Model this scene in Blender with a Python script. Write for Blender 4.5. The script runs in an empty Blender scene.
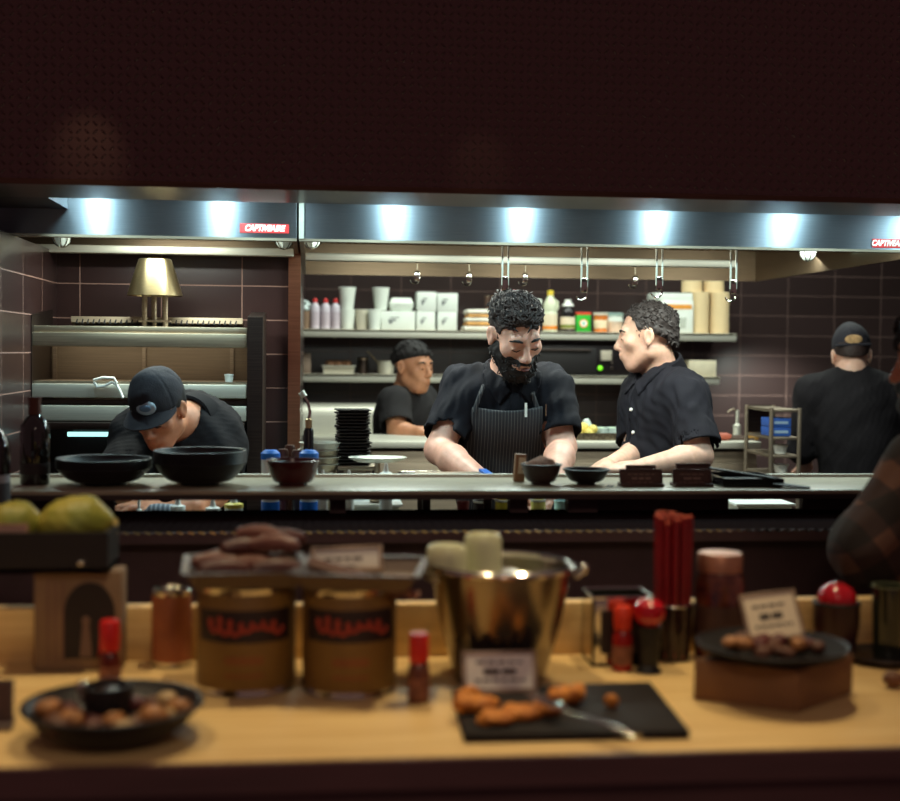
import bpy, bmesh, math, random
import numpy as np
from mathutils import Vector, Matrix, Euler
random.seed(7)
RNG = np.random.default_rng(7)
SC = bpy.context.scene
COL = SC.collection
PI = math.pi
R = math.radians

# ---------------------------------------------------------------- camera
F_PX = 1300.0
CAM_Z = 1.60
cam_data = bpy.data.cameras.new('camera')
cam = bpy.data.objects.new('camera', cam_data)
COL.objects.link(cam)
cam_data.sensor_fit = 'HORIZONTAL'
cam_data.sensor_width = 36.0
cam_data.lens = 36.0 * F_PX / 900.0
YAW = math.atan(140.0 / F_PX)
PITCH = math.atan(50.0 / F_PX)
ROLL = R(0.57)
CAM_R = Matrix.Rotation(-YAW, 3, 'Z') @ Matrix.Rotation(PI / 2 - PITCH, 3, 'X') @ Matrix.Rotation(ROLL, 3, 'Z')
cam.matrix_world = Matrix.Translation((0, 0, CAM_Z)) @ CAM_R.to_4x4()
cam_data.clip_start = 0.05
cam_data.clip_end = 60
cam_data.dof.use_dof = True
cam_data.dof.focus_distance = 4.1
cam_data.dof.aperture_fstop = cam_data.lens / 25.0
cam_data.dof.aperture_blades = 9
SC.camera = cam
SC.view_settings.view_transform = 'Standard'
SC.view_settings.look = 'None'
SC.view_settings.gamma = 1.0
SC.view_settings.use_curve_mapping = False
SC.view_settings.exposure = 0.0


def W(px, py, Y):
    """World point at depth plane y = Y that the photograph shows at (px, py)."""
    d = CAM_R @ Vector(((px - 450.0) / F_PX, -(py - 400.5) / F_PX, -1.0))
    t = Y / d.y
    return Vector((d.x * t, Y, CAM_Z + d.z * t))


def S(n, Y):
    """n pixels at depth Y in metres."""
    return n * Y / F_PX


def WZ(px, py, z):
    """World point on the horizontal plane at height z."""
    d = CAM_R @ Vector(((px - 450.0) / F_PX, -(py - 400.5) / F_PX, -1.0))
    t = (z - CAM_Z) / d.z
    return Vector((d.x * t, d.y * t, z))


# ---------------------------------------------------------------- materials
def lin(c):
    return tuple(((v / 255.0) / 12.92 if v / 255.0 <= 0.04045 else ((v / 255.0 + 0.055) / 1.055) ** 2.4) for v in c)


def new_mat(name):
    m = bpy.data.materials.new(name)
    m.use_nodes = True
    nt = m.node_tree
    b = nt.nodes['Principled BSDF']
    return m, nt, b


def mth(nt, op, a, b=None, c=None):
    n = nt.nodes.new('ShaderNodeMath')
    n.operation = op
    for i, v in enumerate((a, b, c)):
        if v is None:
            continue
        if isinstance(v, (int, float)):
            n.inputs[i].default_value = v
        else:
            nt.links.new(v, n.inputs[i])
    return n.outputs[0]


def pm(name, rgb, rough=0.5, metal=0.0, var=0.12, scale=12.0, bump=0.0, bscale=60.0, spec=0.5, trans=0.0, ior=1.45, aniso=0.0,
       stretch=None, coat=0.0, sheen=0.0, sss=0.0, alpha=1.0, second=None, emit=None, estr=0.0):
    m, nt, b = new_mat(name)
    col = lin(rgb)
    tc = nt.nodes.new('ShaderNodeTexCoord')
    mp = nt.nodes.new('ShaderNodeMapping')
    nt.links.new(tc.outputs['Object'], mp.inputs['Vector'])
    if stretch:
        mp.inputs['Scale'].default_value = stretch
    nz = nt.nodes.new('ShaderNodeTexNoise')
    nz.inputs['Scale'].default_value = scale
    nz.inputs['Detail'].default_value = 4.0
    nt.links.new(mp.outputs[0], nz.inputs['Vector'])
    mix = nt.nodes.new('ShaderNodeMix')
    mix.data_type = 'RGBA'
    lo = [max(0.0, c * (1 - var)) for c in col]
    hi = lin(second) if second else [min(1.0, c * (1 + var)) for c in col]
    mix.inputs[6].default_value = (*lo, 1)
    mix.inputs[7].default_value = (*hi, 1)
    mr = nt.nodes.new('ShaderNodeMapRange')
    mr.inputs[1].default_value = 0.35
    mr.inputs[2].default_value = 0.65
    nt.links.new(nz.outputs['Fac'], mr.inputs[0])
    nt.links.new(mr.outputs[0], mix.inputs[0])
    nt.links.new(mix.outputs[2], b.inputs['Base Color'])
    b.inputs['Roughness'].default_value = rough
    b.inputs['Metallic'].default_value = metal
    b.inputs['Specular IOR Level'].default_value = spec
    b.inputs['IOR'].default_value = ior
    b.inputs['Transmission Weight'].default_value = trans
    b.inputs['Coat Weight'].default_value = coat
    b.inputs['Sheen Weight'].default_value = sheen
    b.inputs['Anisotropic'].default_value = aniso
    b.inputs['Alpha'].default_value = alpha
    if sss:
        b.inputs['Subsurface Weight'].default_value = sss
        b.inputs['Subsurface Radius'].default_value = (0.02, 0.008, 0.004)
        b.inputs['Subsurface Scale'].default_value = 0.3
    if emit:
        b.inputs['Emission Color'].default_value = (*lin(emit), 1)
        b.inputs['Emission Strength'].default_value = estr
    if bump:
        n2 = nt.nodes.new('ShaderNodeTexNoise')
        n2.inputs['Scale'].default_value = bscale
        n2.inputs['Detail'].default_value = 3.0
        nt.links.new(mp.outputs[0], n2.inputs['Vector'])
        bp = nt.nodes.new('ShaderNodeBump')
        bp.inputs['Strength'].default_value = bump
        bp.inputs['Distance'].default_value = 0.01
        nt.links.new(n2.outputs['Fac'], bp.inputs['Height'])
        nt.links.new(bp.outputs[0], b.inputs['Normal'])
    return m


def tile_mat(name, ax, tile, grout, tw, th, ox=0.0, oz=0.0, rough=0.28):
    """Stacked rectangular wall tiles with pale joints; ax = which object axis runs along the wall."""
    m, nt, b = new_mat(name)
    tc = nt.nodes.new('ShaderNodeTexCoord')
    sp = nt.nodes.new('ShaderNodeSeparateXYZ')
    nt.links.new(tc.outputs['Object'], sp.inputs[0])
    cb = nt.nodes.new('ShaderNodeCombineXYZ')
    nt.links.new(mth(nt, 'ADD', sp.outputs[ax], -ox), cb.inputs[0])
    nt.links.new(mth(nt, 'ADD', sp.outputs[2], -oz), cb.inputs[1])
    br = nt.nodes.new('ShaderNodeTexBrick')
    br.offset = 0.0
    br.squash = 1.0
    br.inputs['Scale'].default_value = 1.0
    br.inputs['Brick Width'].default_value = tw
    br.inputs['Row Height'].default_value = th
    br.inputs['Mortar Size'].default_value = 0.0021
    br.inputs['Mortar Smooth'].default_value = 0.1
    br.inputs['Bias'].default_value = 0.0
    c = lin(tile)
    br.inputs['Color1'].default_value = (*[v * 0.9 for v in c], 1)
    br.inputs['Color2'].default_value = (*[v * 1.15 for v in c], 1)
    br.inputs['Mortar'].default_value = (*lin(grout), 1)
    nt.links.new(cb.outputs[0], br.inputs['Vector'])
    nt.links.new(br.outputs['Color'], b.inputs['Base Color'])
    rr = mth(nt, 'MULTIPLY_ADD', br.outputs['Fac'], 0.5, rough)
    nt.links.new(rr, b.inputs['Roughness'])
    bp = nt.nodes.new('ShaderNodeBump')
    bp.invert = True
    bp.inputs['Strength'].default_value = 0.6
    bp.inputs['Distance'].default_value = 0.003
    nt.links.new(br.outputs['Fac'], bp.inputs['Height'])
    nt.links.new(bp.outputs[0], b.inputs['Normal'])
    return m


def tread_mat(name, ax, bx, rgb, s=0.022, rough=0.3, metal=0.9, spec=0.5):
    """Raised lozenge tread plate."""
    m, nt, b = new_mat(name)
    tc = nt.nodes.new('ShaderNodeTexCoord')
    sp = nt.nodes.new('ShaderNodeSeparateXYZ')
    nt.links.new(tc.outputs['Object'], sp.inputs[0])
    u = mth(nt, 'MULTIPLY', sp.outputs[ax], 1 / s)
    v = mth(nt, 'MULTIPLY', sp.outputs[bx], 1 / s)
    par = mth(nt, 'PINGPONG', mth(nt, 'ADD', mth(nt, 'FLOOR', u), mth(nt, 'FLOOR', v)), 1.0)
    pu = mth(nt, 'SUBTRACT', mth(nt, 'FRACT', u), 0.5)
    pv = mth(nt, 'SUBTRACT', mth(nt, 'FRACT', v), 0.5)
    sg = mth(nt, 'MULTIPLY_ADD', par, 2.0, -1.0)
    pvs = mth(nt, 'MULTIPLY', pv, sg)
    a = mth(nt, 'ADD', pu, pvs)
    c = mth(nt, 'SUBTRACT', pu, pvs)
    e = mth(nt, 'ADD', mth(nt, 'POWER', mth(nt, 'ABSOLUTE', mth(nt, 'DIVIDE', a, 0.62)), 2.0),
            mth(nt, 'POWER', mth(nt, 'ABSOLUTE', mth(nt, 'DIVIDE', c, 0.2)), 2.0))
    h = mth(nt, 'MAXIMUM', mth(nt, 'SUBTRACT', 1.0, e), 0.0)
    bp = nt.nodes.new('ShaderNodeBump')
    bp.inputs['Strength'].default_value = 1.0
    bp.inputs['Distance'].default_value = 0.005
    nt.links.new(h, bp.inputs['Height'])
    nt.links.new(bp.outputs[0], b.inputs['Normal'])
    b.inputs['Base Color'].default_value = (*lin(rgb), 1)
    b.inputs['Roughness'].default_value = rough
    b.inputs['Metallic'].default_value = metal
    b.inputs['Specular IOR Level'].default_value = spec
    return m


def brushed(name, rgb, rough=0.3, aniso=0.0, rot=0.0, metal=1.0, var=0.1, stretch=(1, 40, 40)):
    m = pm(name, rgb, rough, metal, var=var, scale=6.0, stretch=stretch, aniso=aniso)
    b = m.node_tree.nodes['Principled BSDF']
    b.inputs['Anisotropic Rotation'].default_value = rot
    if aniso:
        tg = m.node_tree.nodes.new('ShaderNodeCombineXYZ')
        tg.inputs[2].default_value = 1.0
        m.node_tree.links.new(tg.outputs[0], b.inputs['Tangent'])
    return m


def stripe_mat(name, base, line, pitch=0.011, width=0.12, ax=0, rough=0.85):
    m, nt, b = new_mat(name)
    tc = nt.nodes.new('ShaderNodeTexCoord')
    sp = nt.nodes.new('ShaderNodeSeparateXYZ')
    nt.links.new(tc.outputs['Object'], sp.inputs[0])
    f = mth(nt, 'FRACT', mth(nt, 'MULTIPLY', sp.outputs[ax], 1 / pitch))
    g = mth(nt, 'LESS_THAN', f, width)
    mix = nt.nodes.new('ShaderNodeMix')
    mix.data_type = 'RGBA'
    mix.inputs[6].default_value = (*lin(base), 1)
    mix.inputs[7].default_value = (*lin(line), 1)
    nt.links.new(g, mix.inputs[0])
    nt.links.new(mix.outputs[2], b.inputs['Base Color'])
    b.inputs['Roughness'].default_value = rough
    return m


def plaid_mat(name):
    m, nt, b = new_mat(name)
    tc = nt.nodes.new('ShaderNodeTexCoord')
    mp = nt.nodes.new('ShaderNodeMapping')
    mp.inputs['Rotation'].default_value = (0, R(35), 0)
    nt.links.new(tc.outputs['Object'], mp.inputs[0])
    sp = nt.nodes.new('ShaderNodeSeparateXYZ')
    nt.links.new(mp.outputs[0], sp.inputs[0])
    fa = mth(nt, 'LESS_THAN', mth(nt, 'FRACT', mth(nt, 'MULTIPLY', sp.outputs[0], 1 / 0.09)), 0.45)
    fb = mth(nt, 'LESS_THAN', mth(nt, 'FRACT', mth(nt, 'MULTIPLY', sp.outputs[2], 1 / 0.09)), 0.45)
    s = mth(nt, 'MULTIPLY', mth(nt, 'ADD', fa, fb), 0.5)
    cr = nt.nodes.new('ShaderNodeValToRGB')
    cr.color_ramp.interpolation = 'CONSTANT'
    cr.color_ramp.elements[0].color = (*lin((26, 20, 22)), 1)
    cr.color_ramp.elements[1].position = 0.75
    cr.color_ramp.elements[1].color = (*lin((84, 56, 46)), 1)
    e = cr.color_ramp.elements.new(0.3)
    e.color = (*lin((46, 30, 30)), 1)
    nt.links.new(s, cr.inputs[0])
    nt.links.new(cr.outputs[0], b.inputs['Base Color'])
    b.inputs['Roughness'].default_value = 0.9
    return m


def wood_mat(name, c1, c2, ax_stretch=(1.2, 14, 14), rough=0.45):
    return pm(name, c1, rough, 0.0, var=0.0, scale=5.0, second=c2, stretch=ax_stretch, bump=0.05, bscale=9.0)


# ---------------------------------------------------------------- mesh builder
class MB:
    def __init__(self):
        self.v = []
        self.f = []

    def add(self, vs, fs):
        o = len(self.v)
        self.v += [tuple(p) for p in vs]
        self.f += [tuple(i + o for i in q) for q in fs]
        return self

    def box(self, c, s, rot=None, taper=1.0):
        hx, hy, hz = s[0] / 2, s[1] / 2, s[2] / 2
        vs = []
        for z, t in ((-hz, 1.0), (hz, taper)):
            for x, y in ((-hx, -hy), (hx, -hy), (hx, hy), (-hx, hy)):
                vs.append(Vector((x * t, y * t, z)))
        if rot is not None:
            M = rot if isinstance(rot, Matrix) else Euler(rot).to_matrix()
            vs = [M @ p for p in vs]
        vs = [p + Vector(c) for p in vs]
        return self.add(vs, [(0, 3, 2, 1), (4, 5, 6, 7), (0, 1, 5, 4), (1, 2, 6, 5), (2, 3, 7, 6), (3, 0, 4, 7)])

    def lathe(self, prof, c=(0, 0, 0), n=32, rot=None, sx=1.0, sy=1.0, closed=False):
        """prof: list of (r, z); ends with r = 0 close themselves."""
        vs, rings = [], []
        for r, z in prof:
            if r < 1e-6:
                rings.append([len(vs)])
                vs.append(Vector((0, 0, z)))
            else:
                rings.append(list(range(len(vs), len(vs) + n)))
                vs += [Vector((r * math.cos(2 * PI * k / n) * sx, r * math.sin(2 * PI * k / n) * sy, z)) for k in range(n)]
        fs = []
        pairs = list(zip(rings, rings[1:]))
        if closed:
            pairs.append((rings[-1], rings[0]))
        for a, b in pairs:
            for k in range(n):
                k2 = (k + 1) % n
                if len(a) == 1 and len(b) == 1:
                    continue
                if len(a) == 1:
                    fs.append((a[0], b[k2], b[k]))
                elif len(b) == 1:
                    fs.append((a[k], a[k2], b[0]))
                else:
                    fs.append((a[k], a[k2], b[k2], b[k]))
        if rot is not None:
            M = rot if isinstance(rot, Matrix) else Euler(rot).to_matrix()
            vs = [M @ p for p in vs]
        return self.add([p + Vector(c) for p in vs], fs)

    def cyl(self, a, b, r, r2=None, n=16):
        return self.tube([a, b], [r, r if r2 is None else r2], n)

    def tube(self, pts, rad, n=10, flat=1.0):
        pts = [Vector(p) for p in pts]
        if isinstance(rad, (int, float)):
            rad = [rad] * len(pts)
        vs, fs = [], []
        up = None
        for i, p in enumerate(pts):
            d = (pts[min(i + 1, len(pts) - 1)] - pts[max(i - 1, 0)])
            d = d.normalized() if d.length > 1e-9 else Vector((0, 0, 1))
            if up is None:
                up = Vector((0, 0, 1)) if abs(d.z) < 0.9 else Vector((0, 1, 0))
            x = d.cross(up)
            if x.length < 1e-6:
                x = d.orthogonal()
            x.normalize()
            y = x.cross(d).normalized()
            up = y
            for k in range(n):
                a = 2 * PI * k / n
                vs.append(p + (x * math.cos(a) + y * math.sin(a) * flat) * rad[i])
        m = len(pts)
        for i in range(m - 1):
            for k in range(n):
                k2 = (k + 1) % n
                fs.append((i * n + k, i * n + k2, (i + 1) * n + k2, (i + 1) * n + k))
        fs.append(tuple(range(n - 1, -1, -1)))
        fs.append(tuple((m - 1) * n + k for k in range(n)))
        return self.add(vs, fs)

    def ell(self, c, r, rot=None, nu=20, nv=12):
        prof = [(math.sin(PI * j / nv), -math.cos(PI * j / nv)) for j in range(nv + 1)]
        prof[0] = (0, -1)
        prof[-1] = (0, 1)
        q = MB().lathe(prof, n=nu)
        vs = [Vector((p[0] * r[0], p[1] * r[1], p[2] * r[2])) for p in q.v]
        if rot is not None:
            M = rot if isinstance(rot, Matrix) else Euler(rot).to_matrix()
            vs = [M @ p for p in vs]
        return self.add([p + Vector(c) for p in vs], q.f)

    def prism(self, poly, y0, y1):
        """polygon of (x, z) extruded along y."""
        n = len(poly)
        vs = [(x, y0, z) for x, z in poly] + [(x, y1, z) for x, z in poly]
        fs = [tuple(range(n)), tuple(range(2 * n - 1, n - 1, -1))]
        for k in range(n):
            k2 = (k + 1) % n
            fs.append((k, k + n, k2 + n, k2))
        return self.add(vs, fs)

    def build(self, name, mat, parent=None, bevel=0.0, smooth=True, angle=35):
        me = bpy.data.meshes.new(name)
        me.from_pydata([tuple(p) for p in self.v], [], self.f)
        bm = bmesh.new()
        bm.from_mesh(me)
        bmesh.ops.recalc_face_normals(bm, faces=bm.faces)
        if bevel:
            es = [e for e in bm.edges if len(e.link_faces) == 2 and e.calc_face_angle(0) > R(40)]
            bmesh.ops.bevel(bm, geom=es, offset=bevel, segments=2, affect='EDGES', profile=0.5, clamp_overlap=True)
        for fc in bm.faces:
            fc.smooth = smooth
        if smooth:
            for e in bm.edges:
                if len(e.link_faces) == 2 and e.calc_face_angle(0) > R(angle):
                    e.smooth = False
        bm.to_mesh(me)
        bm.free()
        me.materials.append(mat)
        o = bpy.data.objects.new(name, me)
        COL.objects.link(o)
        if parent is not None:
            o.parent = parent
        return o


def thing(name, label, cat, loc=(0, 0, 0), rz=0.0, group=None):
    o = bpy.data.objects.new(name, None)
    o.empty_display_size = 0.05
    COL.objects.link(o)
    o.location = loc
    o.rotation_euler = (0, 0, rz)
    return tag(o, label, cat, group)


def tag(o, label, cat, group=None, loc=None, rz=None):
    o['label'] = label
    o['category'] = cat
    if group:
        o['group'] = group
    if loc is not None:
        o.location = loc
    if rz is not None:
        o.rotation_euler = (0, 0, rz)
    return o


def struct(o):
    o['kind'] = 'structure'
    return o


def copy_tree(o, parent=None):
    c = o.copy()
    COL.objects.link(c)
    if parent is not None:
        c.parent = parent
    for ch in o.children:
        copy_tree(ch, c)
    return c


def font_obj(name, text, size, mat, parent, loc, rot=(PI / 2, 0, 0), shear=0.0, bold=0.0, extrude=0.0004):
    cu = bpy.data.curves.new(name, 'FONT')
    cu.body = text
    cu.size = size
    cu.align_x = 'CENTER'
    cu.align_y = 'CENTER'
    cu.shear = shear
    cu.offset = bold
    cu.extrude = extrude
    cu.materials.append(mat)
    tmp = bpy.data.objects.new(name, cu)
    COL.objects.link(tmp)
    bpy.context.view_layer.update()
    me = bpy.data.meshes.new_from_object(tmp.evaluated_get(bpy.context.evaluated_depsgraph_get()))
    bpy.data.objects.remove(tmp)
    me.name = name
    o = bpy.data.objects.new(name, me)
    COL.objects.link(o)
    o.parent = parent
    o.location = loc
    o.rotation_euler = rot
    return o


# ---------------------------------------------------------------- distance-field sculpting
def smin(a, b, k):
    if k <= 0:
        return np.minimum(a, b)
    h = np.clip(0.5 + 0.5 * (b - a) / k, 0, 1)
    return b + (a - b) * h - k * h * (1 - h)


class Field:
    def __init__(self, lo, hi, h):
        self.h = h
        self.lo = np.array(lo, dtype=np.float32)
        self.n = [int(math.ceil((hi[i] - lo[i]) / h)) + 1 for i in range(3)]
        self.F = np.full(self.n, 0.5, dtype=np.float32)
        self.ax = [self.lo[i] + h * np.arange(self.n[i], dtype=np.float32) for i in range(3)]

    def block(self, lo, hi):
        sl = []
        for i in range(3):
            a = max(0, int((lo[i] - self.lo[i]) / self.h) - 1)
            b = min(self.n[i], int((hi[i] - self.lo[i]) / self.h) + 3)
            if b <= a:
                return None, None
            sl.append(slice(a, b))
        P = np.stack(np.meshgrid(self.ax[0][sl[0]], self.ax[1][sl[1]], self.ax[2][sl[2]], indexing='ij'), axis=-1)
        return tuple(sl), P

    def _op(self, fn, lo, hi, k, mode):
        m = max(k, 0) * 1.5 + 0.035
        sl, P = self.block(np.array(lo) - m, np.array(hi) + m)
        if sl is None:
            return self
        d = fn(P)
        if mode == 'add':
            self.F[sl] = smin(self.F[sl], d, k)
        else:
            self.F[sl] = -smin(-self.F[sl], d, k)
        return self

    def cone(self, a, b, ra, rb, k=0.02, mode='add', grow=0.0):
        a = np.array(a, dtype=np.float32)
        b = np.array(b, dtype=np.float32)
        ra += grow
        rb += grow
        ab = b - a
        L = float(ab @ ab) + 1e-9

        def fn(P):
            pa = P - a
            h = np.clip((pa @ ab) / L, 0, 1)
            return np.linalg.norm(pa - h[..., None] * ab, axis=-1) - (ra + (rb - ra) * h)
        r = max(ra, rb)
        return self._op(fn, np.minimum(a, b) - r, np.maximum(a, b) + r, k, mode)

    def ell(self, c, r, k=0.02, M=None, mode='add', grow=0.0):
        c = np.array(c, dtype=np.float32)
        r = np.array(r, dtype=np.float32) + grow
        Mn = None if M is None else np.array(M, dtype=np.float32)

        def fn(P):
            q = P - c
            if Mn is not None:
                q = q @ Mn
            k0 = np.linalg.norm(q / r, axis=-1)
            k1 = np.linalg.norm(q / (r * r), axis=-1) + 1e-9
            return k0 * (k0 - 1.0) / k1
        m = float(max(r))
        return self._op(fn, c - m, c + m, k, mode)

    def box(self, c, half, rad=0.01, k=0.01, M=None, mode='add'):
        c = np.array(c, dtype=np.float32)
        hb = np.array(half, dtype=np.float32) - rad
        Mn = None if M is None else np.array(M, dtype=np.float32)

        def fn(P):
            q = P - c
            if Mn is not None:
                q = q @ Mn
            q = np.abs(q) - hb
            return np.linalg.norm(np.maximum(q, 0), axis=-1) + np.minimum(q.max(axis=-1), 0) - rad
        m = float(np.linalg.norm(half))
        return self._op(fn, c - m, c + m, k, mode)

    def all(self, fn):
        """F = fn(P, F) everywhere near the surface."""
        near = np.abs(self.F) < 0.12
        idx = np.nonzero(near)
        P = np.stack([self.ax[i][idx[i]] for i in range(3)], axis=-1)
        self.F[idx] = fn(P, self.F[idx])
        return self

    def mesh(self):
        F = self.F.copy()
        F[0], F[-1] = 0.5, 0.5
        F[:, 0], F[:, -1] = 0.5, 0.5
        F[:, :, 0], F[:, :, -1] = 0.5, 0.5
        ins = F < 0
        cnt = np.zeros([n - 1 for n in self.n], dtype=np.int8)
        for dx in (0, 1):
            for dy in (0, 1):
                for dz in (0, 1):
                    cnt += ins[dx:self.n[0] - 1 + dx, dy:self.n[1] - 1 + dy, dz:self.n[2] - 1 + dz]
        cells = np.nonzero((cnt > 0) & (cnt < 8))
        nc = len(cells[0])
        index = np.full(cnt.shape, -1, dtype=np.int32)
        index[cells] = np.arange(nc)
        acc = np.zeros((nc, 3), dtype=np.float64)
        num = np.zeros(nc)
        base = np.stack(cells, axis=-1).astype(np.float64)
        corners = [(dx, dy, dz) for dx in (0, 1) for dy in (0, 1) for dz in (0, 1)]
        val = {c: F[cells[0] + c[0], cells[1] + c[1], cells[2] + c[2]] for c in corners}
        for c in corners:
            for a in range(3):
                if c[a] == 0:
                    c2 = list(c)
                    c2[a] = 1
                    c2 = tuple(c2)
                    v0, v1 = val[c], val[c2]
                    cr = (v0 < 0) != (v1 < 0)
                    t = np.where(cr, v0 / np.where(cr, v0 - v1, 1), 0)
                    off = np.zeros((nc, 3))
                    off[:] = c
                    off[:, a] += t
                    acc[cr] += off[cr]
                    num[cr] += 1
        V = (base + acc / num[:, None]) * self.h + self.lo
        quads = []
        for a in range(3):
            b, c = (a + 1) % 3, (a + 2) % 3
            s0 = [slice(None)] * 3
            s1 = [slice(None)] * 3
            s0[a] = slice(0, -1)
            s1[a] = slice(1, None)
            A, B = ins[tuple(s0)], ins[tuple(s1)]
            e = np.nonzero(A != B)
            fl = A[e]
            e = list(e)

            def cell(db, dc):
                q = [e[0], e[1], e[2]]
                q[b] = q[b] + db
                q[c] = q[c] + dc
                return index[q[0], q[1], q[2]]
            q = np.stack([cell(-1, -1), cell(0, -1), cell(0, 0), cell(-1, 0)], axis=-1)
            q[~fl] = q[~fl][:, ::-1]
            quads.append(q)
        Q = np.concatenate(quads)
        Q = Q[(Q >= 0).all(axis=1)]
        return V, Q

    def build(self, name, mat, parent=None, origin=(0, 0, 0), relax=1):
        V, Q = self.mesh()
        for _ in range(relax):
            s = np.zeros_like(V)
            n = np.zeros(len(V))
            for i in range(4):
                j = Q[:, (i + 1) % 4]
                np.add.at(s, Q[:, i], V[j])
                np.add.at(n, Q[:, i], 1)
                np.add.at(s, j, V[Q[:, i]])
                np.add.at(n, j, 1)
            V = V * 0.5 + 0.5 * s / np.maximum(n, 1)[:, None]
        V = V - np.array(origin)
        me = bpy.data.meshes.new(name)
        me.vertices.add(len(V))
        me.vertices.foreach_set('co', V.astype(np.float32).ravel())
        me.loops.add(Q.size)
        me.loops.foreach_set('vertex_index', Q.astype(np.int32).ravel())
        me.polygons.add(len(Q))
        me.polygons.foreach_set('loop_start', np.arange(0, Q.size, 4, dtype=np.int32))
        me.polygons.foreach_set('use_smooth', np.ones(len(Q), dtype=bool))
        me.update(calc_edges=True)
        me.validate()
        me.materials.append(mat)
        o = bpy.data.objects.new(name, me)
        COL.objects.link(o)
        if parent is not None:
            o.parent = parent
        return o


def wob(P, s, seed=0):
    """Cheap smooth pseudo-noise in about [-1, 1]."""
    r = np.random.default_rng(seed)
    out = np.zeros(P.shape[:-1], dtype=np.float32)
    for i in range(5):
        w = r.normal(size=3) * s * (0.7 + 0.5 * i)
        w2 = r.normal(size=3) * s * 0.6
        out += np.sin(P @ w + r.uniform(0, 6) + 1.3 * np.sin(P @ w2 + r.uniform(0, 6))) / (1 + 0.45 * i)
    return out / 2.4
# ---------------------------------------------------------------- people
def axes(face, up=(0, 0, 1)):
    """3x3 (numpy) whose columns are lateral, back and up for something that faces along 'face'."""
    y = -Vector(face).normalized()
    z = Vector(up)
    z = (z - y * z.dot(y)).normalized()
    x = y.cross(z)
    return np.array([[x[i], y[i], z[i]] for i in range(3)], dtype=np.float32)


def loc2w(c, M, p):
    return np.array(c, dtype=np.float32) + M @ np.array(p, dtype=np.float32)


def add_head(f, c, M, ears=True, s=1.0):
    def H(x, y, z):
        return loc2w(c, M, (x * s, y * s, z * s))

    def E(p, r, k, mode='add', tilt=None):
        Q = M if tilt is None else M @ np.array(tilt, dtype=np.float32)
        f.ell(H(*p), [v * s for v in r], k * s, Q, mode)

    def C(a, b, ra, rb, k, mode='add'):
        f.cone(H(*a), H(*b), ra * s, rb * s, k * s, mode)
    E((0, .018, .035), (.074, .096, .082), .0)
    E((0, -.022, -.032), (.059, .068, .082), .03)
    E((0, -.058, -.1), (.026, .024, .018), .03)
    for sx in (-1, 1):
        C((sx * .047, .0, -.06), (sx * .02, -.055, -.1), .02, .018, .03)
        E((sx * .043, -.058, -.02), (.02, .018, .016), .03)
    C((-.034, -.074, .024), (.034, -.074, .024), .013, .013, .018)
    for sx in (-1, 1):
        E((sx * .031, -.102, -.001), (.018, .018, .012), .012, 'sub')
        E((sx * .031, -.076, -.003), (.0145, .0125, .0115), .004)
        C((sx * .031 - .012, -.086, -.0005), (sx * .031 + .012, -.086, -.0005), .0035, .003, .004)
    C((0, -.084, .016), (0, -.106, -.028), .008, .012, .012)
    E((0, -.108, -.032), (.011, .011, .009), .01)
    for sx in (-1, 1):
        E((sx * .012, -.098, -.036), (.0085, .010, .007), .008)
    E((0, -.072, -.064), (.034, .026, .026), .02)
    E((0, -.096, -.0585), (.023, .009, .0055), .005)
    E((0, -.094, -.0695), (.02, .009, .0065), .005)
    C((-.02, -.105, -.064), (.02, -.105, -.064), .003, .003, .003, 'sub')
    if ears:
        for sx in (-1, 1):
            t = Matrix.Rotation(sx * R(-18), 3, 'Z') @ Matrix.Rotation(R(-12), 3, 'X')
            E((sx * .078, .012, -.006), (.009, .019, .031), .008, tilt=t)
            E((sx * .089, .007, -.002), (.010, .011, .019), .003, 'sub', tilt=t)
            E((sx * .078, .006, -.032), (.007, .008, .009), .006)


def add_hand(f, wr, d, palm, side=1, curl=0.5, grip=0.0, s=1.0):
    """Palm, four bent fingers of unequal length and a thumb from the side of the palm."""
    d = Vector(d).normalized()
    pn = Vector(palm)
    pn = (pn - d * pn.dot(d)).normalized()
    lat = d.cross(pn) * side
    wr = Vector(wr)
    M = np.array([[lat[i], pn[i], d[i]] for i in range(3)], dtype=np.float32)
    f.ell(wr + d * .05 * s, (.041 * s, .016 * s, .058 * s), .015, M)
    f.cone(wr, wr + d * .03 * s, .025 * s, .026 * s, .02)
    for i, (o, L) in enumerate(((.031, .068), (.011, .078), (-.010, .073), (-.029, .058))):
        p = wr + d * (.088 - .004 * abs(i - 1.5)) * s + lat * o * s
        f.cone(wr + d * .055 * s + lat * o * .8 * s, p, .0115 * s, .0095 * s, .008)
        a = 0.25 + grip * 0.3
        dirv = (d + lat * o * 1.2).normalized()
        for j, fr in enumerate((.45, .32, .25)):
            a2 = a + curl * (0.35 + 0.35 * j)
            dd = (dirv * math.cos(a2) + pn * math.sin(a2)).normalized()
            q = p + dd * L * fr * s
            f.cone(p, q, (.0092 - .0007 * j) * s, (.0085 - .0009 * j) * s, .004)
            p, a = q, a2
    p = wr + d * .022 * s + lat * .026 * s
    q = p + (d * .7 + lat * .7 + pn * .25).normalized() * .042 * s
    f.cone(p, q, .015 * s, .011 * s, .012)
    q2 = q + (d * .9 + lat * .25 + pn * .35).normalized() * .034 * s
    f.cone(q, q2, .0105 * s, .0085 * s, .004)
    q3 = q2 + (d * .9 - lat * .1 + pn * .45).normalized() * .024 * s
    f.cone(q2, q3, .0088 * s, .0075 * s, .004)


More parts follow.
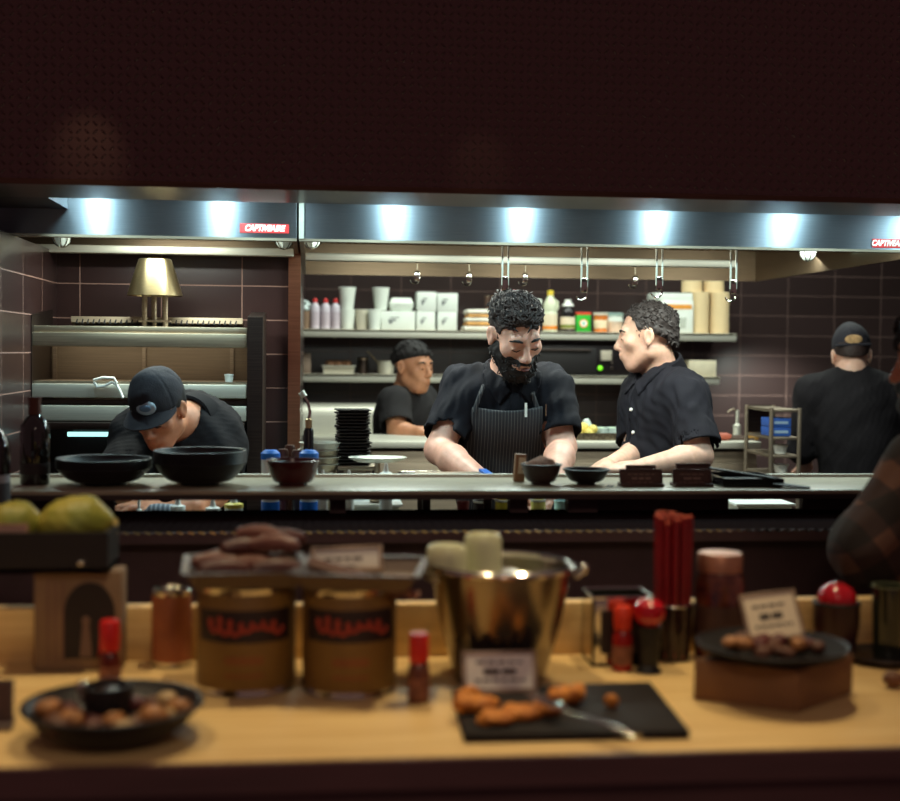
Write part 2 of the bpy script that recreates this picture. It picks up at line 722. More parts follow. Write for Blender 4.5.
def torso_prims(J):
    """(kind, args) pieces of the trunk shared by the body and the clothes."""
    T = J['T']
    b = J.get('bulk', 1.0)
    pel, ch, nk = (np.array(J[k], dtype=np.float32) for k in ('pelvis', 'chest', 'neck'))
    waist = pel * .5 + ch * .5
    out = [('ell', pel, np.array((.165, .12, .13)) * b), ('ell', waist, np.array((.150, .118, .16)) * b),
           ('ell', ch, np.array((.165, .118, .17)) * b),
           ('ell', ch * .45 + nk * .55 - T[:, 2] * .03, np.array((.15, .095, .10)) * b)]
    if J.get('belly'):
        out.append(('ell', waist - T[:, 1] * .05 * b, np.array((.13, .11, .14)) * b))
    return T, out


def person(name, label, J, skin, h=.005, hands=True, group=None):
    """One continuous body, built over a skeleton of world-space joints."""
    pel = Vector(J['pelvis'])
    root = thing(name, label, 'person', (pel.x, pel.y, 0), group=group)
    org = (pel.x, pel.y, 0)
    pts = [Vector(J[k]) for k in J if k not in ('T', 'H', 'bulk', 'belly', 'ears', 'hd', 'hands', '_f', 'hs')]
    lo = [min(p[i] for p in pts) - .24 for i in range(3)]
    hi = [max(p[i] for p in pts) + .24 for i in range(3)]
    lo[2] = -.01
    f = Field(lo, hi, h)
    T, prims = torso_prims(J)
    for kind, c, r in prims:
        f.ell(c, r, .06, T)
    lat = Vector(T[:, 0])
    for sgn, L in ((-1, 'l'), (1, 'r')):
        hip = pel + lat * sgn * .085 + Vector((0, 0, -.03))
        knee = Vector((hip.x + lat.x * sgn * .02, hip.y - .02, .5))
        ank = Vector((knee.x, knee.y + .03, .09))
        f.cone(hip, knee, .088, .058, .05)
        f.cone(knee, ank, .056, .04, .03)
        toe = ank - Vector(T[:, 1]) * .16
        f.cone((ank.x, ank.y, .05), (toe.x, toe.y, .038), .045, .036, .02)
        sh, el, wr = (Vector(J[k + L]) for k in ('sh', 'el', 'wr'))
        f.cone(Vector(J['neck']) * .75 + sh * .25 - Vector((0, 0, .02)), sh, .05, .058, .05)
        f.cone(sh, el, .054, .043, .04)
        m = el * .72 + wr * .28
        f.cone(el, m, .043, .045, .02)
        f.cone(m, wr, .045, .028, .02)
        if hands and J.get('hands', {}).get(L):
            hd = J['hands'][L]
            add_hand(f, wr, **hd)
    c, M = J['head'], J['H']
    base = loc2w(c, M, (0, .03, -.06))
    f.cone(base, J['neck'], .055, .062, .03)
    add_head(f, c, M, J.get('ears', True), J.get('hs', 1.0))
    o = f.build('body', skin, root, org)
    return root, org, f


def shirt(root, org, J, mat, sleeve=0.72, grow=.016, hem=-.08, neck_r=.066, wr_amp=.006, name='shirt', h=.005, seed=3, elbow=False,
          flare=.014, sc=22):
    pts = [Vector(J[k]) for k in J if k not in ('T', 'H', 'bulk', 'belly', 'ears', 'hd', 'hands', 'head', '_f', 'hs')]
    lo = [min(p[i] for p in pts) - .22 for i in range(3)]
    hi = [max(p[i] for p in pts) + .22 for i in range(3)]
    lo[2] = J['pelvis'][2] + hem - .1
    f = Field(lo, hi, h)
    T, prims = torso_prims(J)
    for kind, c, r in prims:
        f.ell(c, r, .06, T, grow=grow)
    nk = Vector(J['neck'])
    ends = []
    for L in ('l', 'r'):
        sh, el, wr = (Vector(J[k + L]) for k in ('sh', 'el', 'wr'))
        f.cone(nk * .75 + sh * .25 - Vector((0, 0, .02)), sh, .05 + grow * .7, .058 + grow * .8, .05)
        if sleeve <= 1.0:
            e = sh.lerp(el, sleeve)
            f.cone(sh, e, .055 + grow, .05 + grow + flare, .04)
            ends.append((e, (el - sh).normalized(), .05 + grow + flare))
        else:
            f.cone(sh, el, .055 + grow, .046 + grow, .04)
            e = el.lerp(wr, sleeve - 1.0)
            f.cone(el, e, .048 + grow, .036 + grow, .025)
            ends.append((e, (wr - el).normalized(), .036 + grow))
    zc = J['pelvis'][2] + hem

    def fold(P, F):
        q = P.copy()
        q[..., 2] *= .55
        d = F + wr_amp * wob(q, sc, seed) + wr_amp * .6 * wob(P, sc * 2.2, seed + 1)
        d = np.maximum(d, zc - P[..., 2])
        for e, dv, r in ends:
            s = (P - np.array(e, dtype=np.float32)) @ np.array(dv, dtype=np.float32)
            near = np.linalg.norm(P - np.array(e, dtype=np.float32), axis=-1) < r + .03
            d = np.where(near, np.maximum(d, s), d)
        return d
    f.all(fold)
    for e, dv, r in ends:                       # hollow the sleeve ends
        f.cone(e - dv * .012, e + dv * .05, r - .009, r - .006, .004, 'sub')
    a = np.array(nk) + T[:, 2] * .0
    b = loc2w(J['head'], J['H'], (0, .03, -.06))
    f.cone(a - (b - a) * .15, b, neck_r - .004, neck_r + .004, .006, 'sub')
    J['_f'] = f
    return f.build(name, mat, root, org)


def collar(root, org, J, mat, r=.068, hgt=.035, drop=0.0, name='collar'):
    """A folded shirt collar: a stand around the neck and a turned-down leaf, open at the front."""
    nk = Vector(J['neck'])
    T = J['T']
    b = Vector(loc2w(J['head'], J['H'], (0, .03, -.06)))
    ax = (b - nk).normalized()
    f0 = -Vector(T[:, 1])
    f0 = (f0 - ax * f0.dot(ax)).normalized()
    s0 = ax.cross(f0)
    vs, fs = [], []
    n = 40
    prof = [(0.0, -.022), (-.002, hgt * .5), (.004, hgt), (.012, hgt * .9), (.022, -.008), (.019, -.010), (.010, hgt * .7)]
    for k in range(n + 1):
        a = R(18) + (2 * PI - 2 * R(18)) * k / n
        rad = f0 * math.cos(a) + s0 * math.sin(a)
        frontness = max(0.0, math.cos(a))
        for dr, dz in prof:
            zz = dz - .03 * frontness - (0.02 * frontness if dz < 0 else 0)
            p = nk + rad * (r + dr + .006 * frontness) + ax * (zz - drop)
            vs.append(p - Vector(org))
    m = len(prof)
    for k in range(n):
        for j in range(m):
            j2 = (j + 1) % m
            fs.append((k * m + j, (k + 1) * m + j, (k + 1) * m + j2, k * m + j2))
    fs.append(tuple(range(m - 1, -1, -1)))
    fs.append(tuple(n * m + j for j in range(m)))
    return MB().add(vs, fs).build(name, mat, root)


def overlay(root, org, J, mat, polys, grow, name, front=-.02):
    """Cloth laid over the shirt: the shirt surface grown a little, kept inside outlines given as (lateral, up) from the neck."""
    f0 = J['_f']
    nk, T = np.array(J['neck'], dtype=np.float32), J['T']
    out = []
    for poly in polys:
        f = Field(f0.lo, f0.lo, f0.h)
        f.n, f.ax, f.F = f0.n, f0.ax, f0.F - grow
        near = np.abs(f.F) < .1
        idx = np.nonzero(near)
        P = np.stack([f.ax[i][idx[i]] for i in range(3)], axis=-1) - nk
        u, v, fr = P @ T[:, 0], P @ T[:, 2], -(P @ T[:, 1])
        n = len(poly)
        d = np.full(u.shape, 1e9, dtype=np.float32)
        ins = np.zeros(u.shape, dtype=bool)
        for i in range(n):
            (ax_, ay_), (bx_, by_) = poly[i], poly[(i + 1) % n]
            ex, ey = bx_ - ax_, by_ - ay_
            t = np.clip(((u - ax_) * ex + (v - ay_) * ey) / (ex * ex + ey * ey), 0, 1)
            d = np.minimum(d, np.hypot(u - ax_ - t * ex, v - ay_ - t * ey))
            c = ((ay_ > v) != (by_ > v)) & (u < ex * (v - ay_) / (ey if abs(ey) > 1e-9 else 1e-9) + ax_)
            ins ^= c
        m = np.where(ins, -d, d)
        F2 = np.full_like(f.F, .5)
        F2[idx] = np.maximum(np.maximum(f.F[idx], m), np.maximum(front - fr, -f.F[idx] - grow - .008))
        f.F = F2
        out.append(f.build(name, mat, root, org))
    return out


def collar_flaps(root, org, J, mat, s=1.0):
    base = [(.012, -.045), (.058, .045), (.092, .012), (.082, -.03), (.050, -.088)]
    overlay(root, org, J, mat, [[(x * s, y * s) for x, y in base], [(-x * s, y * s) for x, y in base]], .008, 'collar_flap')
    overlay(root, org, J, mat, [[(-.018, -.05), (.014, -.05), (.014, -.42), (-.018, -.42)]], .0035, 'placket', front=.0)


def trousers(root, org, J, mat, h=.008):
    pel = Vector(J['pelvis'])
    f = Field([pel.x - .35, pel.y - .35, 0], [pel.x + .35, pel.y + .35, pel.z + .16], h)
    T = J['T']
    lat = Vector(T[:, 0])
    b = J.get('bulk', 1.0)
    f.ell(pel, np.array((.165, .12, .13)) * b, .05, T, grow=.012)
    for sgn in (-1, 1):
        hip = pel + lat * sgn * .085 + Vector((0, 0, -.03))
        knee = Vector((hip.x + lat.x * sgn * .02, hip.y - .02, .5))
        ank = Vector((knee.x, knee.y + .03, .09))
        f.cone(hip, knee, .105, .078, .05)
        f.cone(knee, ank, .078, .07, .03)
    f.all(lambda P, F: np.maximum(np.maximum(F, P[..., 2] - pel.z - .06), .06 - P[..., 2]))
    return f.build('trousers', mat, root, org)


def hair_cap(root, org, J, mat, grow=.012, slope=.6, z0=.02, amp=.004, sc=90, h=.004, name='hair', side=.0, zmax=None):
    c, M = np.array(J['head'], dtype=np.float32), J['H']
    f = Field(c - .15, c + .15, h)
    hs = J.get('hs', 1.0)
    f.ell(loc2w(c, M, (0, .018 * hs, .035 * hs)), (.074 * hs, .096 * hs, .082 * hs), 0, M, grow=grow)
    f.ell(loc2w(c, M, (0, .055 * hs, -.01 * hs)), (.058 * hs, .055 * hs, .07 * hs), .02, M, grow=grow * .6)

    def cut(P, F):
        q = (P - c) @ M
        zl = z0 - slope * q[..., 1] - side * np.exp(-((q[..., 1] + .020) / .012) ** 2)
        d = F + amp * wob(P, sc, 11)
        d = np.maximum(d, (zl - q[..., 2]) * .8)
        front = -.095 - q[..., 1] + np.maximum(0, (q[..., 2] - .085)) * 0
        d = np.maximum(d, front)
        if zmax is not None:
            d = np.maximum(d, q[..., 2] - zmax)
        return d
    f.all(cut)
    return f.build(name, mat, root, org), f


def strands(root, parent_obj, mat, J, org, n, length, rad, curl, name='hair_strands', keep=None, seed=5, flow=(0, .6, .2), lift=.35):
    """Short curled locks growing from a hair shell; all hair is one child mesh."""
    rr = random.Random(seed)
    V = parent_obj.data.vertices
    c, M = np.array(J['head'], dtype=np.float32) - np.array(org, dtype=np.float32), J['H']
    mb = MB()
    tries = 0
    done = 0
    while done < n and tries < n * 12:
        tries += 1
        v = V[rr.randrange(len(V))]
        q = (np.array(v.co) - c) @ M
        if keep is not None and not keep(q):
            continue
        nrm = Vector(v.normal)
        fl = Vector(M @ np.array(flow, dtype=np.float32)) + Vector((rr.gauss(0, .5), rr.gauss(0, .5), rr.gauss(0, .5)))
        t = (fl - nrm * fl.dot(nrm)).normalized()
        b = nrm.cross(t)
        L = length * rr.uniform(.6, 1.2)
        ph = rr.uniform(0, 6.28)
        turns = curl * rr.uniform(.7, 1.3)
        pts = []
        for i in range(7):
            u = i / 6
            a = ph + turns * u * 6.28
            cr = .16 * L if curl > 0 else 0
            pts.append(Vector(v.co) - nrm * .003 + t * (L * u * .8) + nrm * (lift * L * math.sin(u * 2.2) + cr * .5 * math.sin(a)) + b * cr * math.cos(a))
        mb.tube(pts, [rad, rad * 1.2, rad * 1.2, rad * 1.1, rad, rad * .7, rad * .25], 5)
        done += 1
    return mb.build(name, mat, root)


def face_bits(root, org, J, brow_mat, eye_mat, closed=False):
    c, M = np.array(J['head'], dtype=np.float32), J['H']
    hs = J.get('hs', 1.0)

    def L(x, y, z):
        return Vector(loc2w(c, M, (x * hs, y * hs, z * hs))) - Vector(org)
    for sx in (-1, 1):
        m = MB().tube([L(sx * .014, -.0885, .021), L(sx * .026, -.0895, .0265), L(sx * .04, -.083, .026), L(sx * .05, -.072, .020)],
                      [.0032, .0045, .0042, .002], 8)
        m.build('eyebrow', brow_mat, root)
        if closed:
            MB().tube([L(sx * .018, -.0885, -.006), L(sx * .031, -.0905, -.009), L(sx * .044, -.084, -.006)], [.0012, .002, .0012], 6).build('eyelash', brow_mat, root)
        else:
            MB().ell(L(sx * .031, -.0855, -.004), (.0075, .004, .0048), Matrix(M.tolist())).build('eye', eye_mat, root)


def beard(root, org, J, mat, h=.004, amp=.004, grow=.012):
    c, M = np.array(J['head'], dtype=np.float32), J['H']
    f = Field(c - .17, c + .15, h)

    def H(*p):
        return loc2w(c, M, p)
    f.ell(H(0, -.022, -.032), (.059, .068, .082), 0, M, grow=grow)
    f.ell(H(0, -.058, -.103), (.032, .030, .026), .03, M, grow=grow)
    for sx in (-1, 1):
        f.cone(H(sx * .056, .0, -.05), H(sx * .02, -.055, -.1), .022, .026, .03)
    f.ell(H(0, -.079, -.049), (.033, .030, .012), .008, M)
    f.ell(H(0, -.082, -.088), (.032, .024, .014), .008, M)

    def cut(P, F):
        q = (P - c) @ M
        top = -.032 - np.clip((q[..., 1] + .06) * 1.1, -.012, .05) * -0.55 + np.clip((np.abs(q[..., 0]) - .03) * .8, 0, .03)
        d = F + amp * wob(P, 130, 5)
        d = np.maximum(d, (q[..., 2] - top) * .8)
        d = np.maximum(d, q[..., 1] - .012)
        return d
    f.all(cut)
    return f.build('beard', mat, root, org)


def ball_cap(root, org, J, mat, brim=True, badge=None, badge_col=None, gap=None, h=.004, k=1.0):
    """Peaked cap: six-panel crown with a button on top, curved brim."""
    c, M = np.array(J['head'], dtype=np.float32), J['H']
    f = Field(c - .2, c + .2, h)
    f.ell(loc2w(c, M, (0, .012 * k, .05 * k)), (.082 * k, .103 * k, .088 * k), 0, M)
    f.cone(loc2w(c, M, (0, -.055 * k, .085 * k)), loc2w(c, M, (0, -.02 * k, .1 * k)), .04 * k, .045 * k, .04)

    def cut(P, F):
        q = (P - c) @ M / k
        ang = np.arctan2(q[..., 0], q[..., 1] - .012)
        seam = np.abs(((ang / (PI / 3)) % 1.0) - .5)
        d = F + .0022 * np.exp(-((seam - .5) / .03) ** 2)
        d = d + .0015 * wob(P, 40, 2)
        d = np.maximum(d, .026 - .06 * q[..., 1] - q[..., 2])
        if gap:
            d = np.maximum(d, -np.maximum(np.maximum(np.abs(q[..., 0]) - .033, .09 - q[..., 1] - .06), np.hypot(q[..., 0] * .9, q[..., 2] - .030) - .034))
        return d
    f.all(cut)
    cap = f.build('cap', mat, root, org)
    O = Vector(org)

    def L(x, y, z):
        return Vector(loc2w(c, M, (x * k, y * k, z * k))) - O
    MB().ell(L(0, .012, .139), (.008, .008, .005), Matrix(M.tolist())).build('cap_button', mat, cap)
    if brim:
        vs, fs = [], []
        n, m = 24, 8
        for side in (0, 1):
            for i in range(n + 1):
                a = PI * (0.02 + .96 * i / n)
                for j in range(m + 1):
                    u = j / m
                    x = math.cos(a) * (.08 + .012 * u * math.sin(a))
                    y = -.02 - math.sin(a) * (.07 + .075 * u)
                    z = .050 - .012 * u - .22 * x * x / .08 - side * .004
                    vs.append(L(x, y, z))
        N = (n + 1) * (m + 1)
        for i in range(n):
            for j in range(m):
                q0 = i * (m + 1) + j
                fs.append((q0, q0 + 1, q0 + m + 2, q0 + m + 1))
                fs.append((N + q0, N + q0 + m + 1, N + q0 + m + 2, N + q0 + 1))
        edge = [i * (m + 1) + m for i in range(n + 1)]
        edge = list(range(0, m + 1)) + edge[1:-1] + [n * (m + 1) + j for j in range(m, -1, -1)] + [i * (m + 1) for i in range(n - 1, 0, -1)]
        for e0 in range(len(edge)):
            a0, b0 = edge[e0], edge[(e0 + 1) % len(edge)]
            fs.append((a0, N + a0, N + b0, b0))
        MB().add(vs, fs).build('brim', mat, cap)
    if badge:
        q = MB()
        Mb = Matrix(M.tolist())
        co = np.empty(len(cap.data.vertices) * 3, dtype=np.float32)
        cap.data.vertices.foreach_get('co', co)
        lc = (co.reshape(-1, 3) + np.array(org, dtype=np.float32) - c) @ M / k
        sel = lc[(np.abs(lc[:, 0] - badge[0]) < .008) & (np.abs(lc[:, 2] - badge[2]) < .008)]
        badge = (badge[0], float(sel[:, 1].min()) - .001, badge[2])
        q.ell(L(*badge), (.030, .007, .019), Mb @ Matrix.Rotation(R(-38), 3, 'X'))
        bo = q.build('badge', badge_col[0], cap)
        MB().ell(L(badge[0], badge[1] - .005, badge[2] + .002), (.019, .005, .010), Mb @ Matrix.Rotation(R(-38), 3, 'X')).build('badge_centre', badge_col[1], bo)
    return cap
# ---------------------------------------------------------------- palette
STEEL = brushed('brushed_steel', (170, 156, 134), .45, var=.14, metal=.9)
STEEL_DULL = brushed('dull_steel', (150, 136, 118), .5, var=.12, metal=.8)
STEEL_DARK = brushed('dark_steel', (78, 68, 64), .4, var=.15)
STEEL_LIGHT = brushed('pale_steel', (210, 208, 194), .5, var=.05, metal=.65)
CHROME = pm('polished_steel', (205, 200, 190), .12, 1.0, var=.04)
FASCIA = brushed('brushed_hood_front', (150, 158, 168), .50, aniso=.90, rot=0.0, var=.05, stretch=(2, 2, 90))
SOFFIT_STRIP = brushed('soffit_edge_metal', (92, 68, 56), .3, var=.2)
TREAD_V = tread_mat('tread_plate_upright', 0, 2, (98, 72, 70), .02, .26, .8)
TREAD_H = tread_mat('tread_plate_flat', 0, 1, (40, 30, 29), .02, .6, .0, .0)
DARK = pm('dark_painted_panel', (88, 66, 68), .7, var=.1)
DARK_GLOSS = pm('black_enamel', (26, 22, 24), .25, var=.1)
BLACK = pm('matt_black', (24, 21, 22), .55, var=.1)
COUNTER = wood_mat('pale_birch_counter', (208, 172, 112), (222, 190, 130), (1.0, 12, 12), .62)
COUNTER_DARK = wood_mat('dark_stained_front', (94, 62, 60), (84, 56, 54), (1, 10, 10), .5)
LEDGE_TOP = wood_mat('grey_oak_ledge', (176, 164, 136), (156, 142, 118), (1.2, 16, 16), .38)
LEDGE_EDGE = wood_mat('dark_ledge_edge', (58, 42, 38), (48, 36, 34), (1.2, 16, 16), .45)
WHITE = pm('white_plastic', (232, 232, 224), .4, var=.03)
PAPER = pm('white_paper', (236, 232, 222), .8, var=.03)
CREAM = pm('cream_card', (222, 206, 178), .8, var=.05)
RED = pm('red_plastic', (198, 32, 30), .3, var=.08)
RED_STICKER = pm('red_sticker', (205, 48, 48), .45, var=.03)
BLUE = pm('blue_plastic', (30, 110, 205), .4, var=.06)
CYAN_GLOW = pm('lit_tube', (180, 235, 232), .4, emit=(170, 235, 230), estr=1.6)

# ---------------------------------------------------------------- setting
YF = 3.90        # hood front
ZH = 1.927       # hood lower edge
XL = W(57, 300, 4.55).x
YL = 4.55
XP = W(300, 300, YL).x
YB = 7.40
XR = 4.3


def wallbox(name, x0, x1, y0, y1, z0, z1, mat):
    c = ((x0 + x1) / 2, (y0 + y1) / 2, 0)
    o = MB().box((0, 0, (z0 + z1) / 2), (x1 - x0, y1 - y0, z1 - z0)).build(name, mat, smooth=False)
    o.location = c
    return struct(o)


FLOOR = tile_mat('quarry_floor', 0, (70, 48, 42), (60, 52, 48), .2, .2)
sp = None
floor = MB().box((1.0, 3.4, -.03), (9, 9.2, .06)).build('floor', pm('dark_floor', (58, 42, 38), .5, var=.2), smooth=False)
struct(floor)
TILE_L = tile_mat('brown_tile_alcove', 0, (46, 30, 29), (128, 98, 88), W(241, 300, YL).x - W(160.5, 300, YL).x, S(33.5, YL), W(80, 300, YL).x - (XL - .12 + XP) / 2, W(150, 284.5, YL).z)
TILE_S = tile_mat('brown_tile_side', 1, (46, 30, 29), (128, 98, 88), S(80.5, YL), S(33.5, YL), .05, W(150, 284.5, YL).z)
TILE_B = tile_mat('brown_tile_back', 0, (44, 33, 32), (92, 70, 64), S(50, YB), S(20.6, YB), 0, W(790, 296, YB).z)
wallbox('wall_left', XL - .12, XL, 3.3, YL + .1, 0, ZH - .006, TILE_S)
wallbox('wall_alcove', XL - .12, XP, YL, YL + .1, 0, 2.6, TILE_L)
wallbox('wall_partition', XP - .10, XP, YL + .1, YB, 0, 2.6, TILE_S)
bw = wallbox('wall_back', XP - .1, XR + .1, YB, YB + .1, 0, 2.9, TILE_B)
for n_ in TILE_B.node_tree.nodes:
    if n_.type == 'MATH' and n_.operation == 'ADD':
        if abs(n_.inputs[1].default_value) < 1e-6:
            n_.inputs[1].default_value = -(W(788, 300, YB).x - (XP - .1 + XR + .1) / 2)
            break
wallbox('wall_right', XR, XR + .12, 3.3, YB, 0, 2.9, TILE_S)
wallbox('ceiling', XL - .12, XR + .12, 3.95, YB + .1, 2.9, 3.0, pm('dark_ceiling', (70, 60, 58), .8))
# soffit over the pass: tread plate face, metal underside, a slot for the lamps behind it
wallbox('wall_soffit', -3.4, 4.6, 3.30, 3.59, 2.012, 3.4, TREAD_V)
wallbox('trim_soffit', -3.4, 4.6, 3.30, 3.59, 1.998, 2.012, SOFFIT_STRIP)
x1 = W(68, 212, 3.9).x
wallbox('trim_slot', -3.4, x1, 3.59, 3.895, 2.0, 2.5, pm('slot_cover', (60, 48, 46), .35, .6, var=.1))
# steel corner post where the tiled alcove ends
tp = MB().box((0, 0, 1.25), (S(12, YL), .03, 1.42)).build('trim_corner', brushed('corner_steel', (176, 126, 100), .28), smooth=False)
tp.location = ((W(288, 300, YL).x + XP) / 2 + .002, YL - .017, 0)
struct(tp)

# ---------------------------------------------------------------- hoods
XS = W(297.5, 230, YF).x
XHR = 2.02


HOOD_IN = brushed('warm_hood_steel', (120, 102, 82), .42, var=.12, metal=.9)


def hood(x0, x1, yb, label, filt_y, stickers, jars, side_light=False):
    t = thing('exhaust_hood', label, 'exhaust hood', ((x0 + x1) / 2, YF, ZH), group='exhaust hoods over the cook line')
    w = x1 - x0
    d = yb - YF
    H = .43
    MB().box((0, .008, H / 2), (w - .004, .016, H)).build('front_panel', FASCIA, t, bevel=.002)
    MB().box((0, .018, -.003), (w - .004, .035, .008)).build('front_lip', STEEL_DULL, t)
    for sx in (-1, 1):
        MB().box((sx * (w / 2 - .009), d / 2 + .016, H / 2), (.014, d - .035, H)).build('side_panel', HOOD_IN, t)
    MB().box((0, d - .012, H / 2), (w - .03, .018, H)).build('back_panel', HOOD_IN, t)
    MB().box((0, d / 2, H + .006), (w, d, .012)).build('top_panel', STEEL_DARK, t)
    g = filt_y - YF
    gx = min(w / 2 - .018, W(735, 255, 4.62).x - t.location.x)
    MB().box(((gx - w / 2 + .018) / 2, g, -.003), (gx + w / 2 - .018, .05, .026)).build('grease_gutter', STEEL_LIGHT, t, bevel=.003)
    m = MB()
    nf = int((w - .06) / .028)
    for i in range(nf):
        x = -w / 2 + .04 + (w - .08) * (i + .5) / nf
        m.box((x, g - .10, .20), (.016, .012, .36), (R(32), 0, 0))
    m.box((0, g - .085, .21), (w - .05, .004, .38), (R(32), 0, 0))
    m.build('baffle_filter', pm('filter_steel', (150, 124, 92), .35, 1.0, var=.1), t)
    for (sxp, syp, sw, shh) in stickers:
        p = W(sxp, syp, YF) - Vector(t.location)
        s = MB().box((p.x, -.0012, p.z), (S(sw, YF), .002, S(shh, YF))).build('logo_sticker', RED_STICKER, t)
        font_obj('lettering', 'CAPTIVEAIRE', S(shh * .92, YF), PAPER, s, (p.x, -.0028, p.z), shear=.28, bold=.0012).scale = (.80, 1, 1)
    for (jx, jy, jY) in jars:
        p = W(jx, jy, jY) - Vector(t.location)
        b = MB().cyl((p.x, p.y, p.z + .03), (p.x, p.y, p.z + .09), .032, .036, 20).build('jar_lamp', STEEL, t)
        MB().lathe([(0, -.036), (.014, -.034), (.024, -.022), (.028, 0), (.028, .03)], (p.x, p.y, p.z), 20).build('glass_jar', pm('frosted_jar', (225, 235, 230), .2, var=.02, emit=(200, 235, 225), estr=.06), b)
        wg = MB()
        for k in range(4):
            a = k * PI / 4
            pts = [(p.x + math.cos(a) * .033 * math.cos(q), p.y + math.sin(a) * .033 * math.cos(q), p.z + .005 - .045 * math.sin(q)) for q in np.linspace(0, PI, 11)]
            wg.tube(pts, .0016, 6)
        wg.build('wire_guard', CHROME, b)
    return t


hl = hood(XL - .45, XS, YL - .015, 'left-hand brushed steel hood, the shorter one, over the broiler alcove', 4.44, [(264.5, 228.5, 48, 9)], [(62, 235, 4.3), (284, 237, 4.25)])
hr = hood(XS + .003, XHR, 5.75, 'long brushed steel hood over the chefs, with hooks hanging from it', 4.62,
          [(889, 243.5, 36, 9)], [(312, 237, 4.3), (808, 250, 4.3)])
p = Vector(hr.location)
MB().box((XHR - .03 - p.x, 4.45 - p.y, .08), (.025, .5, .05)).build('side_reflection', pm('glowing_reflection', (220, 240, 235), .5, emit=(190, 240, 230), estr=1.5), hr)  # glowing block added as the white reflection on the inner side panel
pz = .0
# seam cover and mid divider
MB().box((-(XHR - XS) / 2 + .01, -.003, .215), (.014, .006, .43)).build('seam_strip', STEEL_LIGHT, hr)


def hook(px_, y0, y1, Y, label, long_):
    top = W(px_, y0, Y)
    bot = W(px_, y1, Y)
    L = top.z - bot.z
    t = thing('hanging_hook', label, 'hook', (bot.x, Y, bot.z), group='hooks hanging under the long hood')
    if long_:
        m = MB()
        for s in (-1, 1):
            m.box((s * .009, 0, L * .64), (.005, .004, L * .74 + .02))
        m.box((0, 0, L + .005), (.026, .006, .012))
        m.build('strap', STEEL_LIGHT, t)
    else:
        MB().cyl((0, 0, L * .5), (0, 0, L + .01), .0035, n=8).build('rod', STEEL, t)
    MB().box((0, 0, L * .24), (.020, .012, .045 if long_ else .035)).build('clip', CHROME, t, bevel=.004)
    m = MB()
    pts = [(.004 + .017 * math.cos(a) - .012, 0, .012 + .017 * math.sin(a)) for a in np.linspace(-2.9, .9, 14)]
    m.tube(pts, .0028, 8)
    m.build('hook_ring', CHROME, t)
    return t


for (px_, y0, y1, lab) in ((505, 241, 297, 'long strap hook hanging above the bearded chef'),
                           (584, 243, 299, 'long strap hook hanging between the two standing chefs'),
                           (659, 245, 296, 'long strap hook hanging above the grey-haired chef'),
                           (733, 247, 300, 'long strap hook at the right end, above the tiled wall')):
    hook(px_, y0, y1, YF + .06, lab, True)
for (px_, y0, y1, lab) in ((417, 257, 282, 'short hook hanging above the stacked white boxes'),
                           (469, 258, 284, 'short hook hanging above the folded towels'),
                           (525, 260, 284, 'short hook over the yellow-capped jug, left of it'),
                           (635, 262, 287, 'short hook hanging above the grey-haired chef forehead')):
    hook(px_, y0, y1, 4.62, lab, False)

# ---------------------------------------------------------------- service bar (pass)
ZL = W(450, 491, 2.95).z       # ledge top
ZLO = ZL - S(7, 2.95)
ZS = W(450, 531, 2.72).z       # lower tread shelf
bar = thing('service_bar', 'dark service bar with a grey wood pass ledge on posts above a tread-plate shelf', 'bar counter', (.6, 2.95, 0))


def BL(p):
    return Vector(p) - Vector(bar.location)


bx0, bx1 = -2.6, 3.2
MB().box((0, .155, ZL - .004), (bx1 - bx0, .31, .010)).build('ledge_top', LEDGE_TOP, bar, bevel=.002)
MB().box((0, .152, (ZL + ZLO) / 2 - .006), (bx1 - bx0 - .002, .306, ZL - ZLO - .004)).build('ledge_edge', LEDGE_EDGE, bar)
MB().box((0, .318, ZL - .004), (bx1 - bx0, .012, .026)).build('back_rail', STEEL_LIGHT, bar, bevel=.002)
for x0_, x1_ in ((330, 346), (512, 530), (571, 600)):
    a, b_ = BL(W(x0_, 505, 3.0)), BL(W(x1_, 505, 3.0))
    MB().box(((a.x + b_.x) / 2, .10, (ZS + ZLO) / 2), (b_.x - a.x, .05, ZLO - ZS + .004)).build('post', DARK, bar)
for x0_, x1_ in ((-700, 110), (600, 737), (812, 1300)):
    a, b_ = BL(W(x0_, 505, 3.0)), BL(W(x1_, 505, 3.0))
    MB().box(((a.x + b_.x) / 2, .12, (ZS + ZLO) / 2), (b_.x - a.x, .016, ZLO - ZS + .002)).build('infill_panel', DARK, bar)
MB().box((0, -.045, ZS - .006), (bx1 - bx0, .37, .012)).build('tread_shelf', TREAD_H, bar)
MB().box((0, -.232, ZS - .012), (bx1 - bx0, .006, .024)).build('shelf_nosing', DARK, bar)
m = MB()
for i in range(int((bx1 - bx0) / .022)):
    m.box((-(bx1 - bx0) / 2 + .011 + .022 * i, -.2335, ZS - .001), (.013, .005, .004), (0, R(16), 0))
m.build('glint_strip', CHROME, bar)  # tiny chrome lozenges added as glints along the tread shelf edge
MB().box((0, -.17, (ZS - .012) / 2), (bx1 - bx0, .03, ZS - .012)).build('front_panel', DARK, bar)

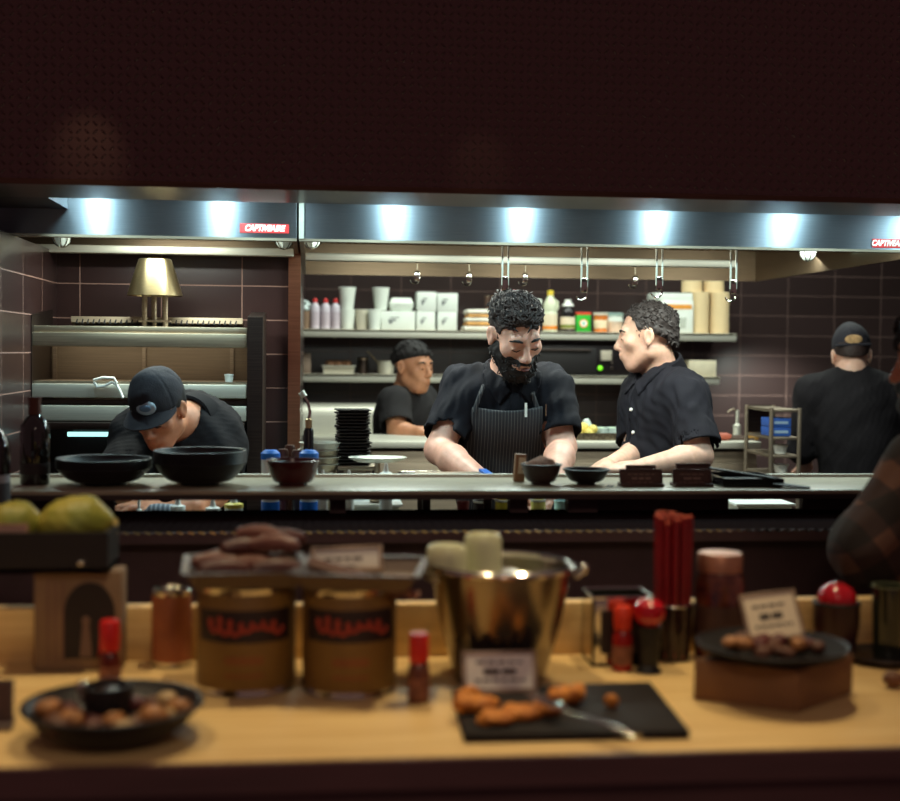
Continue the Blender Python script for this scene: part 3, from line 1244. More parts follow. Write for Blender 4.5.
# ---------------------------------------------------------------- dining counter
ZC = 1.06
cf = WZ(450, 757, ZC).y
cb = WZ(450, 656, ZC).y
counter = thing('dining_counter', 'pale wooden counter in front, with a low upstand along its back', 'counter', (.3, cf, 0))
cw = 4.4
MB().box((0, (cb - cf) / 2, ZC - .018), (cw, cb - cf, .036)).build('counter_top', COUNTER, counter, bevel=.003)
ZU = W(450, 604, cb).z
MB().box((0, cb - cf + .02, (ZC + ZU) / 2 - .018), (cw, .036, ZU - ZC + .036)).build('upstand', COUNTER, counter, bevel=.003)
MB().box((0, .03, (ZC - .036) / 2), (cw, .03, ZC - .036)).build('front_panel', COUNTER_DARK, counter)
MB().box((0, -.004, ZC - .020), (cw, .01, .040)).build('front_edge', COUNTER_DARK, counter)

# ---------------------------------------------------------------- kitchen worktables
ZT = 1.085
prep = thing('prep_table', 'long steel worktable right behind the pass ledge, where the chefs work', 'worktable', (XL + 2.06, 3.32, 0))
MB().box((0, .25, ZT - .015), (4.1, .48, .03)).build('table_top', STEEL, prep, bevel=.003)
for x in (-2.0, -.6, .7, 2.0):
    for y in (.05, .45):
        MB().cyl((x, y, 0), (x, y, ZT - .03), .02, n=12).build('leg', STEEL_DARK, prep)

# prep fridge with the food rail
YPF = 5.5
zpf = W(600, 442, YPF).z
xa, xb = W(371, 440, YPF).x, W(758, 440, YPF).x
fr = thing('prep_fridge', 'steel undercounter fridge with a food rail behind the two standing chefs', 'refrigerator', ((xa + xb) / 2, YPF, 0))
fw = xb - xa
MB().box((0, .22, zpf / 2 - .02), (fw, .42, zpf - .04)).build('body', STEEL_DULL, fr, bevel=.004)
MB().box((0, .21, zpf - .012), (fw + .02, .46, .03)).build('top', STEEL_LIGHT, fr, bevel=.004)
for i in range(4):
    x = -fw / 2 + fw * (i + .5) / 4
    dd = MB().box((x, -.012, zpf - .42), (fw / 4 - .02, .022, .66)).build('door', STEEL_DULL, fr, bevel=.003)
    MB().box((x, -.035, zpf - .13), (.20, .018, .018)).build('handle', CHROME, dd, bevel=.004)

# back counter and the wall shelves over it
YC = 6.75
zbc = W(340, 437, YC).z
xa, xb = XP + .02, W(648, 440, YC).x
bc = thing('back_counter', 'steel back counter under the wall shelves', 'counter', ((xa + xb) / 2, YC, 0))
MB().box((0, .3, zbc - .02), (xb - xa, .62, .04)).build('worktop', STEEL_LIGHT, bc, bevel=.004)
MB().box((0, .32, (zbc - .04) / 2), (xb - xa - .04, .56, zbc - .04)).build('body', STEEL_DULL, bc)
rc = thing('steel_backsplash', 'pale rolled steel backsplash standing on the back counter behind the black plates', 'backsplash', (0, 0, 0))
a, b_ = W(301, 432, 6.95), W(388, 432, 6.95)
rr_ = S(16, 6.95)
prof = [(6.9 + .0, zbc), (6.9, zbc + rr_ * 1.2)] + [(6.9 + .06 - .06 * math.cos(q), zbc + rr_ * 1.2 + .06 * math.sin(q)) for q in np.linspace(.2, PI / 2, 8)] + [(7.1, zbc + rr_ * 1.2 + .06), (7.1, zbc)]
vs = []
for x in (a.x, b_.x):
    vs += [(x - a.x, y - 6.9, z - zbc) for y, z in prof]
n_ = len(prof)
fs = [tuple(range(n_)), tuple(range(2 * n_ - 1, n_ - 1, -1))] + [(k, k + n_, (k + 1) % n_ + n_, (k + 1) % n_) for k in range(n_)]
MB().add(vs, fs).build('steel_sheet', STEEL_LIGHT, rc)
rc.location = (a.x, 6.9, zbc)

YS = 7.0


def shelf(x0, x1, y, label, depth=.36):
    a, b = W(x0, y, YS), W(x1, y, YS)
    t = thing('steel_shelf', label, 'shelf', ((a.x + b.x) / 2, YS, a.z), group='steel shelves on the back wall')
    w = b.x - a.x
    MB().box((0, depth / 2, -.008), (w, depth, .012)).build('board', STEEL, t)
    MB().box((0, .006, -.022), (w, .012, .044)).build('front_lip', STEEL_LIGHT, t, bevel=.005)
    for k in (-.42, 0, .42):
        MB().prism([(k * w - .008, -.014), (k * w + .008, -.014), (k * w + .008, -.05), (k * w - .008, -.05)], depth - .02, depth + .03).build('bracket', STEEL_DULL, t)
    return t


SH1 = shelf(300, 737, 328.5, 'upper steel wall shelf, holding the cups, boxes and jars')
SH2 = shelf(300, 720, 373.5, 'lower steel wall shelf, holding the trays and the small oven')
Z1 = SH1.location.z - .002
Z2 = SH2.location.z - .002
# ---------------------------------------------------------------- the cooks
def skin_mat(name, c, r=.5):
    return pm(name, c, r, 0, var=.08, scale=30, second=tuple(min(255, v + 12) for v in c), sss=.15, bump=.05, bscale=160)


SKIN_A = skin_mat('fair_skin', (216, 160, 138), .45)
SKIN_B = skin_mat('light_skin', (204, 160, 138), .45)
SKIN_C = skin_mat('tan_skin', (186, 128, 94), .5)
SKIN_D = skin_mat('warm_skin', (198, 130, 96), .5)
CLOTH = pm('black_shirt_cloth', (20, 18, 25), .85, var=.12, scale=18, spec=.25, bump=.12, bscale=240)
CLOTH_B = pm('washed_black_cloth', (25, 22, 25), .85, var=.12, scale=14, spec=.25, bump=.12, bscale=240)
CLOTH_C = pm('black_tee_cloth', (22, 19, 21), .9, var=.1, scale=14)
TROUSER = pm('dark_trouser_cloth', (34, 32, 36), .9)
CAPM = pm('black_cap_twill', (38, 36, 44), .85, var=.12, scale=20, bump=.15, bscale=260)
HAIR_DARK = pm('dark_brown_hair', (44, 29, 25), .68, var=.3, scale=40)
HAIR_GREY = pm('greying_dark_hair', (40, 34, 33), .6, var=.1, scale=150, second=(58, 50, 48))
HAIR_BLACK = pm('black_hair', (22, 18, 18), .75, var=.2)
BEARD = pm('dark_beard', (28, 20, 19), .65, var=.2, scale=60)
EYE = pm('dark_eye', (30, 22, 20), .2)
PEARL = pm('white_button', (226, 224, 216), .3)


def V3(v):
    return np.array(v, dtype=np.float32)


# --- bearded chef in the middle, looking down at his work
J = dict(pelvis=V3(W(508, 480, 4.20)[:2] + (0.97,) if False else (W(508, 480, 4.20).x, 4.20, .97)), chest=V3(W(508, 425, 4.13)), neck=V3(W(509, 376, 4.07)),
         head=V3(W(516, 333, 3.97)), shl=V3(W(464, 390, 4.10)), shr=V3(W(550, 390, 4.08)), ell=V3(W(439, 450, 3.99)), elr=V3(W(562, 447, 3.98)),
         wrl=V3(W(490, 487, 3.68)), wrr=V3(W(552, 487, 3.66)))
J['T'] = axes((0.06, -1, 0), (0, -.12, 1))
J['H'] = axes((.22, -.80, -.52), (0.02, -.5, .85))
J['hands'] = dict(l=dict(d=(.55, -.8, -.25), palm=(.2, 0, -1), side=1, curl=.5), r=dict(d=(-.5, -.85, -.25), palm=(-.2, 0, -1), side=-1, curl=.5))
pa, org, _ = person('person', 'bearded cook in a black shirt and pinstriped apron, head bent over his work', J, SKIN_A)
shirt(pa, org, J, CLOTH, sleeve=.80, wr_amp=.008, seed=3, flare=.006, sc=26)
collar(pa, org, J, CLOTH, r=.068, hgt=.04)
collar_flaps(pa, org, J, CLOTH)
trousers(pa, org, J, TROUSER)
hc, _ = hair_cap(pa, org, J, HAIR_DARK, grow=.004, slope=.5, z0=.03, side=.05, amp=.005)
strands(pa, hc, HAIR_DARK, J, org, 700, .030, .0028, .35, keep=lambda q: q[2] > .055, seed=5, lift=.22, name='hair_curls')
strands(pa, hc, HAIR_DARK, J, org, 300, .015, .0022, .2, keep=lambda q: q[2] <= .055 and q[1] > -.07, seed=6, lift=.15, flow=(0, .3, -.8), name='side_hair')
bd = beard(pa, org, J, BEARD, grow=.008, amp=.003)
strands(pa, bd, BEARD, J, org, 260, .018, .0018, .3, seed=8, flow=(0, -.3, -.8), lift=.4, name='beard_hair', keep=lambda q: q[2] < -.045)
face_bits(pa, org, J, HAIR_BLACK, EYE, closed=True)
MB().ell(Vector(loc2w(J['head'], J['H'], (0, -.1035, -.068))) - Vector(org), (.015, .0085, .0042), Matrix(J['H'].tolist())).build('lower_lip', pm('muted_lip', (128, 76, 70), .5), pa)
# apron: a shell over the shirt front
APRON = stripe_mat('pinstripe_apron', (46, 44, 48), (98, 94, 92), .0098, .16)
T, prims = torso_prims(J)
f = Field([J['chest'][0] - .3, J['chest'][1] - .35, .45], [J['chest'][0] + .3, J['chest'][1] + .2, J['chest'][2] + .2], .005)
for kind, c, r in prims:
    f.ell(c, r, .06, T, grow=.036)
pel_ = J['pelvis']
f.cone((pel_[0], pel_[1], .9), (pel_[0], pel_[1], .5), .15, .17, .06, grow=.027)
ztop = W(508, 411, 3.95).z
xL, xR = W(470, 430, 3.97).x, W(543, 430, 3.97).x


def apr(P, F):
    d = F + .003 * wob(P * np.array([1, 1, .5], dtype=np.float32), 22, 9)
    half = (xR - xL) / 2 + np.clip((ztop - .09 - P[..., 2]) * .55, 0, .075)
    d = np.maximum(d, np.abs(P[..., 0] - (xL + xR) / 2) - half)
    d = np.maximum(d, P[..., 2] - ztop - .012 * ((P[..., 0] - (xL + xR) / 2) / .1) ** 2)
    d = np.maximum(d, P[..., 1] - J['chest'][1])
    return np.maximum(d, .52 - P[..., 2])


f.all(apr)
ap = f.build('apron', APRON, pa, org)
O = Vector(org)
for s, xx in ((-1, xL + .012), (1, xR - .012)):
    MB().tube([Vector((xx, J['chest'][1] - .155, ztop - .005)) - O, Vector((xx + .02 * -s, J['chest'][1] - .15, ztop + .05)) - O,
            Vector(J['neck']) + Vector((s * .075, -.035, -.005)) - O, Vector(J['neck']) + Vector((s * .05, .05, .04)) - O], .007, 8, .35).build('neck_strap', APRON, ap)
for px_, y0, y1, mat, nm in ((526, 403, 414, WHITE, 'pen'), (546, 404, 413, CHROME, 'clip_pen')):
    a, b = W(px_, y0, 3.915) - O, W(px_, y1 + 3, 3.915) - O
    MB().tube([b, a], .0038 if nm == 'pen' else .0025, 8).build(nm, mat, pa)

# --- grey-haired chef on the right, in profile, looking left
J = dict(pelvis=V3((W(668, 480, 4.58).x, 4.58, .98)), chest=V3(W(664, 425, 4.56)), neck=V3(W(661, 371, 4.57)), head=V3(W(646.5, 336, 4.56)),
         shl=V3(W(642, 393, 4.73)), shr=V3(W(686, 396, 4.42)), ell=V3(W(641, 452, 4.62)), elr=V3(W(700, 456, 4.30)), wrl=V3(W(607, 467, 4.22)), wrr=V3(W(632, 470, 4.10)))
J['T'] = axes((-.93, -.36, 0), (.05, 0, 1))
J['H'] = axes((-.93, .28, -.10), (.02, 0, 1))
J['bulk'] = 1.06
J['belly'] = True
J['hands'] = dict(l=dict(d=(-.7, -.7, -.1), palm=(.0, -.2, -1), side=1, curl=.6), r=dict(d=(-1, -.1, .05), palm=(0, .1, -1), side=-1, curl=.55))
pb, org, _ = person('person', 'grey-haired cook in a buttoned black shirt turning his head to the left', J, SKIN_B)
shirt(pb, org, J, CLOTH, sleeve=.86, wr_amp=.008, seed=12, flare=.016, sc=26)
collar(pb, org, J, CLOTH, r=.072, hgt=.046)
collar_flaps(pb, org, J, CLOTH)
trousers(pb, org, J, TROUSER)
hc, _ = hair_cap(pb, org, J, HAIR_GREY, grow=.004, slope=.78, z0=.034, side=.05, amp=.004)
strands(pb, hc, HAIR_GREY, J, org, 560, .015, .0021, .5, keep=lambda q: q[2] > .05, seed=15, lift=.45, name='hair_curls')
strands(pb, hc, HAIR_GREY, J, org, 320, .022, .0026, .2, keep=lambda q: q[2] <= .05 and q[1] > -.05, seed=16, lift=.2, flow=(0, .5, -.6), name='side_hair')
face_bits(pb, org, J, HAIR_BLACK, EYE)
O = Vector(org)
for px_, py_, Y in ((639, 381, 4.50), (639, 404, 4.43), (628.5, 431, 4.38), (618.5, 457, 4.38)):
    pass
ft = Vector(J['T'][:, 1]) * -1
# snap buttons run down the placket: find the shirt front along the facing direction
sh_o = [o for o in pb.children if o.name.startswith('shirt')][0]
co = np.empty(len(sh_o.data.vertices) * 3, dtype=np.float32)
sh_o.data.vertices.foreach_get('co', co)
co = co.reshape(-1, 3)
la, fa = J['T'][:, 0], -J['T'][:, 1]
cc = J['chest'] - V3(org)
for z in (W(0, 381, 4.45).z, W(0, 406, 4.4).z, W(0, 431, 4.4).z, W(0, 457, 4.4).z):
    s = co[(np.abs(co[:, 2] - z) < .008) & (np.abs((co - cc) @ la - .012) < .012)]
    if len(s):
        q = s[np.argmax(s @ fa)]
        MB().ell(q + fa * .001, (.0065, .0065, .0065)).build('snap_button', PEARL, pb)

# --- cook bent over at the left, in a black cap
J = dict(pelvis=V3((W(186, 480, 4.02).x, 4.02, .96)), chest=V3(W(184, 452, 3.92)), neck=V3(W(186, 421, 3.84)), head=V3(W(159, 409, 3.72)),
         shl=V3(W(138, 436, 3.86)), shr=V3(W(205, 433, 3.90)), ell=V3(W(120, 482, 3.72)), elr=V3(W(218, 488, 3.76)), wrl=V3(W(150, 508, 3.56)), wrr=V3(W(192, 508, 3.55)))
J['T'] = axes((-.12, -1, 0), (-.05, -.35, 1))
J['H'] = axes((-.30, -.78, -.55), (-.2, -.5, .8))
J['hs'] = .87
J['hands'] = dict(l=dict(d=(-.6, -.5, .05), palm=(.2, 0, -1), side=1, curl=.7), r=dict(d=(-1, -.25, .0), palm=(-.2, 0, -1), side=-1, curl=.6))
pc, org, _ = person('person', 'cook in a black peaked cap bending low behind the stacked bowls', J, SKIN_D)
shirt(pc, org, J, CLOTH_B, sleeve=.86, wr_amp=.006, seed=22)
collar(pc, org, J, CLOTH_B, r=.064, hgt=.03, drop=.01)
trousers(pc, org, J, TROUSER)
hc, _ = hair_cap(pc, org, J, HAIR_BLACK, grow=.006, slope=.6, z0=.006, amp=.002, zmax=.06)
face_bits(pc, org, J, HAIR_BLACK, EYE, closed=True)
ball_cap(pc, org, J, CAPM, k=.87, badge=(0.022, -.114, .076), badge_col=(pm('silver_badge', (170, 190, 205), .4), pm('badge_blue', (96, 124, 150), .4)))

# --- dark-haired cook further back, facing right
J = dict(pelvis=V3((W(404, 480, 6.2).x, 6.27, .98)), chest=V3(W(405, 425, 6.24)), neck=V3(W(406, 390, 6.22)), head=V3(W(413.5, 366, 6.15)),
         shl=V3(W(394, 403, 6.05)), shr=V3(W(422, 400, 6.38)), ell=V3(W(397, 432, 5.95)), elr=V3(W(432, 434, 6.3)), wrl=V3(W(420, 433, 5.86)), wrr=V3(W(446, 438, 6.0)))
J['T'] = axes((.80, -.6, 0), (0, 0, 1))
J['H'] = axes((.66, -.72, -.10), (0, 0, 1))
J['hands'] = dict(l=dict(d=(1, -.1, 0), palm=(0, 0, -1), side=-1, curl=.4), r=dict(d=(1, -.4, -.1), palm=(0, 0, -1), side=1, curl=.4))
pd_, org, _ = person('person', 'young dark-haired cook in a black tee behind the back worktop, facing right', J, SKIN_C, h=.0055)
shirt(pd_, org, J, CLOTH_C, sleeve=.8, wr_amp=.004, seed=32, h=.006)
trousers(pd_, org, J, TROUSER, h=.01)
hc, _ = hair_cap(pd_, org, J, HAIR_BLACK, grow=.008, slope=.36, z0=.03, amp=.003, h=.005)
strands(pd_, hc, HAIR_BLACK, J, org, 220, .03, .003, .2, keep=lambda q: q[2] > .02, seed=35, lift=.08, name='hair_locks', flow=(0, .8, -.1))
face_bits(pd_, org, J, HAIR_BLACK, EYE)

# --- cook at the right seen from behind in a black cap
J = dict(pelvis=V3((W(862, 480, 5.5).x, 5.5, .98)), chest=V3(W(857, 425, 5.5)), neck=V3(W(852, 369, 5.5)), head=V3(W(851, 355, 5.55)),
         shl=V3(W(812, 393, 5.53)), shr=V3(W(892, 393, 5.47)), ell=V3(W(801, 449, 5.60)), elr=V3(W(902, 450, 5.5)), wrl=V3(W(806, 466, 5.90)), wrr=V3(W(880, 470, 5.8)))
J['T'] = axes((.12, 1, 0), (0, .03, 1))
J['H'] = axes((.30, 1, -.16), (0, .15, 1))
J['bulk'] = 1.08
J['hands'] = dict(l=dict(d=(.2, .9, -.3), palm=(.2, 0, -1), side=1, curl=.5), r=dict(d=(-.3, .9, -.3), palm=(0, 0, -1), side=-1, curl=.5))
pe, org, _ = person('person', 'cook in a black cap and long black shirt seen from behind', J, SKIN_B, h=.0055)
shirt(pe, org, J, CLOTH_B, neck_r=.052, sleeve=1.35, wr_amp=.006, seed=42, h=.0055, hem=-.14)
trousers(pe, org, J, TROUSER, h=.01)
hc, _ = hair_cap(pe, org, J, HAIR_DARK, grow=.003, slope=.35, z0=.012, amp=.002, zmax=.05, h=.005)
cp = ball_cap(pe, org, J, CAPM, h=.005)
O = Vector(org)
M = Matrix(J['H'].tolist())
pcn = Vector(loc2w(J['head'], J['H'], (0, .113, .052))) - O
MB().ell(pcn, (.037, .008, .021), M).build('rear_patch', pm('tan_patch', (176, 140, 96), .8, var=.25, scale=60), cp)
q = MB()
q.tube([Vector(loc2w(J['head'], J['H'], (.06 * math.cos(a) * 1.2, .095 + .018 * math.sin(a), .030))) - O for a in np.linspace(0, PI, 9)], .006, 6)
q.build('rear_strap', CAPM, cp)

# --- person in a plaid shirt at the right edge, on the guest side of the bar
J = dict(pelvis=V3((W(990, 520, 2.52).x, 2.52, .98)), chest=V3((W(978, 520, 2.52).x, 2.52, 1.28)), neck=V3(W(955, 425, 2.5)), head=V3(W(948, 358, 2.47)),
         shl=V3(W(927, 467, 2.42)), shr=V3(W(1015, 470, 2.66)), ell=V3(W(868, 548, 2.42)), elr=V3(W(1040, 580, 2.62)), wrl=V3(W(955, 580, 2.40)), wrr=V3(W(990, 610, 2.42)))
J['T'] = axes((-.80, .6, 0), (-.03, 0, 1))
J['H'] = axes((-.75, .66, -.12), (0, 0, 1))
J['hands'] = dict(l=dict(d=(1, -.1, -.1), palm=(0, 1, 0), side=1, curl=.5), r=dict(d=(-.5, 0, -1), palm=(-1, 0, 0), side=-1, curl=.5))
pf, org, _ = person('person', 'person in a dark plaid shirt at the right edge, cut off by the frame', J, SKIN_D, h=.006)
shirt(pf, org, J, plaid_mat('plaid_flannel'), sleeve=1.75, wr_amp=.006, seed=52, h=.006, hem=-.14, grow=.02)
collar(pf, org, J, pm('dark_flannel', (70, 46, 40), .9), r=.068, hgt=.035)
trousers(pf, org, J, TROUSER, h=.01)
hc, _ = hair_cap(pf, org, J, HAIR_BLACK, grow=.018, slope=.35, z0=.015, amp=.006, h=.005)
strands(pf, hc, HAIR_BLACK, J, org, 260, .04, .004, .4, seed=55, lift=.3, name='hair_locks')
face_bits(pf, org, J, HAIR_BLACK, EYE)
beard(pf, org, J, BEARD, grow=.012, h=.005)
# ---------------------------------------------------------------- broiler in the alcove
YB0 = 4.16
xa, xb = W(30, 400, YB0).x, W(247, 400, YB0).x
bw_ = xb - xa
zt = W(140, 326, YB0).z
t = thing('broiler', 'tall steel broiler range with slotted top and two front rails in the alcove', 'broiler', ((xa + xb) / 2, YB0, 0))


def bz(y, Y=YB0):
    return W(140, y, Y).z


dep = .30
MB().box((0, dep - .01, (bz(470) + zt) / 2), (bw_, .02, zt - bz(470))).build('back_panel', brushed('smoked_steel', (150, 136, 114), .5, var=.08, metal=.8), t)
MB().box((0, .16, .5 * bz(462)), (bw_, .28, bz(462))).build('lower_body', DARK_GLOSS, t, bevel=.004)
MB().box((0, .14, bz(330)), (bw_, .28, S(7, YB0))).build('top_panel', STEEL, t, bevel=.003)
MB().box((0, -.006, bz(340)), (bw_, .022, S(14, YB0))).build('top_rail', STEEL, t, bevel=.004)
vt = MB().box((.035, .205, bz(321)), (S(172, YB0), .06, S(6, YB0)), (R(-14), 0, 0)).build('vent_strip', STEEL, t)
m = MB()
for i in range(30):
    m.box((.035 - S(80, YB0) + S(5.5, YB0) * i, .180, bz(321.2)), (S(2.4, YB0), .012, S(4.5, YB0)), (R(-14), R(18), 0))
m.build('vent_slot', BLACK, vt)
for y0, y1, nm, yy in ((384, 397.5, 'upper_front_rail', -.01), (405.5, 420.5, 'lower_front_rail', -.015)):
    MB().box((0, yy, bz((y0 + y1) / 2)), (bw_, .03, S(y1 - y0, YB0))).build(nm, STEEL_LIGHT, t, bevel=.004)
MB().box((0, .12, bz(383)), (bw_, .25, .010)).build('plate_shelf', STEEL, t)
MB().box((0, .12, bz(402)), (bw_, .25, .012)).build('grill_drawer', STEEL_DARK, t)
MB().box((0, .05, bz(425)), (bw_ - .01, .24, S(7, YB0))).build('control_panel', STEEL_DARK, t, bevel=.003)
MB().box((0, .10, bz(445)), (bw_ - .01, .04, S(34, YB0))).build('oven_front', DARK_GLOSS, t)
lt = MB().cyl((-bw_ / 2 + S(34, YB0), .03, bz(435)), (-bw_ / 2 + S(86, YB0), .03, bz(435)), S(2.3, YB0), n=12).build('tube_light', CYAN_GLOW, t)
for x, nm in ((-bw_ / 2 + .006, 'side_panel'), (bw_ / 2 + S(8, YB0), 'side_panel')):
    w0 = .012 if x < 0 else S(15, YB0)
    MB().add([(x - w0 / 2, -.03, 0), (x + w0 / 2, -.03, 0), (x + w0 / 2, .30, 0), (x - w0 / 2, .30, 0),
              (x - w0 / 2, -.03, bz(316)), (x + w0 / 2, -.03, bz(316)), (x + w0 / 2, .30, bz(308)), (x - w0 / 2, .30, bz(308))],
             [(0, 3, 2, 1), (4, 5, 6, 7), (0, 1, 5, 4), (1, 2, 6, 5), (2, 3, 7, 6), (3, 0, 4, 7)]).build(nm, STEEL_DARK, t)
for x in (-.31, -.02, .27):
    MB().box((x, .275, bz(365)), (.012, .01, S(34, YB0))).build('back_seam', STEEL, t)
# flue cap on three rods
YV = 4.30
c = W(155, 330, YV)
fl = thing('flue_cap', 'brushed steel cone cap on three rods standing on the broiler top', 'flue cap', (c.x, YV, zt + .0005))
zc0, zc1 = W(155, 296, YV).z - zt, W(155, 260, YV).z - zt
r0, r1 = S(27, YV), S(16, YV)
MB().lathe([(r0, zc0), (r1, zc1), (r1 - .004, zc1 + .003), (0, zc1 + .004), (0, zc1), (r1 - .004, zc1 - .003), (r0 - .003, zc0)], n=48).build('cone', brushed('bronzed_steel', (190, 172, 132), .3, var=.06), fl)
for dx, dy in ((-.032, -.01), (-.006, .028), (.034, -.012)):
    MB().cyl((dx, dy, 0), (dx, dy, zc0 + .055), .009, n=12).build('rod', STEEL, fl)
MB().box((0, 0, .018), (.10, .05, .006)).build('rod_bracket', STEEL_DULL, fl)
# white cloth and spare tongs on the front rail
pts = [W(94, 382, 4.12), W(97, 387, 4.11), W(104, 386, 4.11), W(112, 382, 4.11), W(117, 385, 4.11), W(121, 393, 4.11), W(123, 398, 4.105)]
q = thing('cord_loop', 'white cord looped over the upper front rail of the broiler', 'cord', tuple(pts[3]))
MB().tube([p - pts[3] for p in pts], .0045, 8).build('cord', WHITE, q)
MB().tube([p - pts[3] + Vector((0, -.004, .006)) for p in (pts[0], W(103, 379.5, 4.11), W(114, 380, 4.11), pts[4])], .0045, 8).build('cord_end', WHITE, q)
for px_, lab in ((229, 'small white tub lid end on the right end of the broiler rail'),):
    p = W(px_, 384, 4.17)
    q = thing('small_tub', 'small white tub on the right end of the broiler rail', 'tub', (p.x, 4.17, p.z))
    MB().lathe([(0, 0), (.012, 0), (.014, .028), (.012, .028), (.010, .006), (0, .005)], n=20).build('cup', WHITE, q)
    MB().lathe([(0, .026), (.0152, .026), (.0152, .031), (0, .033)], n=20).build('lid', WHITE, q)

# ---------------------------------------------------------------- upper shelf goods
GREY_INK = pm('grey_print', (120, 124, 124), .8)


def on1(px_, Y=YS + .12):
    return W(px_, 331, Y).x


def bottle_small(px_, Y, z, hpx, wpx, label, bodym, capm, group=None, name='bottle', lab=None):
    x = W(px_, 331, Y).x
    r, h = S(wpx / 2, Y), S(hpx, Y)
    t = thing(name, label, 'bottle', (x, Y, z), group=group)
    MB().lathe([(0, 0), (r * .95, 0), (r, .006), (r, h * .68), (r * .9, h * .76), (r * .45, h * .84), (r * .42, h * .88), (0, h * .88)], n=24).build('body', bodym, t)
    MB().lathe([(0, h * .86), (r * .5, h * .86), (r * .48, h * .95), (r * .25, h * 1.0), (0, h * 1.0)], n=20).build('cap', capm, t)
    if lab:
        MB().lathe([(r * 1.01, h * .12), (r * 1.015, h * .13), (r * 1.015, h * .55), (r * 1.01, h * .56)], n=24).build('label', lab, t)
    return t


LILAC = pm('pale_lilac_plastic', (205, 196, 206), .4, var=.05)
for px_, lab in ((315, 'white bottle with red cap, first of three beside the clear bag'), (325.5, 'white bottle with red cap, the middle one of three on the top shelf'),
                 (335.5, 'white bottle with red cap beside the stacked paper cups')):
    bottle_small(px_, YS + .10, Z1, 31, 9.4, lab, LILAC, RED, 'red-capped bottles on the upper shelf', lab=pm('faint_label', (190, 176, 186), .6))
# clear bag of lids in a brown tub at the shelf end
p = W(305, 331, YS + .1)
t = thing('brown_tub', 'dull brown tub at the left end of the upper shelf', 'tub', (p.x, YS + .1, Z1))
MB().lathe([(0, 0), (.022, 0), (.027, .10), (.024, .10), (.020, .006), (0, .005)], n=24).build('tub', pm('kraft_brown', (128, 104, 84), .8), t)
t = thing('bag_of_lids', 'crumpled clear bag lying on top of the brown tub', 'bag', (p.x, YS + .1, Z1 + .10))
f = Field([-.06, -.06, -.02], [.06, .06, .09], .004)
for i in range(14):
    f.ell((RNG.uniform(-.02, .02), RNG.uniform(-.02, .02), RNG.uniform(.01, .055)), (.016, .013, .012), .006)
f.ell((0, 0, .01), (.024, .024, .012), .01)
f.all(lambda P, F: np.maximum(F, -P[..., 2]))
f.build('bag', pm('cloudy_plastic', (186, 200, 198), .25, var=.3, scale=60), t)


def cup(px_, ytop, ybot, Y, z, label, mat, wtop=17, wbot=12, group='paper cups on the upper shelf', invert=False, name='paper_cup'):
    x = W(px_, 331, Y).x
    h = S(ybot - ytop, Y)
    a, b = S(wbot / 2, Y), S(wtop / 2, Y)
    t = thing(name, label, 'cup', (x, Y, z), group=group)
    MB().lathe([(0, .004), (a - .002, .004), (a, 0), (b, h - .004), (b - .002, h - .004), (a - .003, .006), (0, .006)], n=28).build('cup', mat, t)
    MB().lathe([(b + .0015 * math.cos(q), h - .002 + .003 * math.sin(q)) for q in np.linspace(0, 2 * PI, 9)[:-1]], n=28, closed=True).build('rolled_rim', mat, t)
    return t


hh = S(20.5, YS + .1)
CUPW = pm('white_cup_paper', (226, 232, 222), .6, var=.03)
CUPK = pm('cream_cup_paper', (210, 204, 184), .6, var=.04)
cup(347.5, 311, 331, YS + .1, Z1, 'white paper cup on the shelf carrying a second taller cup', CUPW, 15, 12)
cup(347, 289, 311, YS + .1, Z1 + S(20, YS + .1), 'tall white paper cup balanced on another cup, near the red caps', CUPW)
cup(362, 311, 331, YS + .1, Z1, 'cream paper cup standing alone between the two cup stacks', CUPK, 14, 11)
cup(374.5, 311, 331, YS + .04, Z1, 'white paper cup half hidden by the wide white box', CUPW, 14, 11)
cup(380.5, 289, 311, YS + .1, Z1 + S(20, YS + .1), 'tall white paper cup beside the foam clamshell', CUPW)


def carton(px0, px1, y0, y1, Y, z, label, mat, group, name='carton', marks=True, dp=.16, mk=GREY_INK):
    a, b = W(px0, 331, Y).x, W(px1, 331, Y).x
    h = S(y1 - y0, Y)
    t = thing(name, label, 'box', ((a + b) / 2, Y, z), group=group)
    w = b - a
    MB().box((0, dp / 2, h / 2), (w, dp, h)).build('box', mat, t, bevel=.0025)
    if marks:
        m = MB()
        m.box((-w * .18, -.0006, h * .52), (w * .22, .001, h * .10))
        m.box((-w * .10, -.0006, h * .66), (w * .26, .001, h * .05))
        m.box((-w * .22, -.0006, h * .40), (w * .10, .001, h * .14))
        m.build('print', mk, t)
    MB().box((0, dp / 2, h + .0004), (w * .98, .035, .001)).build('tape', CREAM, t)
    return t


BOXW = pm('white_carton', (222, 228, 220), .8, var=.04)
G = 'white cartons on the upper shelf'
carton(381, 415, 312, 331, YS + .06, Z1, 'wide low white carton under the foam clamshell', BOXW, G)
carton(416.5, 435, 312, 331, YS + .07, Z1, 'small white carton, lower of the left pair next to the wide one', BOXW, G)
carton(417, 436, 292, 311.5, YS + .07, Z1 + S(19.2, YS + .07), 'small white carton, upper of the left pair beside the clamshell', BOXW, G)
carton(437.5, 457, 312, 331, YS + .07, Z1, 'small white carton, lower of the pair beside the folded towels', BOXW, G)
carton(437, 457.5, 293, 311.5, YS + .07, Z1 + S(19.2, YS + .07), 'small white carton, upper of the pair beside the folded towels', BOXW, G)
p = W(401, 311, YS + .13)
t = thing('foam_clamshell', 'white foam clamshell box lying on the wide white carton', 'food box', (p.x, YS + .14, Z1 + S(19.4, YS + .06)))
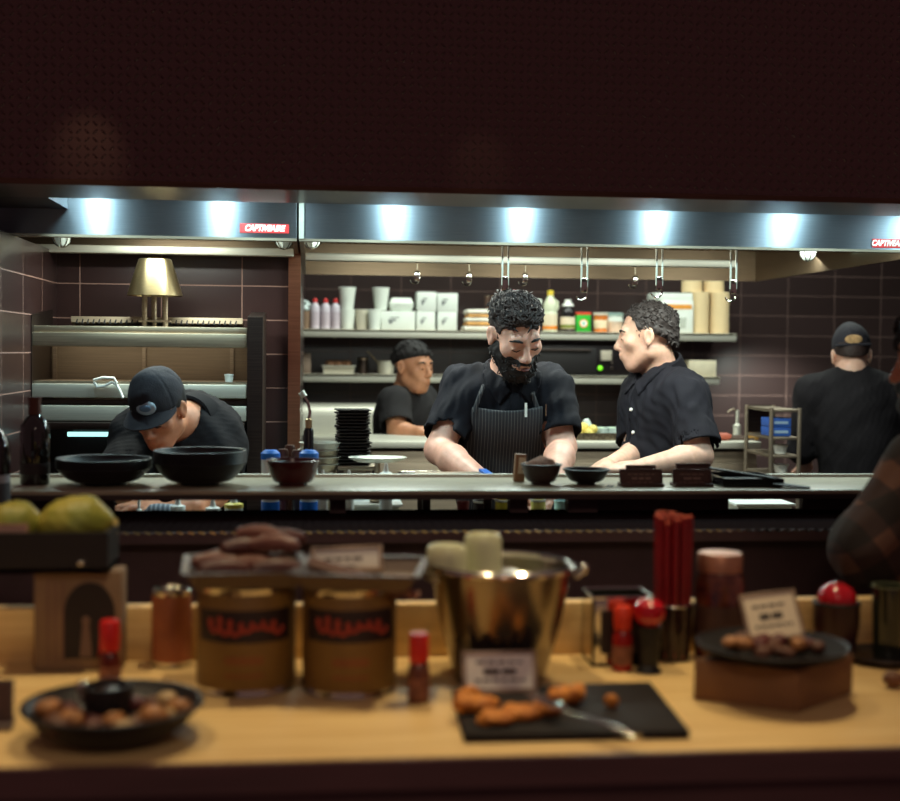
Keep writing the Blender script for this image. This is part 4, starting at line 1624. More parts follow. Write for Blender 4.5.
for z0, z1, nm, fl_ in ((0, .034, 'base', 1), (.036, .072, 'lid', -1)):
    w0, w1 = (.055, .068) if fl_ > 0 else (.068, .052)
    MB().add([(-w0, -w0, z0), (w0, -w0, z0), (w0, w0, z0), (-w0, w0, z0), (-w1, -w1, z1), (w1, -w1, z1), (w1, w1, z1), (-w1, w1, z1)],
             [(0, 3, 2, 1), (4, 5, 6, 7), (0, 1, 5, 4), (1, 2, 6, 5), (2, 3, 7, 6), (3, 0, 4, 7)]).build(nm, CUPW, t, bevel=.006)
# folded towels
xt = W(478.5, 331, YS + .1).x
TW, TO = pm('white_towel', (226, 222, 208), .95, var=.06, bump=.3, bscale=120), pm('orange_striped_towel', (214, 160, 96), .95, var=.2, bump=.3, bscale=120)
z = Z1
for i, (hpx, mat, lab) in enumerate(((5.0, TW, 'white folded towel at the bottom of the towel pile'), (3.6, TO, 'orange folded towel second from the bottom of the pile'), (4.2, TW, 'white folded towel in the middle of the pile'),
                                     (3.0, TO, 'orange folded towel just under the top towel'), (4.8, TW, 'white folded towel on top of the towel pile'))):
    h = S(hpx, YS + .1)
    w = S(31 - 1.2 * i, YS + .1)
    f = Field([-w / 2 - .02, -.10, -.01], [w / 2 + .02, .10, h + .02], .0045)
    f.box((0, 0, h / 2), (w / 2, .08, h / 2), h * .42, 0)
    f.all(lambda P, F: F + .002 * wob(P, 40, 60 + i))
    o = f.build('folded_towel', mat)
    tag(o, lab, 'towel', 'folded towels on the upper shelf', (xt + (-.006, .004, .0, .006, -.004)[i], YS + .1, z))
    z += h + .0012
# tins behind the towels
for px_, mat, lab in ((487, pm('dim_brown_tin', (92, 70, 60), .4, .3), 'dim brown tin standing behind the towel pile, left one'), (493, pm('dim_bronze_tin', (104, 80, 66), .4, .3), 'dim bronze tin behind the towel pile, right one')):
    x = W(px_, 331, YS + .26).x
    t = thing('tin', lab, 'tin', (x, YS + .26, Z1), group='dim tins behind the towels')
    h = S(36, YS + .26)
    MB().lathe([(0, 0), (.0155, 0), (.0155, h), (0, h)], n=24).build('can', mat, t)
    MB().lathe([(.016, h - .004), (.0168, h - .002), (.016, h), (.014, h + .001), (0, h - .002)], n=24).build('lid', STEEL_DULL, t)


def tub(px_, wpx, y0, label, bodym, lidm, name='tub', lid=.16, Y=YS + .1, waist=.88, band=None, group=None):
    x = W(px_, 331, Y).x
    r, h = S(wpx / 2, Y), S(332 - y0, Y)
    t = thing(name, label, 'tub', (x, Y, Z1), group=group)
    MB().lathe([(0, 0), (r * waist, 0), (r * .97, h * (1 - lid)), (0, h * (1 - lid))], n=28).build('body', bodym, t)
    MB().lathe([(0, h * (1 - lid)), (r * 1.03, h * (1 - lid)), (r * 1.03, h * .98), (r * .95, h), (0, h)], n=28).build('lid', lidm, t)
    if band:
        MB().lathe([(r * (waist + .02), h * .2), (r * (waist + .03), h * .21), (r * .965, h * .62), (r * .95, h * .63)], n=28).build('label', band, t)
    return t


tub(509, 22, 291, 'big tub with a red lid, half hidden behind the bearded cook', pm('cream_plastic', (214, 206, 178), .5), RED, lid=.2)
tub(533, 17, 299, 'white tub between the bearded cook hair and the yellow-capped jug', CUPW, CUPW, lid=.15)
# yellow-cap jug
Y = YS + .08
x = W(550, 331, Y).x
r, h = S(7.2, Y), S(42, Y)
t = thing('oil_jug', 'pale plastic jug with a yellow cap beside the dark sauce bottle', 'jug', (x, Y, Z1))
MB().lathe([(0, 0), (r * .95, 0), (r, .008), (r, h * .45), (r * .9, h * .48), (r * .96, h * .52), (r * .9, h * .7), (r * .4, h * .86), (r * .38, h * .9), (0, h * .9)], n=28).build('body', pm('milky_plastic', (214, 218, 190), .3, var=.04), t)
MB().lathe([(0, h * .88), (r * .45, h * .88), (r * .45, h), (0, h)], n=20).build('cap', pm('yellow_plastic', (226, 198, 70), .4), t)
lb = MB().lathe([(r * 1.01, h * .06), (r * 1.02, h * .07), (r * 1.02, h * .42), (r * 1.01, h * .43)], n=28).build('label', CREAM, t)
MB().lathe([(r * 1.025, h * .06), (r * 1.03, h * .065), (r * 1.03, h * .14), (r * 1.025, h * .145)], n=28).build('label_band', pm('orange_print', (222, 130, 40), .6), lb)
MB().tube([(r * .5, -.01, h * .78), (r * 1.0, -.012, h * .72), (r * 1.05, -.012, h * .6), (r * .86, -.01, h * .52)], .006, 10).build('handle', pm('milky_handle', (214, 218, 190), .3), t)
# dark bottle with white cap
x = W(567.5, 331, Y).x
r, h = S(7.4, Y), S(33, Y)
t = thing('sauce_bottle', 'black sauce bottle with a white cap and pale label, next to the yellow-capped jug', 'bottle', (x, Y, Z1))
MB().lathe([(0, 0), (r * .95, 0), (r, .006), (r, h * .6), (r * .8, h * .72), (r * .35, h * .82), (0, h * .82)], n=28).build('body', DARK_GLOSS, t)
MB().lathe([(0, h * .80), (r * .85, h * .80), (r * .7, h * .87), (r * .45, h * .9), (r * .42, h), (0, h)], n=20).build('cap', WHITE, t)
lb = MB().lathe([(r * 1.01, h * .1), (r * 1.02, h * .11), (r * 1.02, h * .45), (r * 1.01, h * .46)], n=28).build('label', CREAM, t)
MB().lathe([(r * 1.025, h * .12), (r * 1.03, h * .13), (r * 1.03, h * .22), (r * 1.025, h * .23)], n=28).build('label_band', pm('olive_print', (120, 130, 50), .6), lb)
# green canister
Y = YS + .06
x = W(583.5, 331, Y).x
r, h = S(7.6, Y), S(20.5, Y)
t = thing('spice_canister', 'bright green canister with a red lid and round white emblem', 'canister', (x, Y, Z1))
GREEN = pm('bright_green_print', (42, 168, 48), .4, var=.06)
MB().box((0, r, h * .44), (2 * r, 2 * r, h * .88)).build('body', GREEN, t, bevel=.006)
MB().box((0, r, h * .93), (2 * r * 1.02, 2 * r * 1.02, h * .14)).build('lid', pm('orange_red_lid', (214, 66, 36), .4), t, bevel=.004)
e = MB().lathe([(0, 0), (.024, 0), (.024, .001), (0, .0012)], (0, -.001, h * .44), 28, (PI / 2, 0, 0)).build('emblem', pm('orange_emblem', (226, 150, 60), .5), t)
e1 = MB().lathe([(0, 0), (.018, 0), (.018, .001), (0, .0012)], (0, -.0022, h * .44), 28, (PI / 2, 0, 0)).build('emblem_disc', PAPER, e)
MB().lathe([(0, 0), (.008, 0), (.008, .001), (0, .0012)], (0, -.0034, h * .44), 20, (PI / 2, 0, 0)).build('emblem_centre', pm('teal_print', (90, 180, 170), .5), e)
tub(600.5, 15, 312, 'orange tub with a pale lid beside the green canister', pm('orange_plastic', (214, 120, 46), .45), CUPK, lid=.12, Y=YS + .08, band=pm('pale_orange_label', (236, 214, 180), .6))
tub(615, 16, 318, 'small pale tub just left of the grey-haired cook forehead', pm('peach_plastic', (222, 190, 164), .45), CUPW, lid=.2, Y=YS + .08)
tub(613, 20, 311.5, 'white tub behind the small pale tub, its lid just showing', CUPW, pm('grey_green_lid', (150, 176, 168), .5), lid=.15, Y=YS + .22)
# printed carton of cups
a = carton(660, 693, 301, 335, YS + .05, Z1, 'white and orange printed carton with a cup pictured on it', BOXW, None, marks=False, dp=.2)
w = S(33, YS + .05)
h = S(34, YS + .05)
m = MB().box((.002, -.0008, h * .80), (w * .92, .001, h * .14))
m.build('orange_band', pm('orange_carton_print', (226, 150, 60), .7), a)
MB().prism([(.02, h * .16), (.05, h * .16), (.056, h * .48), (.014, h * .48)], -.0016, -.0002).build('cup_picture', pm('grey_cup_print', (178, 184, 172), .7), a)
MB().box((-.04, -.0008, h * .55), (.05, .001, h * .12)).build('pink_print', pm('pink_print', (222, 150, 160), .7), a)
MB().box((-.045, -.0008, h * .28), (.035, .001, h * .2)).build('blue_print', pm('pale_blue_print', (190, 200, 214), .7), a)
a = carton(655, 692, 294, 301, YS + .06, Z1 + S(34.2, YS + .06), 'flat white carton lying on the orange printed one', BOXW, None, marks=False, dp=.18)
# stacked cream sleeves
SLV = pm('cream_sleeve_stack', (214, 190, 148), .8, var=.05, scale=3, stretch=(1, 1, 90))
for px0, px1, y0, y1, lab, dy, zz in ((693.5, 711, 293, 336, 'tall stack of cream lids in a bag, left of the two', .05, 0), (712.5, 731.5, 293, 336, 'tall stack of cream lids in a bag at the shelf end', .05, 0),
                                  (684, 704, 281, 293, 'short cream stack resting on the carton and the left tall stack', .09, 42.5), (706, 726, 281, 293, 'short cream stack resting on the right tall stack', .09, 42.5)):
    Y = YS + dy
    a, b = W(px0, 331, Y).x, W(px1, 331, Y).x
    t = thing('lid_stack', lab, 'lids', ((a + b) / 2, Y, Z1 + S(zz, Y)), group='cream lid stacks on the upper shelf')
    r, h = (b - a) / 2, S(y1 - y0, Y)
    n_ = max(4, int(h / .012))
    prof = [(0, 0)]
    for i in range(n_):
        prof += [(r * .97, h * i / n_), (r, h * (i + .3) / n_), (r, h * (i + .7) / n_), (r * .97, h * (i + .95) / n_)]
    prof += [(r * .9, h), (0, h)]
    MB().lathe(prof, (0, r, 0), n=30).build('stack', SLV, t)

# ---------------------------------------------------------------- lower shelf goods
p = W(305, 372, YS + .06)
a = carton(301, 311, 353, 373, YS + .08, Z2, 'small dull carton at the left end of the lower shelf', pm('dull_carton', (130, 112, 98), .85), None, marks=False, dp=.1)
p = W(338.5, 372, YS + .12)
t = thing('hotel_pan', 'shallow steel pan on the lower shelf', 'pan', (p.x, YS + .14, Z2))
w, h = S(33, YS + .1), S(8, YS + .1)
m = MB()
m.box((0, 0, .003), (w * .86, .13, .006))
for sx in (-1, 1):
    m.box((sx * w * .45, 0, h / 2), (.005, .14, h), (0, R(8) * sx, 0))
    m.box((0, sx * .068, h / 2), (w * .9, .005, h), (R(-8) * sx, 0, 0))
m.build('pan', STEEL_LIGHT, t)
m = MB()
for sx in (-1, 1):
    m.box((sx * w * .49, 0, h), (.012, .16, .004))
    m.box((0, sx * .078, h), (w * 1.0, .012, .004))
m.build('rim', STEEL_LIGHT, t)
f = Field([-.09, -.06, 0], [.09, .06, .09], .004)
for i in range(3):
    f.ell((-.045 + .045 * i, 0, .045), (.03, .05, .022), .012)
t2 = thing('bread_loaf', 'browned loaf lying in the shallow steel pan', 'bread', (p.x, YS + .14, Z2 + .008))
f.build('crust', pm('brown_crust', (126, 88, 62), .8, var=.2, scale=30), t2)
p = W(386, 372, YS + .1)
t = thing('saucepan', 'small steel saucepan on the lower shelf, its handle raised to the left', 'saucepan', (p.x, YS + .12, Z2))
r, h = S(9, YS + .1), S(13, YS + .1)
MB().lathe([(0, 0), (r * .85, 0), (r, h), (r * 1.05, h + .002), (r * .96, h), (r * .8, .006), (0, .006)], n=30).build('pot', STEEL_LIGHT, t)
MB().tube([(-r * .9, 0, h * .8), (-r * 1.3, -.01, h * 1.2), (-r * 2.1, -.02, h * 1.75)], .006, 10, .5).build('handle', STEEL, t)
# dark cylinder between
p = W(363, 372, YS + .15)
t = thing('bain_pot', 'dim steel pot between the shallow pan and the saucepan', 'pot', (p.x, YS + .16, Z2))
MB().lathe([(0, 0), (.03, 0), (.03, .09), (.034, .092), (.028, .09), (.027, .006), (0, .006)], n=26).build('pot', STEEL_DARK, t)
MB().lathe([(.03, .078), (.0315, .08), (.0315, .084), (.03, .086)], n=26).build('bead', STEEL, t)
# small oven
Y = YS + .02
a, b = W(500, 372, Y).x, W(640, 372, Y).x
h = S(31, Y)
t = thing('speed_oven', 'black countertop oven with a small grey display and a green lamp on the lower shelf', 'oven', ((a + b) / 2, Y, Z2))
w = b - a
MB().box((0, .16, h / 2), (w, .32, h)).build('body', DARK_GLOSS, t, bevel=.006)
dd = MB().box((-w * .12, -.008, h * .5), (w * .6, .016, h * .84)).build('door', BLACK, t, bevel=.004)
MB().cyl((-w * .38, -.022, h * .85), (w * .14, -.022, h * .85), .006, n=10).build('door_handle', STEEL_DARK, dd)
dx = W(606, 355, Y).x - (a + b) / 2
MB().box((dx, -.006, W(606, 355.5, Y).z - Z2), (S(11, Y), .012, S(10, Y))).build('display', pm('grey_display', (176, 168, 150), .3, emit=(176, 168, 150), estr=.12), t, bevel=.002)
dx = W(600, 368, Y).x - (a + b) / 2
MB().ell((dx, -.004, W(600, 368, Y).z - Z2), (S(2.6, Y), .006, S(2.6, Y))).build('indicator_lamp', pm('green_lamp', (120, 214, 40), .3, emit=(110, 220, 30), estr=.9), t)
for k in (0, 5):
    dx = W(612, 363 + k, Y).x - (a + b) / 2
    MB().ell((dx, -.003, W(612, 363 + k, Y).z - Z2), (S(1.5, Y), .005, S(1.5, Y))).build('knob', STEEL_DARK, t)
a = carton(690, 717, 357, 374, YS + .04, Z2, 'pale carton at the right end of the lower shelf', pm('pale_dim_carton', (206, 196, 170), .8), None, marks=False, dp=.2)

# ---------------------------------------------------------------- on the food rail
zr = zpf + .003
p = WZ(598, 441, zpf + .0)
Y = YPF + .10
x0, x1_ = W(572, 440, Y).x, W(622, 440, Y).x
t = thing('ingredient_tray', 'steel tray of cut vegetables and lemons on the prep fridge', 'tray', ((x0 + x1_) / 2, Y + .06, zr))
w = x1_ - x0
m = MB()
m.box((0, 0, .003), (w, .2, .006))
for sx in (-1, 1):
    m.box((sx * w / 2, 0, .016), (.005, .2, .032))
    m.box((0, sx * .1, .016), (w, .005, .032))
m.build('tray', pm('speckled_steel', (120, 108, 90), .35, .9, var=.5, scale=120), t)
YEL, LET, ICE = pm('lemon_yellow', (226, 206, 110), .5, var=.1), pm('pale_lettuce', (190, 214, 180), .6, var=.15, scale=40), pm('pale_sauce_tub', (196, 214, 208), .4)
for i, (px_, py_, r) in enumerate(((577, 428, .022), (584, 426, .024), (590, 430, .022), (580, 431, .02), (593, 427, .02))):
    x = W(px_, py_, Y + .03 * (i % 2)).x
    o = MB().ell((0, 0, 0), (r * 1.1, r, r)).build('lemon', YEL)
    tag(o, 'small yellow lemon among the lemons heaped in the ingredient tray', 'lemon', 'lemons in the ingredient tray', (x, Y + .045 * (i % 2) - .0, zr + .008 + r + (.018 if i in (1, 4) else 0)))
f = Field([-.06, -.06, -.01], [.06, .06, .10], .004)
f.cone((0, 0, 0), (.0, 0, .06), .045, .014, .01)
f.all(lambda P, F: F + .007 * wob(P, 60, 71))
f.all(lambda P, F: np.maximum(F, .001 - P[..., 2]))
o = f.build('lettuce_heap', pm('white_green_lettuce', (206, 220, 210), .6, var=.1), None)
tag(o, 'pointed heap of pale shredded lettuce at the back of the ingredient tray', 'lettuce', None, (W(587, 424, Y + .1).x, Y + .105, zr + .012))
for px_, lab in ((604, 'pale oval tub in the ingredient tray next to the lemons'), (615, 'pale oval tub in the ingredient tray next to the grey-haired cook')):
    x = W(px_, 430, Y).x
    t2 = thing('sauce_tub', lab, 'tub', (x, Y + .05, zr + .006), group='pale tubs in the ingredient tray')
    MB().lathe([(0, 0), (.026, 0), (.032, .045), (.029, .045), (.024, .006), (0, .006)], n=24, sy=1.5).build('tub', ICE, t2)
    MB().lathe([(0, .036), (.028, .036), (.02, .043), (0, .047)], n=24, sy=1.5).build('filling', LET, t2)
# right end of the prep fridge: rail, sausages, dispenser, jar
SAUS = pm('reddish_sausage', (168, 84, 62), .5, var=.15)
for i, (px_, py_) in enumerate(((719, 431), (723, 433), (716, 434))):
    p = W(px_, py_, YPF + .1)
    q = MB().tube([(-.035, 0, .0), (-.015, 0, .004), (.015, 0, .004), (.035, 0, 0)], [.012, .0155, .0155, .012], 12)
    o = q.build('sausage', SAUS)
    tag(o, 'short reddish sausage in the small heap behind the grey-haired cook', 'sausage', 'sausages on the prep fridge', (W(px_, py_, YPF + .1).x, YPF + .06 + .035 * i, zr + .0135), R(12 * i))
GRN_ = pm('mixed_trim', (96, 84, 66), .7, var=.5, scale=60)
p = W(734, 437, YPF + .05)
t = thing('rubber_mat', 'dark holed rubber mat on the right end of the prep fridge', 'mat', (p.x, YPF + .2, zr))
m = MB()
for i in range(9):
    m.box((-.10 + .025 * i, 0, .005), (.010, .24, .010))
for j in range(7):
    m.box((0, -.108 + .036 * j, .0045), (.21, .010, .009))
m.build('mat', pm('brown_rubber', (84, 66, 56), .5), t)
p = W(745, 424, YPF + .25)
t = thing('sauce_pump', 'slim steel pump dispenser on the right end of the prep fridge', 'dispenser', (p.x, YPF + .36, zr))
MB().lathe([(0, 0), (.018, 0), (.018, .05), (.008, .06), (.008, .12), (0, .122)], n=20).build('body', STEEL_LIGHT, t)
MB().tube([(0, 0, .115), (-.02, 0, .128), (-.045, 0, .112)], .005, 8).build('spout', STEEL_DULL, t)
p = W(761, 431, YPF + .1)
t = thing('orange_jar', 'round orange jar at the right corner of the prep fridge', 'jar', (W(755, 431, YPF + .1).x, YPF + .12, zr))
MB().lathe([(0, 0), (.022, 0), (.028, .02), (.026, .045), (.018, .054), (0, .055)], n=24).build('jar', pm('amber_jar', (206, 158, 84), .35, var=.08), t)
MB().lathe([(0, .052), (.020, .052), (.020, .064), (0, .066)], n=24).build('lid', STEEL, t)

# steel rack at the right with blue glove boxes
YR = 5.10
a, b = W(771, 440, YR).x, W(799, 440, YR).x
t = thing('glove_rack', 'pale steel wire rack at the right holding blue boxes and cups', 'rack', ((a + b) / 2, YR, 0))
w = b - a
ztop = W(780, 408, YR).z
for sx in (-1, 1):
    for sy in (0, 1):
        MB().cyl((sx * w / 2, sy * .3, 0), (sx * w / 2, sy * .3, ztop), .009, n=10).build('upright', STEEL_DULL, t)
shelf_z = [W(780, yy, YR).z for yy in (437, 455, 475)]
for z_ in shelf_z + [ztop - .005, .25]:
    MB().box((0, .15, z_ - .006), (w, .31, .012)).build('rack_shelf', STEEL_DULL, t, bevel=.002)
MB().box((0, .31, (ztop + shelf_z[0]) / 2), (w, .006, ztop - shelf_z[0])).build('back_sheet', STEEL_DARK, t)
cxr = (a + b) / 2
for i, (z_, hpx, lab) in enumerate(((shelf_z[0] + .002, 9, 'blue box of gloves, lower of the two on the rack'), (shelf_z[0] + .002 + S(9.6, YR), 9, 'blue box of gloves, upper of the two on the rack'))):
    t2 = thing('glove_box', lab, 'box', (cxr - .01, YR + .02, z_), group='blue glove boxes on the rack')
    h = S(hpx, YR)
    MB().box((0, .06, h / 2), (w * .72, .12, h)).build('box', pm('cobalt_card', (52, 100, 190), .6, var=.1), t2, bevel=.002)
    MB().box((0, -.001, h * .5), (w * .5, .002, h * .32)).build('opening', pm('pale_glove', (170, 200, 226), .5), t2)
for i, (px_, sz, lab) in enumerate(((782, 1, 'white plastic cup on the middle shelf of the rack'), (783, 2, 'white plastic cup on the low shelf of the rack'))):
    x = W(px_, 455, YR + .06).x
    z_ = shelf_z[sz]
    o = thing('plastic_cup', lab, 'cup', (x, YR + .08, z_), group='white cups on the rack')
    MB().lathe([(0, 0), (.022, 0), (.03, .035), (.027, .035), (.02, .004), (0, .004)], n=24).build('cup', WHITE, o)
    MB().lathe([(.03, .033), (.033, .035), (.03, .037), (.027, .035)], n=24, closed=True).build('rim', WHITE, o)

# ---------------------------------------------------------------- on the worktable behind the pass
ZW = ZT + .0005
# stand that carries the plates: steel rack block
Y = 3.66
st = thing('plate_riser', 'low steel riser on the worktable under the stacked black plates', 'riser', (W(358, 470, Y).x, Y, ZW))
zr2 = W(355, 464, Y).z - ZW
MB().box((0, 0, zr2 - .006), (.118, .13, .012)).build('top', STEEL, st, bevel=.002)
for sx in (-1, 1):
    for sy in (-1, 1):
        MB().box((sx * .05, sy * .055, (zr2 - .012) / 2), (.016, .016, zr2 - .012)).build('leg', STEEL_DARK, st)
n_ = 17
pz0, pz1 = zr2 + ZW, W(355, 409, Y).z
ph = (pz1 - pz0) / n_
proto = None
BPL = pm('black_melamine', (34, 30, 30), .35, var=.1)
xc = W(354, 440, Y).x
for i in range(n_):
    if proto is None:
        proto = thing('square_plate', '', 'plate')
        hw = S(16.5, Y)
        m = MB()
        m.add([(-hw * .8, -hw * .8, 0), (hw * .8, -hw * .8, 0), (hw * .8, hw * .8, 0), (-hw * .8, hw * .8, 0),
               (-hw, -hw, ph * .82), (hw, -hw, ph * .82), (hw, hw, ph * .82), (-hw, hw, ph * .82)],
              [(0, 3, 2, 1), (4, 5, 6, 7), (0, 1, 5, 4), (1, 2, 6, 5), (2, 3, 7, 6), (3, 0, 4, 7)])
        m.build('dish', BPL, proto, bevel=.0015)
        m = MB()
        for sx in (-1, 1):
            m.box((sx * hw * .98, 0, ph * .82), (hw * .1, hw * 2.04, ph * .3))
            m.box((0, sx * hw * .98, ph * .82), (hw * 2.04, hw * .1, ph * .3))
        m.build('rim', BPL, proto)
        o = proto
    else:
        o = copy_tree(proto)
    k = i / (n_ - 1)
    tag(o, 'square black plate in the tall stack on the worktable' if 0 < i < n_ - 1 else ('square black plate on top of the tall stack' if i else 'square black plate at the bottom of the tall stack'),
        'plate', 'square black plates in the stack', (xc - .006 * k + random.uniform(-.003, .003), Y + random.uniform(-.003, .003), pz0 + ph * i), R(random.uniform(-4, 4)))
# steel oval dish in front
Y = 3.45
p = W(378, 461, Y)
t = thing('oval_dish', 'flat oval steel dish on a foot before the stacked black plates', 'dish', (p.x, 3.47, ZW + .1075))
hz = p.z - ZW - .1075
MB().lathe([(0, hz - .004), (.055, hz - .004), (.078, hz + .006), (.0785, hz + .009), (.055, hz), (0, hz - .001)], n=36, sy=.7).build('plate', STEEL_LIGHT, t)
MB().lathe([(.02, 0), (.022, .004), (.008, .012), (.008, hz - .003), (0, hz - .003)], n=20).build('foot', STEEL, t)
# stacked round pans
Y = 3.62
xp = W(319, 450, Y).x
zb = W(319, 470, Y).z
rp = S(21, Y)
t = thing('pan_stand', 'steel block on the worktable under the round pans', 'stand', (xp, Y, ZW))
MB().lathe([(0, 0), (rp * .8, 0), (rp * .8, zb - ZW), (0, zb - ZW)], n=30).build('drum', STEEL_DULL, t)
MB().lathe([(rp * .81, (zb - ZW) * .45), (rp * .83, (zb - ZW) * .5), (rp * .81, (zb - ZW) * .55)], n=30).build('bead', STEEL, t)
ph = S(7, Y)
for i, lab in enumerate(('round steel pan at the bottom of the pan pile', 'round steel pan in the middle of the pan pile', 'round steel pan in the upper middle of the pan pile', 'round pale pan on top of the pan pile, behind the torch')):
    o = thing('round_pan', lab, 'pan', (xp + .003 * (i % 2), Y, zb + ph * i), group='round pans in the pile')
    MB().lathe([(0, 0), (rp * .84, 0), (rp * .95, ph * .96), (rp * .90, ph * .96), (rp * .8, .003), (0, .003)], n=36).build('pan', STEEL_LIGHT if i == 3 else STEEL, o)
    MB().lathe([(rp * .93, ph * .88), (rp * 1.0, ph * .92), (rp * 1.0, ph * .98), (rp * .93, ph * .98)], n=36, closed=True).build('rim', STEEL_LIGHT, o)
# blowtorch
Y = 3.5
p = W(308.5, 450, Y)
t = thing('kitchen_torch', 'black kitchen torch with a bent metal nozzle among the blue-lidded tubs', 'torch', (p.x, Y, ZW))
z0, z1 = 0, W(308, 428, Y).z - ZW
MB().lathe([(0, 0), (.0135, 0), (.0135, z1 - .01), (.010, z1), (0, z1)], n=20).build('canister', DARK_GLOSS, t)
MB().lathe([(0, z1), (.009, z1), (.009, z1 + .022), (.006, z1 + .026), (0, z1 + .026)], n=16).build('valve', pm('brass_valve', (190, 160, 120), .3, .9), t)
pts = [W(309, 421, Y), W(310, 412, Y), W(308, 403, Y), W(304, 396, Y)]
o_ = Vector(t.location)
MB().tube([q - o_ for q in pts], [.005, .004, .004, .005], 10).build('neck', CHROME, t)
MB().tube([W(304.5, 397, Y) - o_, W(301, 392, Y) - o_], [.008, .0095], 12).build('nozzle', STEEL_LIGHT, t)
# blue-lidded tubs
for px_, lab in ((270.5, 'white tub with a blue lid left of the dark red bowl'), (309, 'white tub with a blue lid right of the dark red bowl')):
    Y = 3.40
    x = W(px_, 460, Y).x
    t = thing('blue_lidded_tub', lab, 'tub', (x, Y, ZW), group='white tubs with blue lids and bases')
    zt_ = W(px_, 450, Y).z - ZW
    r = S(9, Y)
    MB().lathe([(0, .05), (r * .92, .05), (r, zt_ - .02), (0, zt_ - .02)], n=28).build('body', WHITE, t)
    MB().lathe([(0, 0), (r * .96, 0), (r * 1.01, .118), (0, .119)], n=28).build('base', BLUE, t)
    MB().lathe([(0, zt_ - .024), (r * 1.06, zt_ - .024), (r * 1.06, zt_ - .008), (r * .7, zt_), (0, zt_ + .001)], n=28).build('lid', BLUE, t)
# dark spice shakers between
for i, (px_, py_, mat) in enumerate(((283, 449, pm('dark_red_shaker', (76, 30, 26), .35)), (290, 445, pm('brown_shaker', (84, 50, 38), .35)), (297, 450, pm('black_shaker', (40, 28, 26), .35)))):
    Y = 3.50 + .05 * (i % 2)
    t = thing('spice_shaker', ('dark red spice shaker beside the left blue-lidded tub', 'brown spice shaker between the other two shakers', 'black spice shaker next to the torch')[i], 'shaker', (W(px_, 460, Y).x, Y, ZW), group='spice shakers behind the dark red bowl')
    hz = W(px_, py_, Y).z - ZW
    MB().lathe([(0, 0), (.014, 0), (.014, hz * .86), (0, hz * .86)], n=18).build('jar', mat, t)
    MB().lathe([(0, hz * .85), (.015, hz * .85), (.015, hz * .97), (.012, hz), (0, hz)], n=18).build('lid', pm('dull_lid', (88, 60, 50), .4, .4), t)


def squeeze(px_, ytip, Y, label, mat=None, wpx=13, collar_m=None):
    x = W(px_, 480, Y).x
    h = W(px_, ytip, Y).z - ZW
    r = S(wpx / 2, Y)
    t = thing('squeeze_bottle', label, 'bottle', (x, Y, ZW), group='white squeeze bottles on the worktable')
    hb = h - .036
    MB().lathe([(0, 0), (r * .95, 0), (r, .006), (r, hb * .9), (r * .9, hb), (0, hb)], n=22).build('body', mat or WHITE, t)
    c_ = MB().lathe([(0, hb), (r * .98, hb), (r * .98, hb + .010), (r * .5, hb + .014), (0, hb + .014)], n=22).build('collar', collar_m or WHITE, t)
    MB().lathe([(r * .45, hb + .012), (.004, h - .004), (.0025, h), (0, h)], n=14).build('tip', WHITE, t)
    return t


squeeze(386, 463, 3.365, 'white squeeze bottle right of the stacked black plates')
squeeze(349, 470, 3.37, 'white squeeze bottle with its tip just over the ledge, before the black plates', wpx=10)
squeeze(323, 470, 3.37, 'white squeeze bottle with its tip just over the ledge, beside the torch', wpx=10)
squeeze(178, 496, 3.41, 'white squeeze bottle seen under the ledge before the bending cook left hand', wpx=15)
squeeze(213, 498, 3.41, 'white squeeze bottle seen under the ledge, middle of the bending cook row', wpx=15)
squeeze(234, 494, 3.41, 'white squeeze bottle with a yellow ring seen under the ledge', wpx=19, collar_m=pm('yellow_ring', (226, 206, 90), .4))
squeeze(139, 500, 3.41, 'thin white squeeze bottle seen under the ledge by the bending cook fingers', wpx=6)
# cloth under the bending cook's hands
f = Field([-.09, -.06, -.02], [.09, .06, .06], .004)
for i in range(10):
    f.ell((RNG.uniform(-.05, .05), RNG.uniform(-.025, .025), RNG.uniform(.01, .035)), (.032, .022, .016), .015)
f.all(lambda P, F: np.maximum(F + .004 * wob(P, 70, 81), -P[..., 2]))
o = f.build('grey_cloth', stripe_mat('grey_striped_cloth', (110, 118, 128), (170, 176, 184), .012, .4))
tag(o, 'crumpled grey striped cloth in the bending cook hands', 'cloth', None, (W(166, 510, 3.47).x, 3.47, ZW + .055))
t = thing('cutting_board', 'white cutting board on the worktable under the grey cloth', 'cutting board', (W(166, 512, 3.48).x, 3.46, ZW))
MB().box((0, 0, .025), (.34, .22, .05)).build('board', pm('worn_white_board', (190, 190, 180), .5), t, bevel=.005)
MB().box((-.14, -.08, .0505), (.03, .02, .001)).build('finger_slot', BLACK, t)
# steel tray with a blue-taped end at the back of the ledge
Y = 3.31
a, b = W(420, 480, Y), W(497, 480, Y)
t = thing('sheet_tray', 'shallow steel tray with blue tape on its right end, before the bearded cook', 'tray', ((a.x + b.x) / 2, 3.42, ZW))
w = b.x - a.x
zz = W(450, 478, 3.34).z - ZW
MB().box((0, 0, zz - .006), (w, .2, .012)).build('tray', pm('warm_tray', (190, 172, 150), .35, .6), t, bevel=.003)
MB().box((w * .45, 0, zz + .0005), (w * .1, .202, .014)).build('tape', BLUE, t)
for sx in (-1, 1):
    for sy in (-1, 1):
        MB().box((sx * w * .4, sy * .08, (zz - .012) / 2), (.02, .012, zz - .012)).build('foot', STEEL_DARK, t)
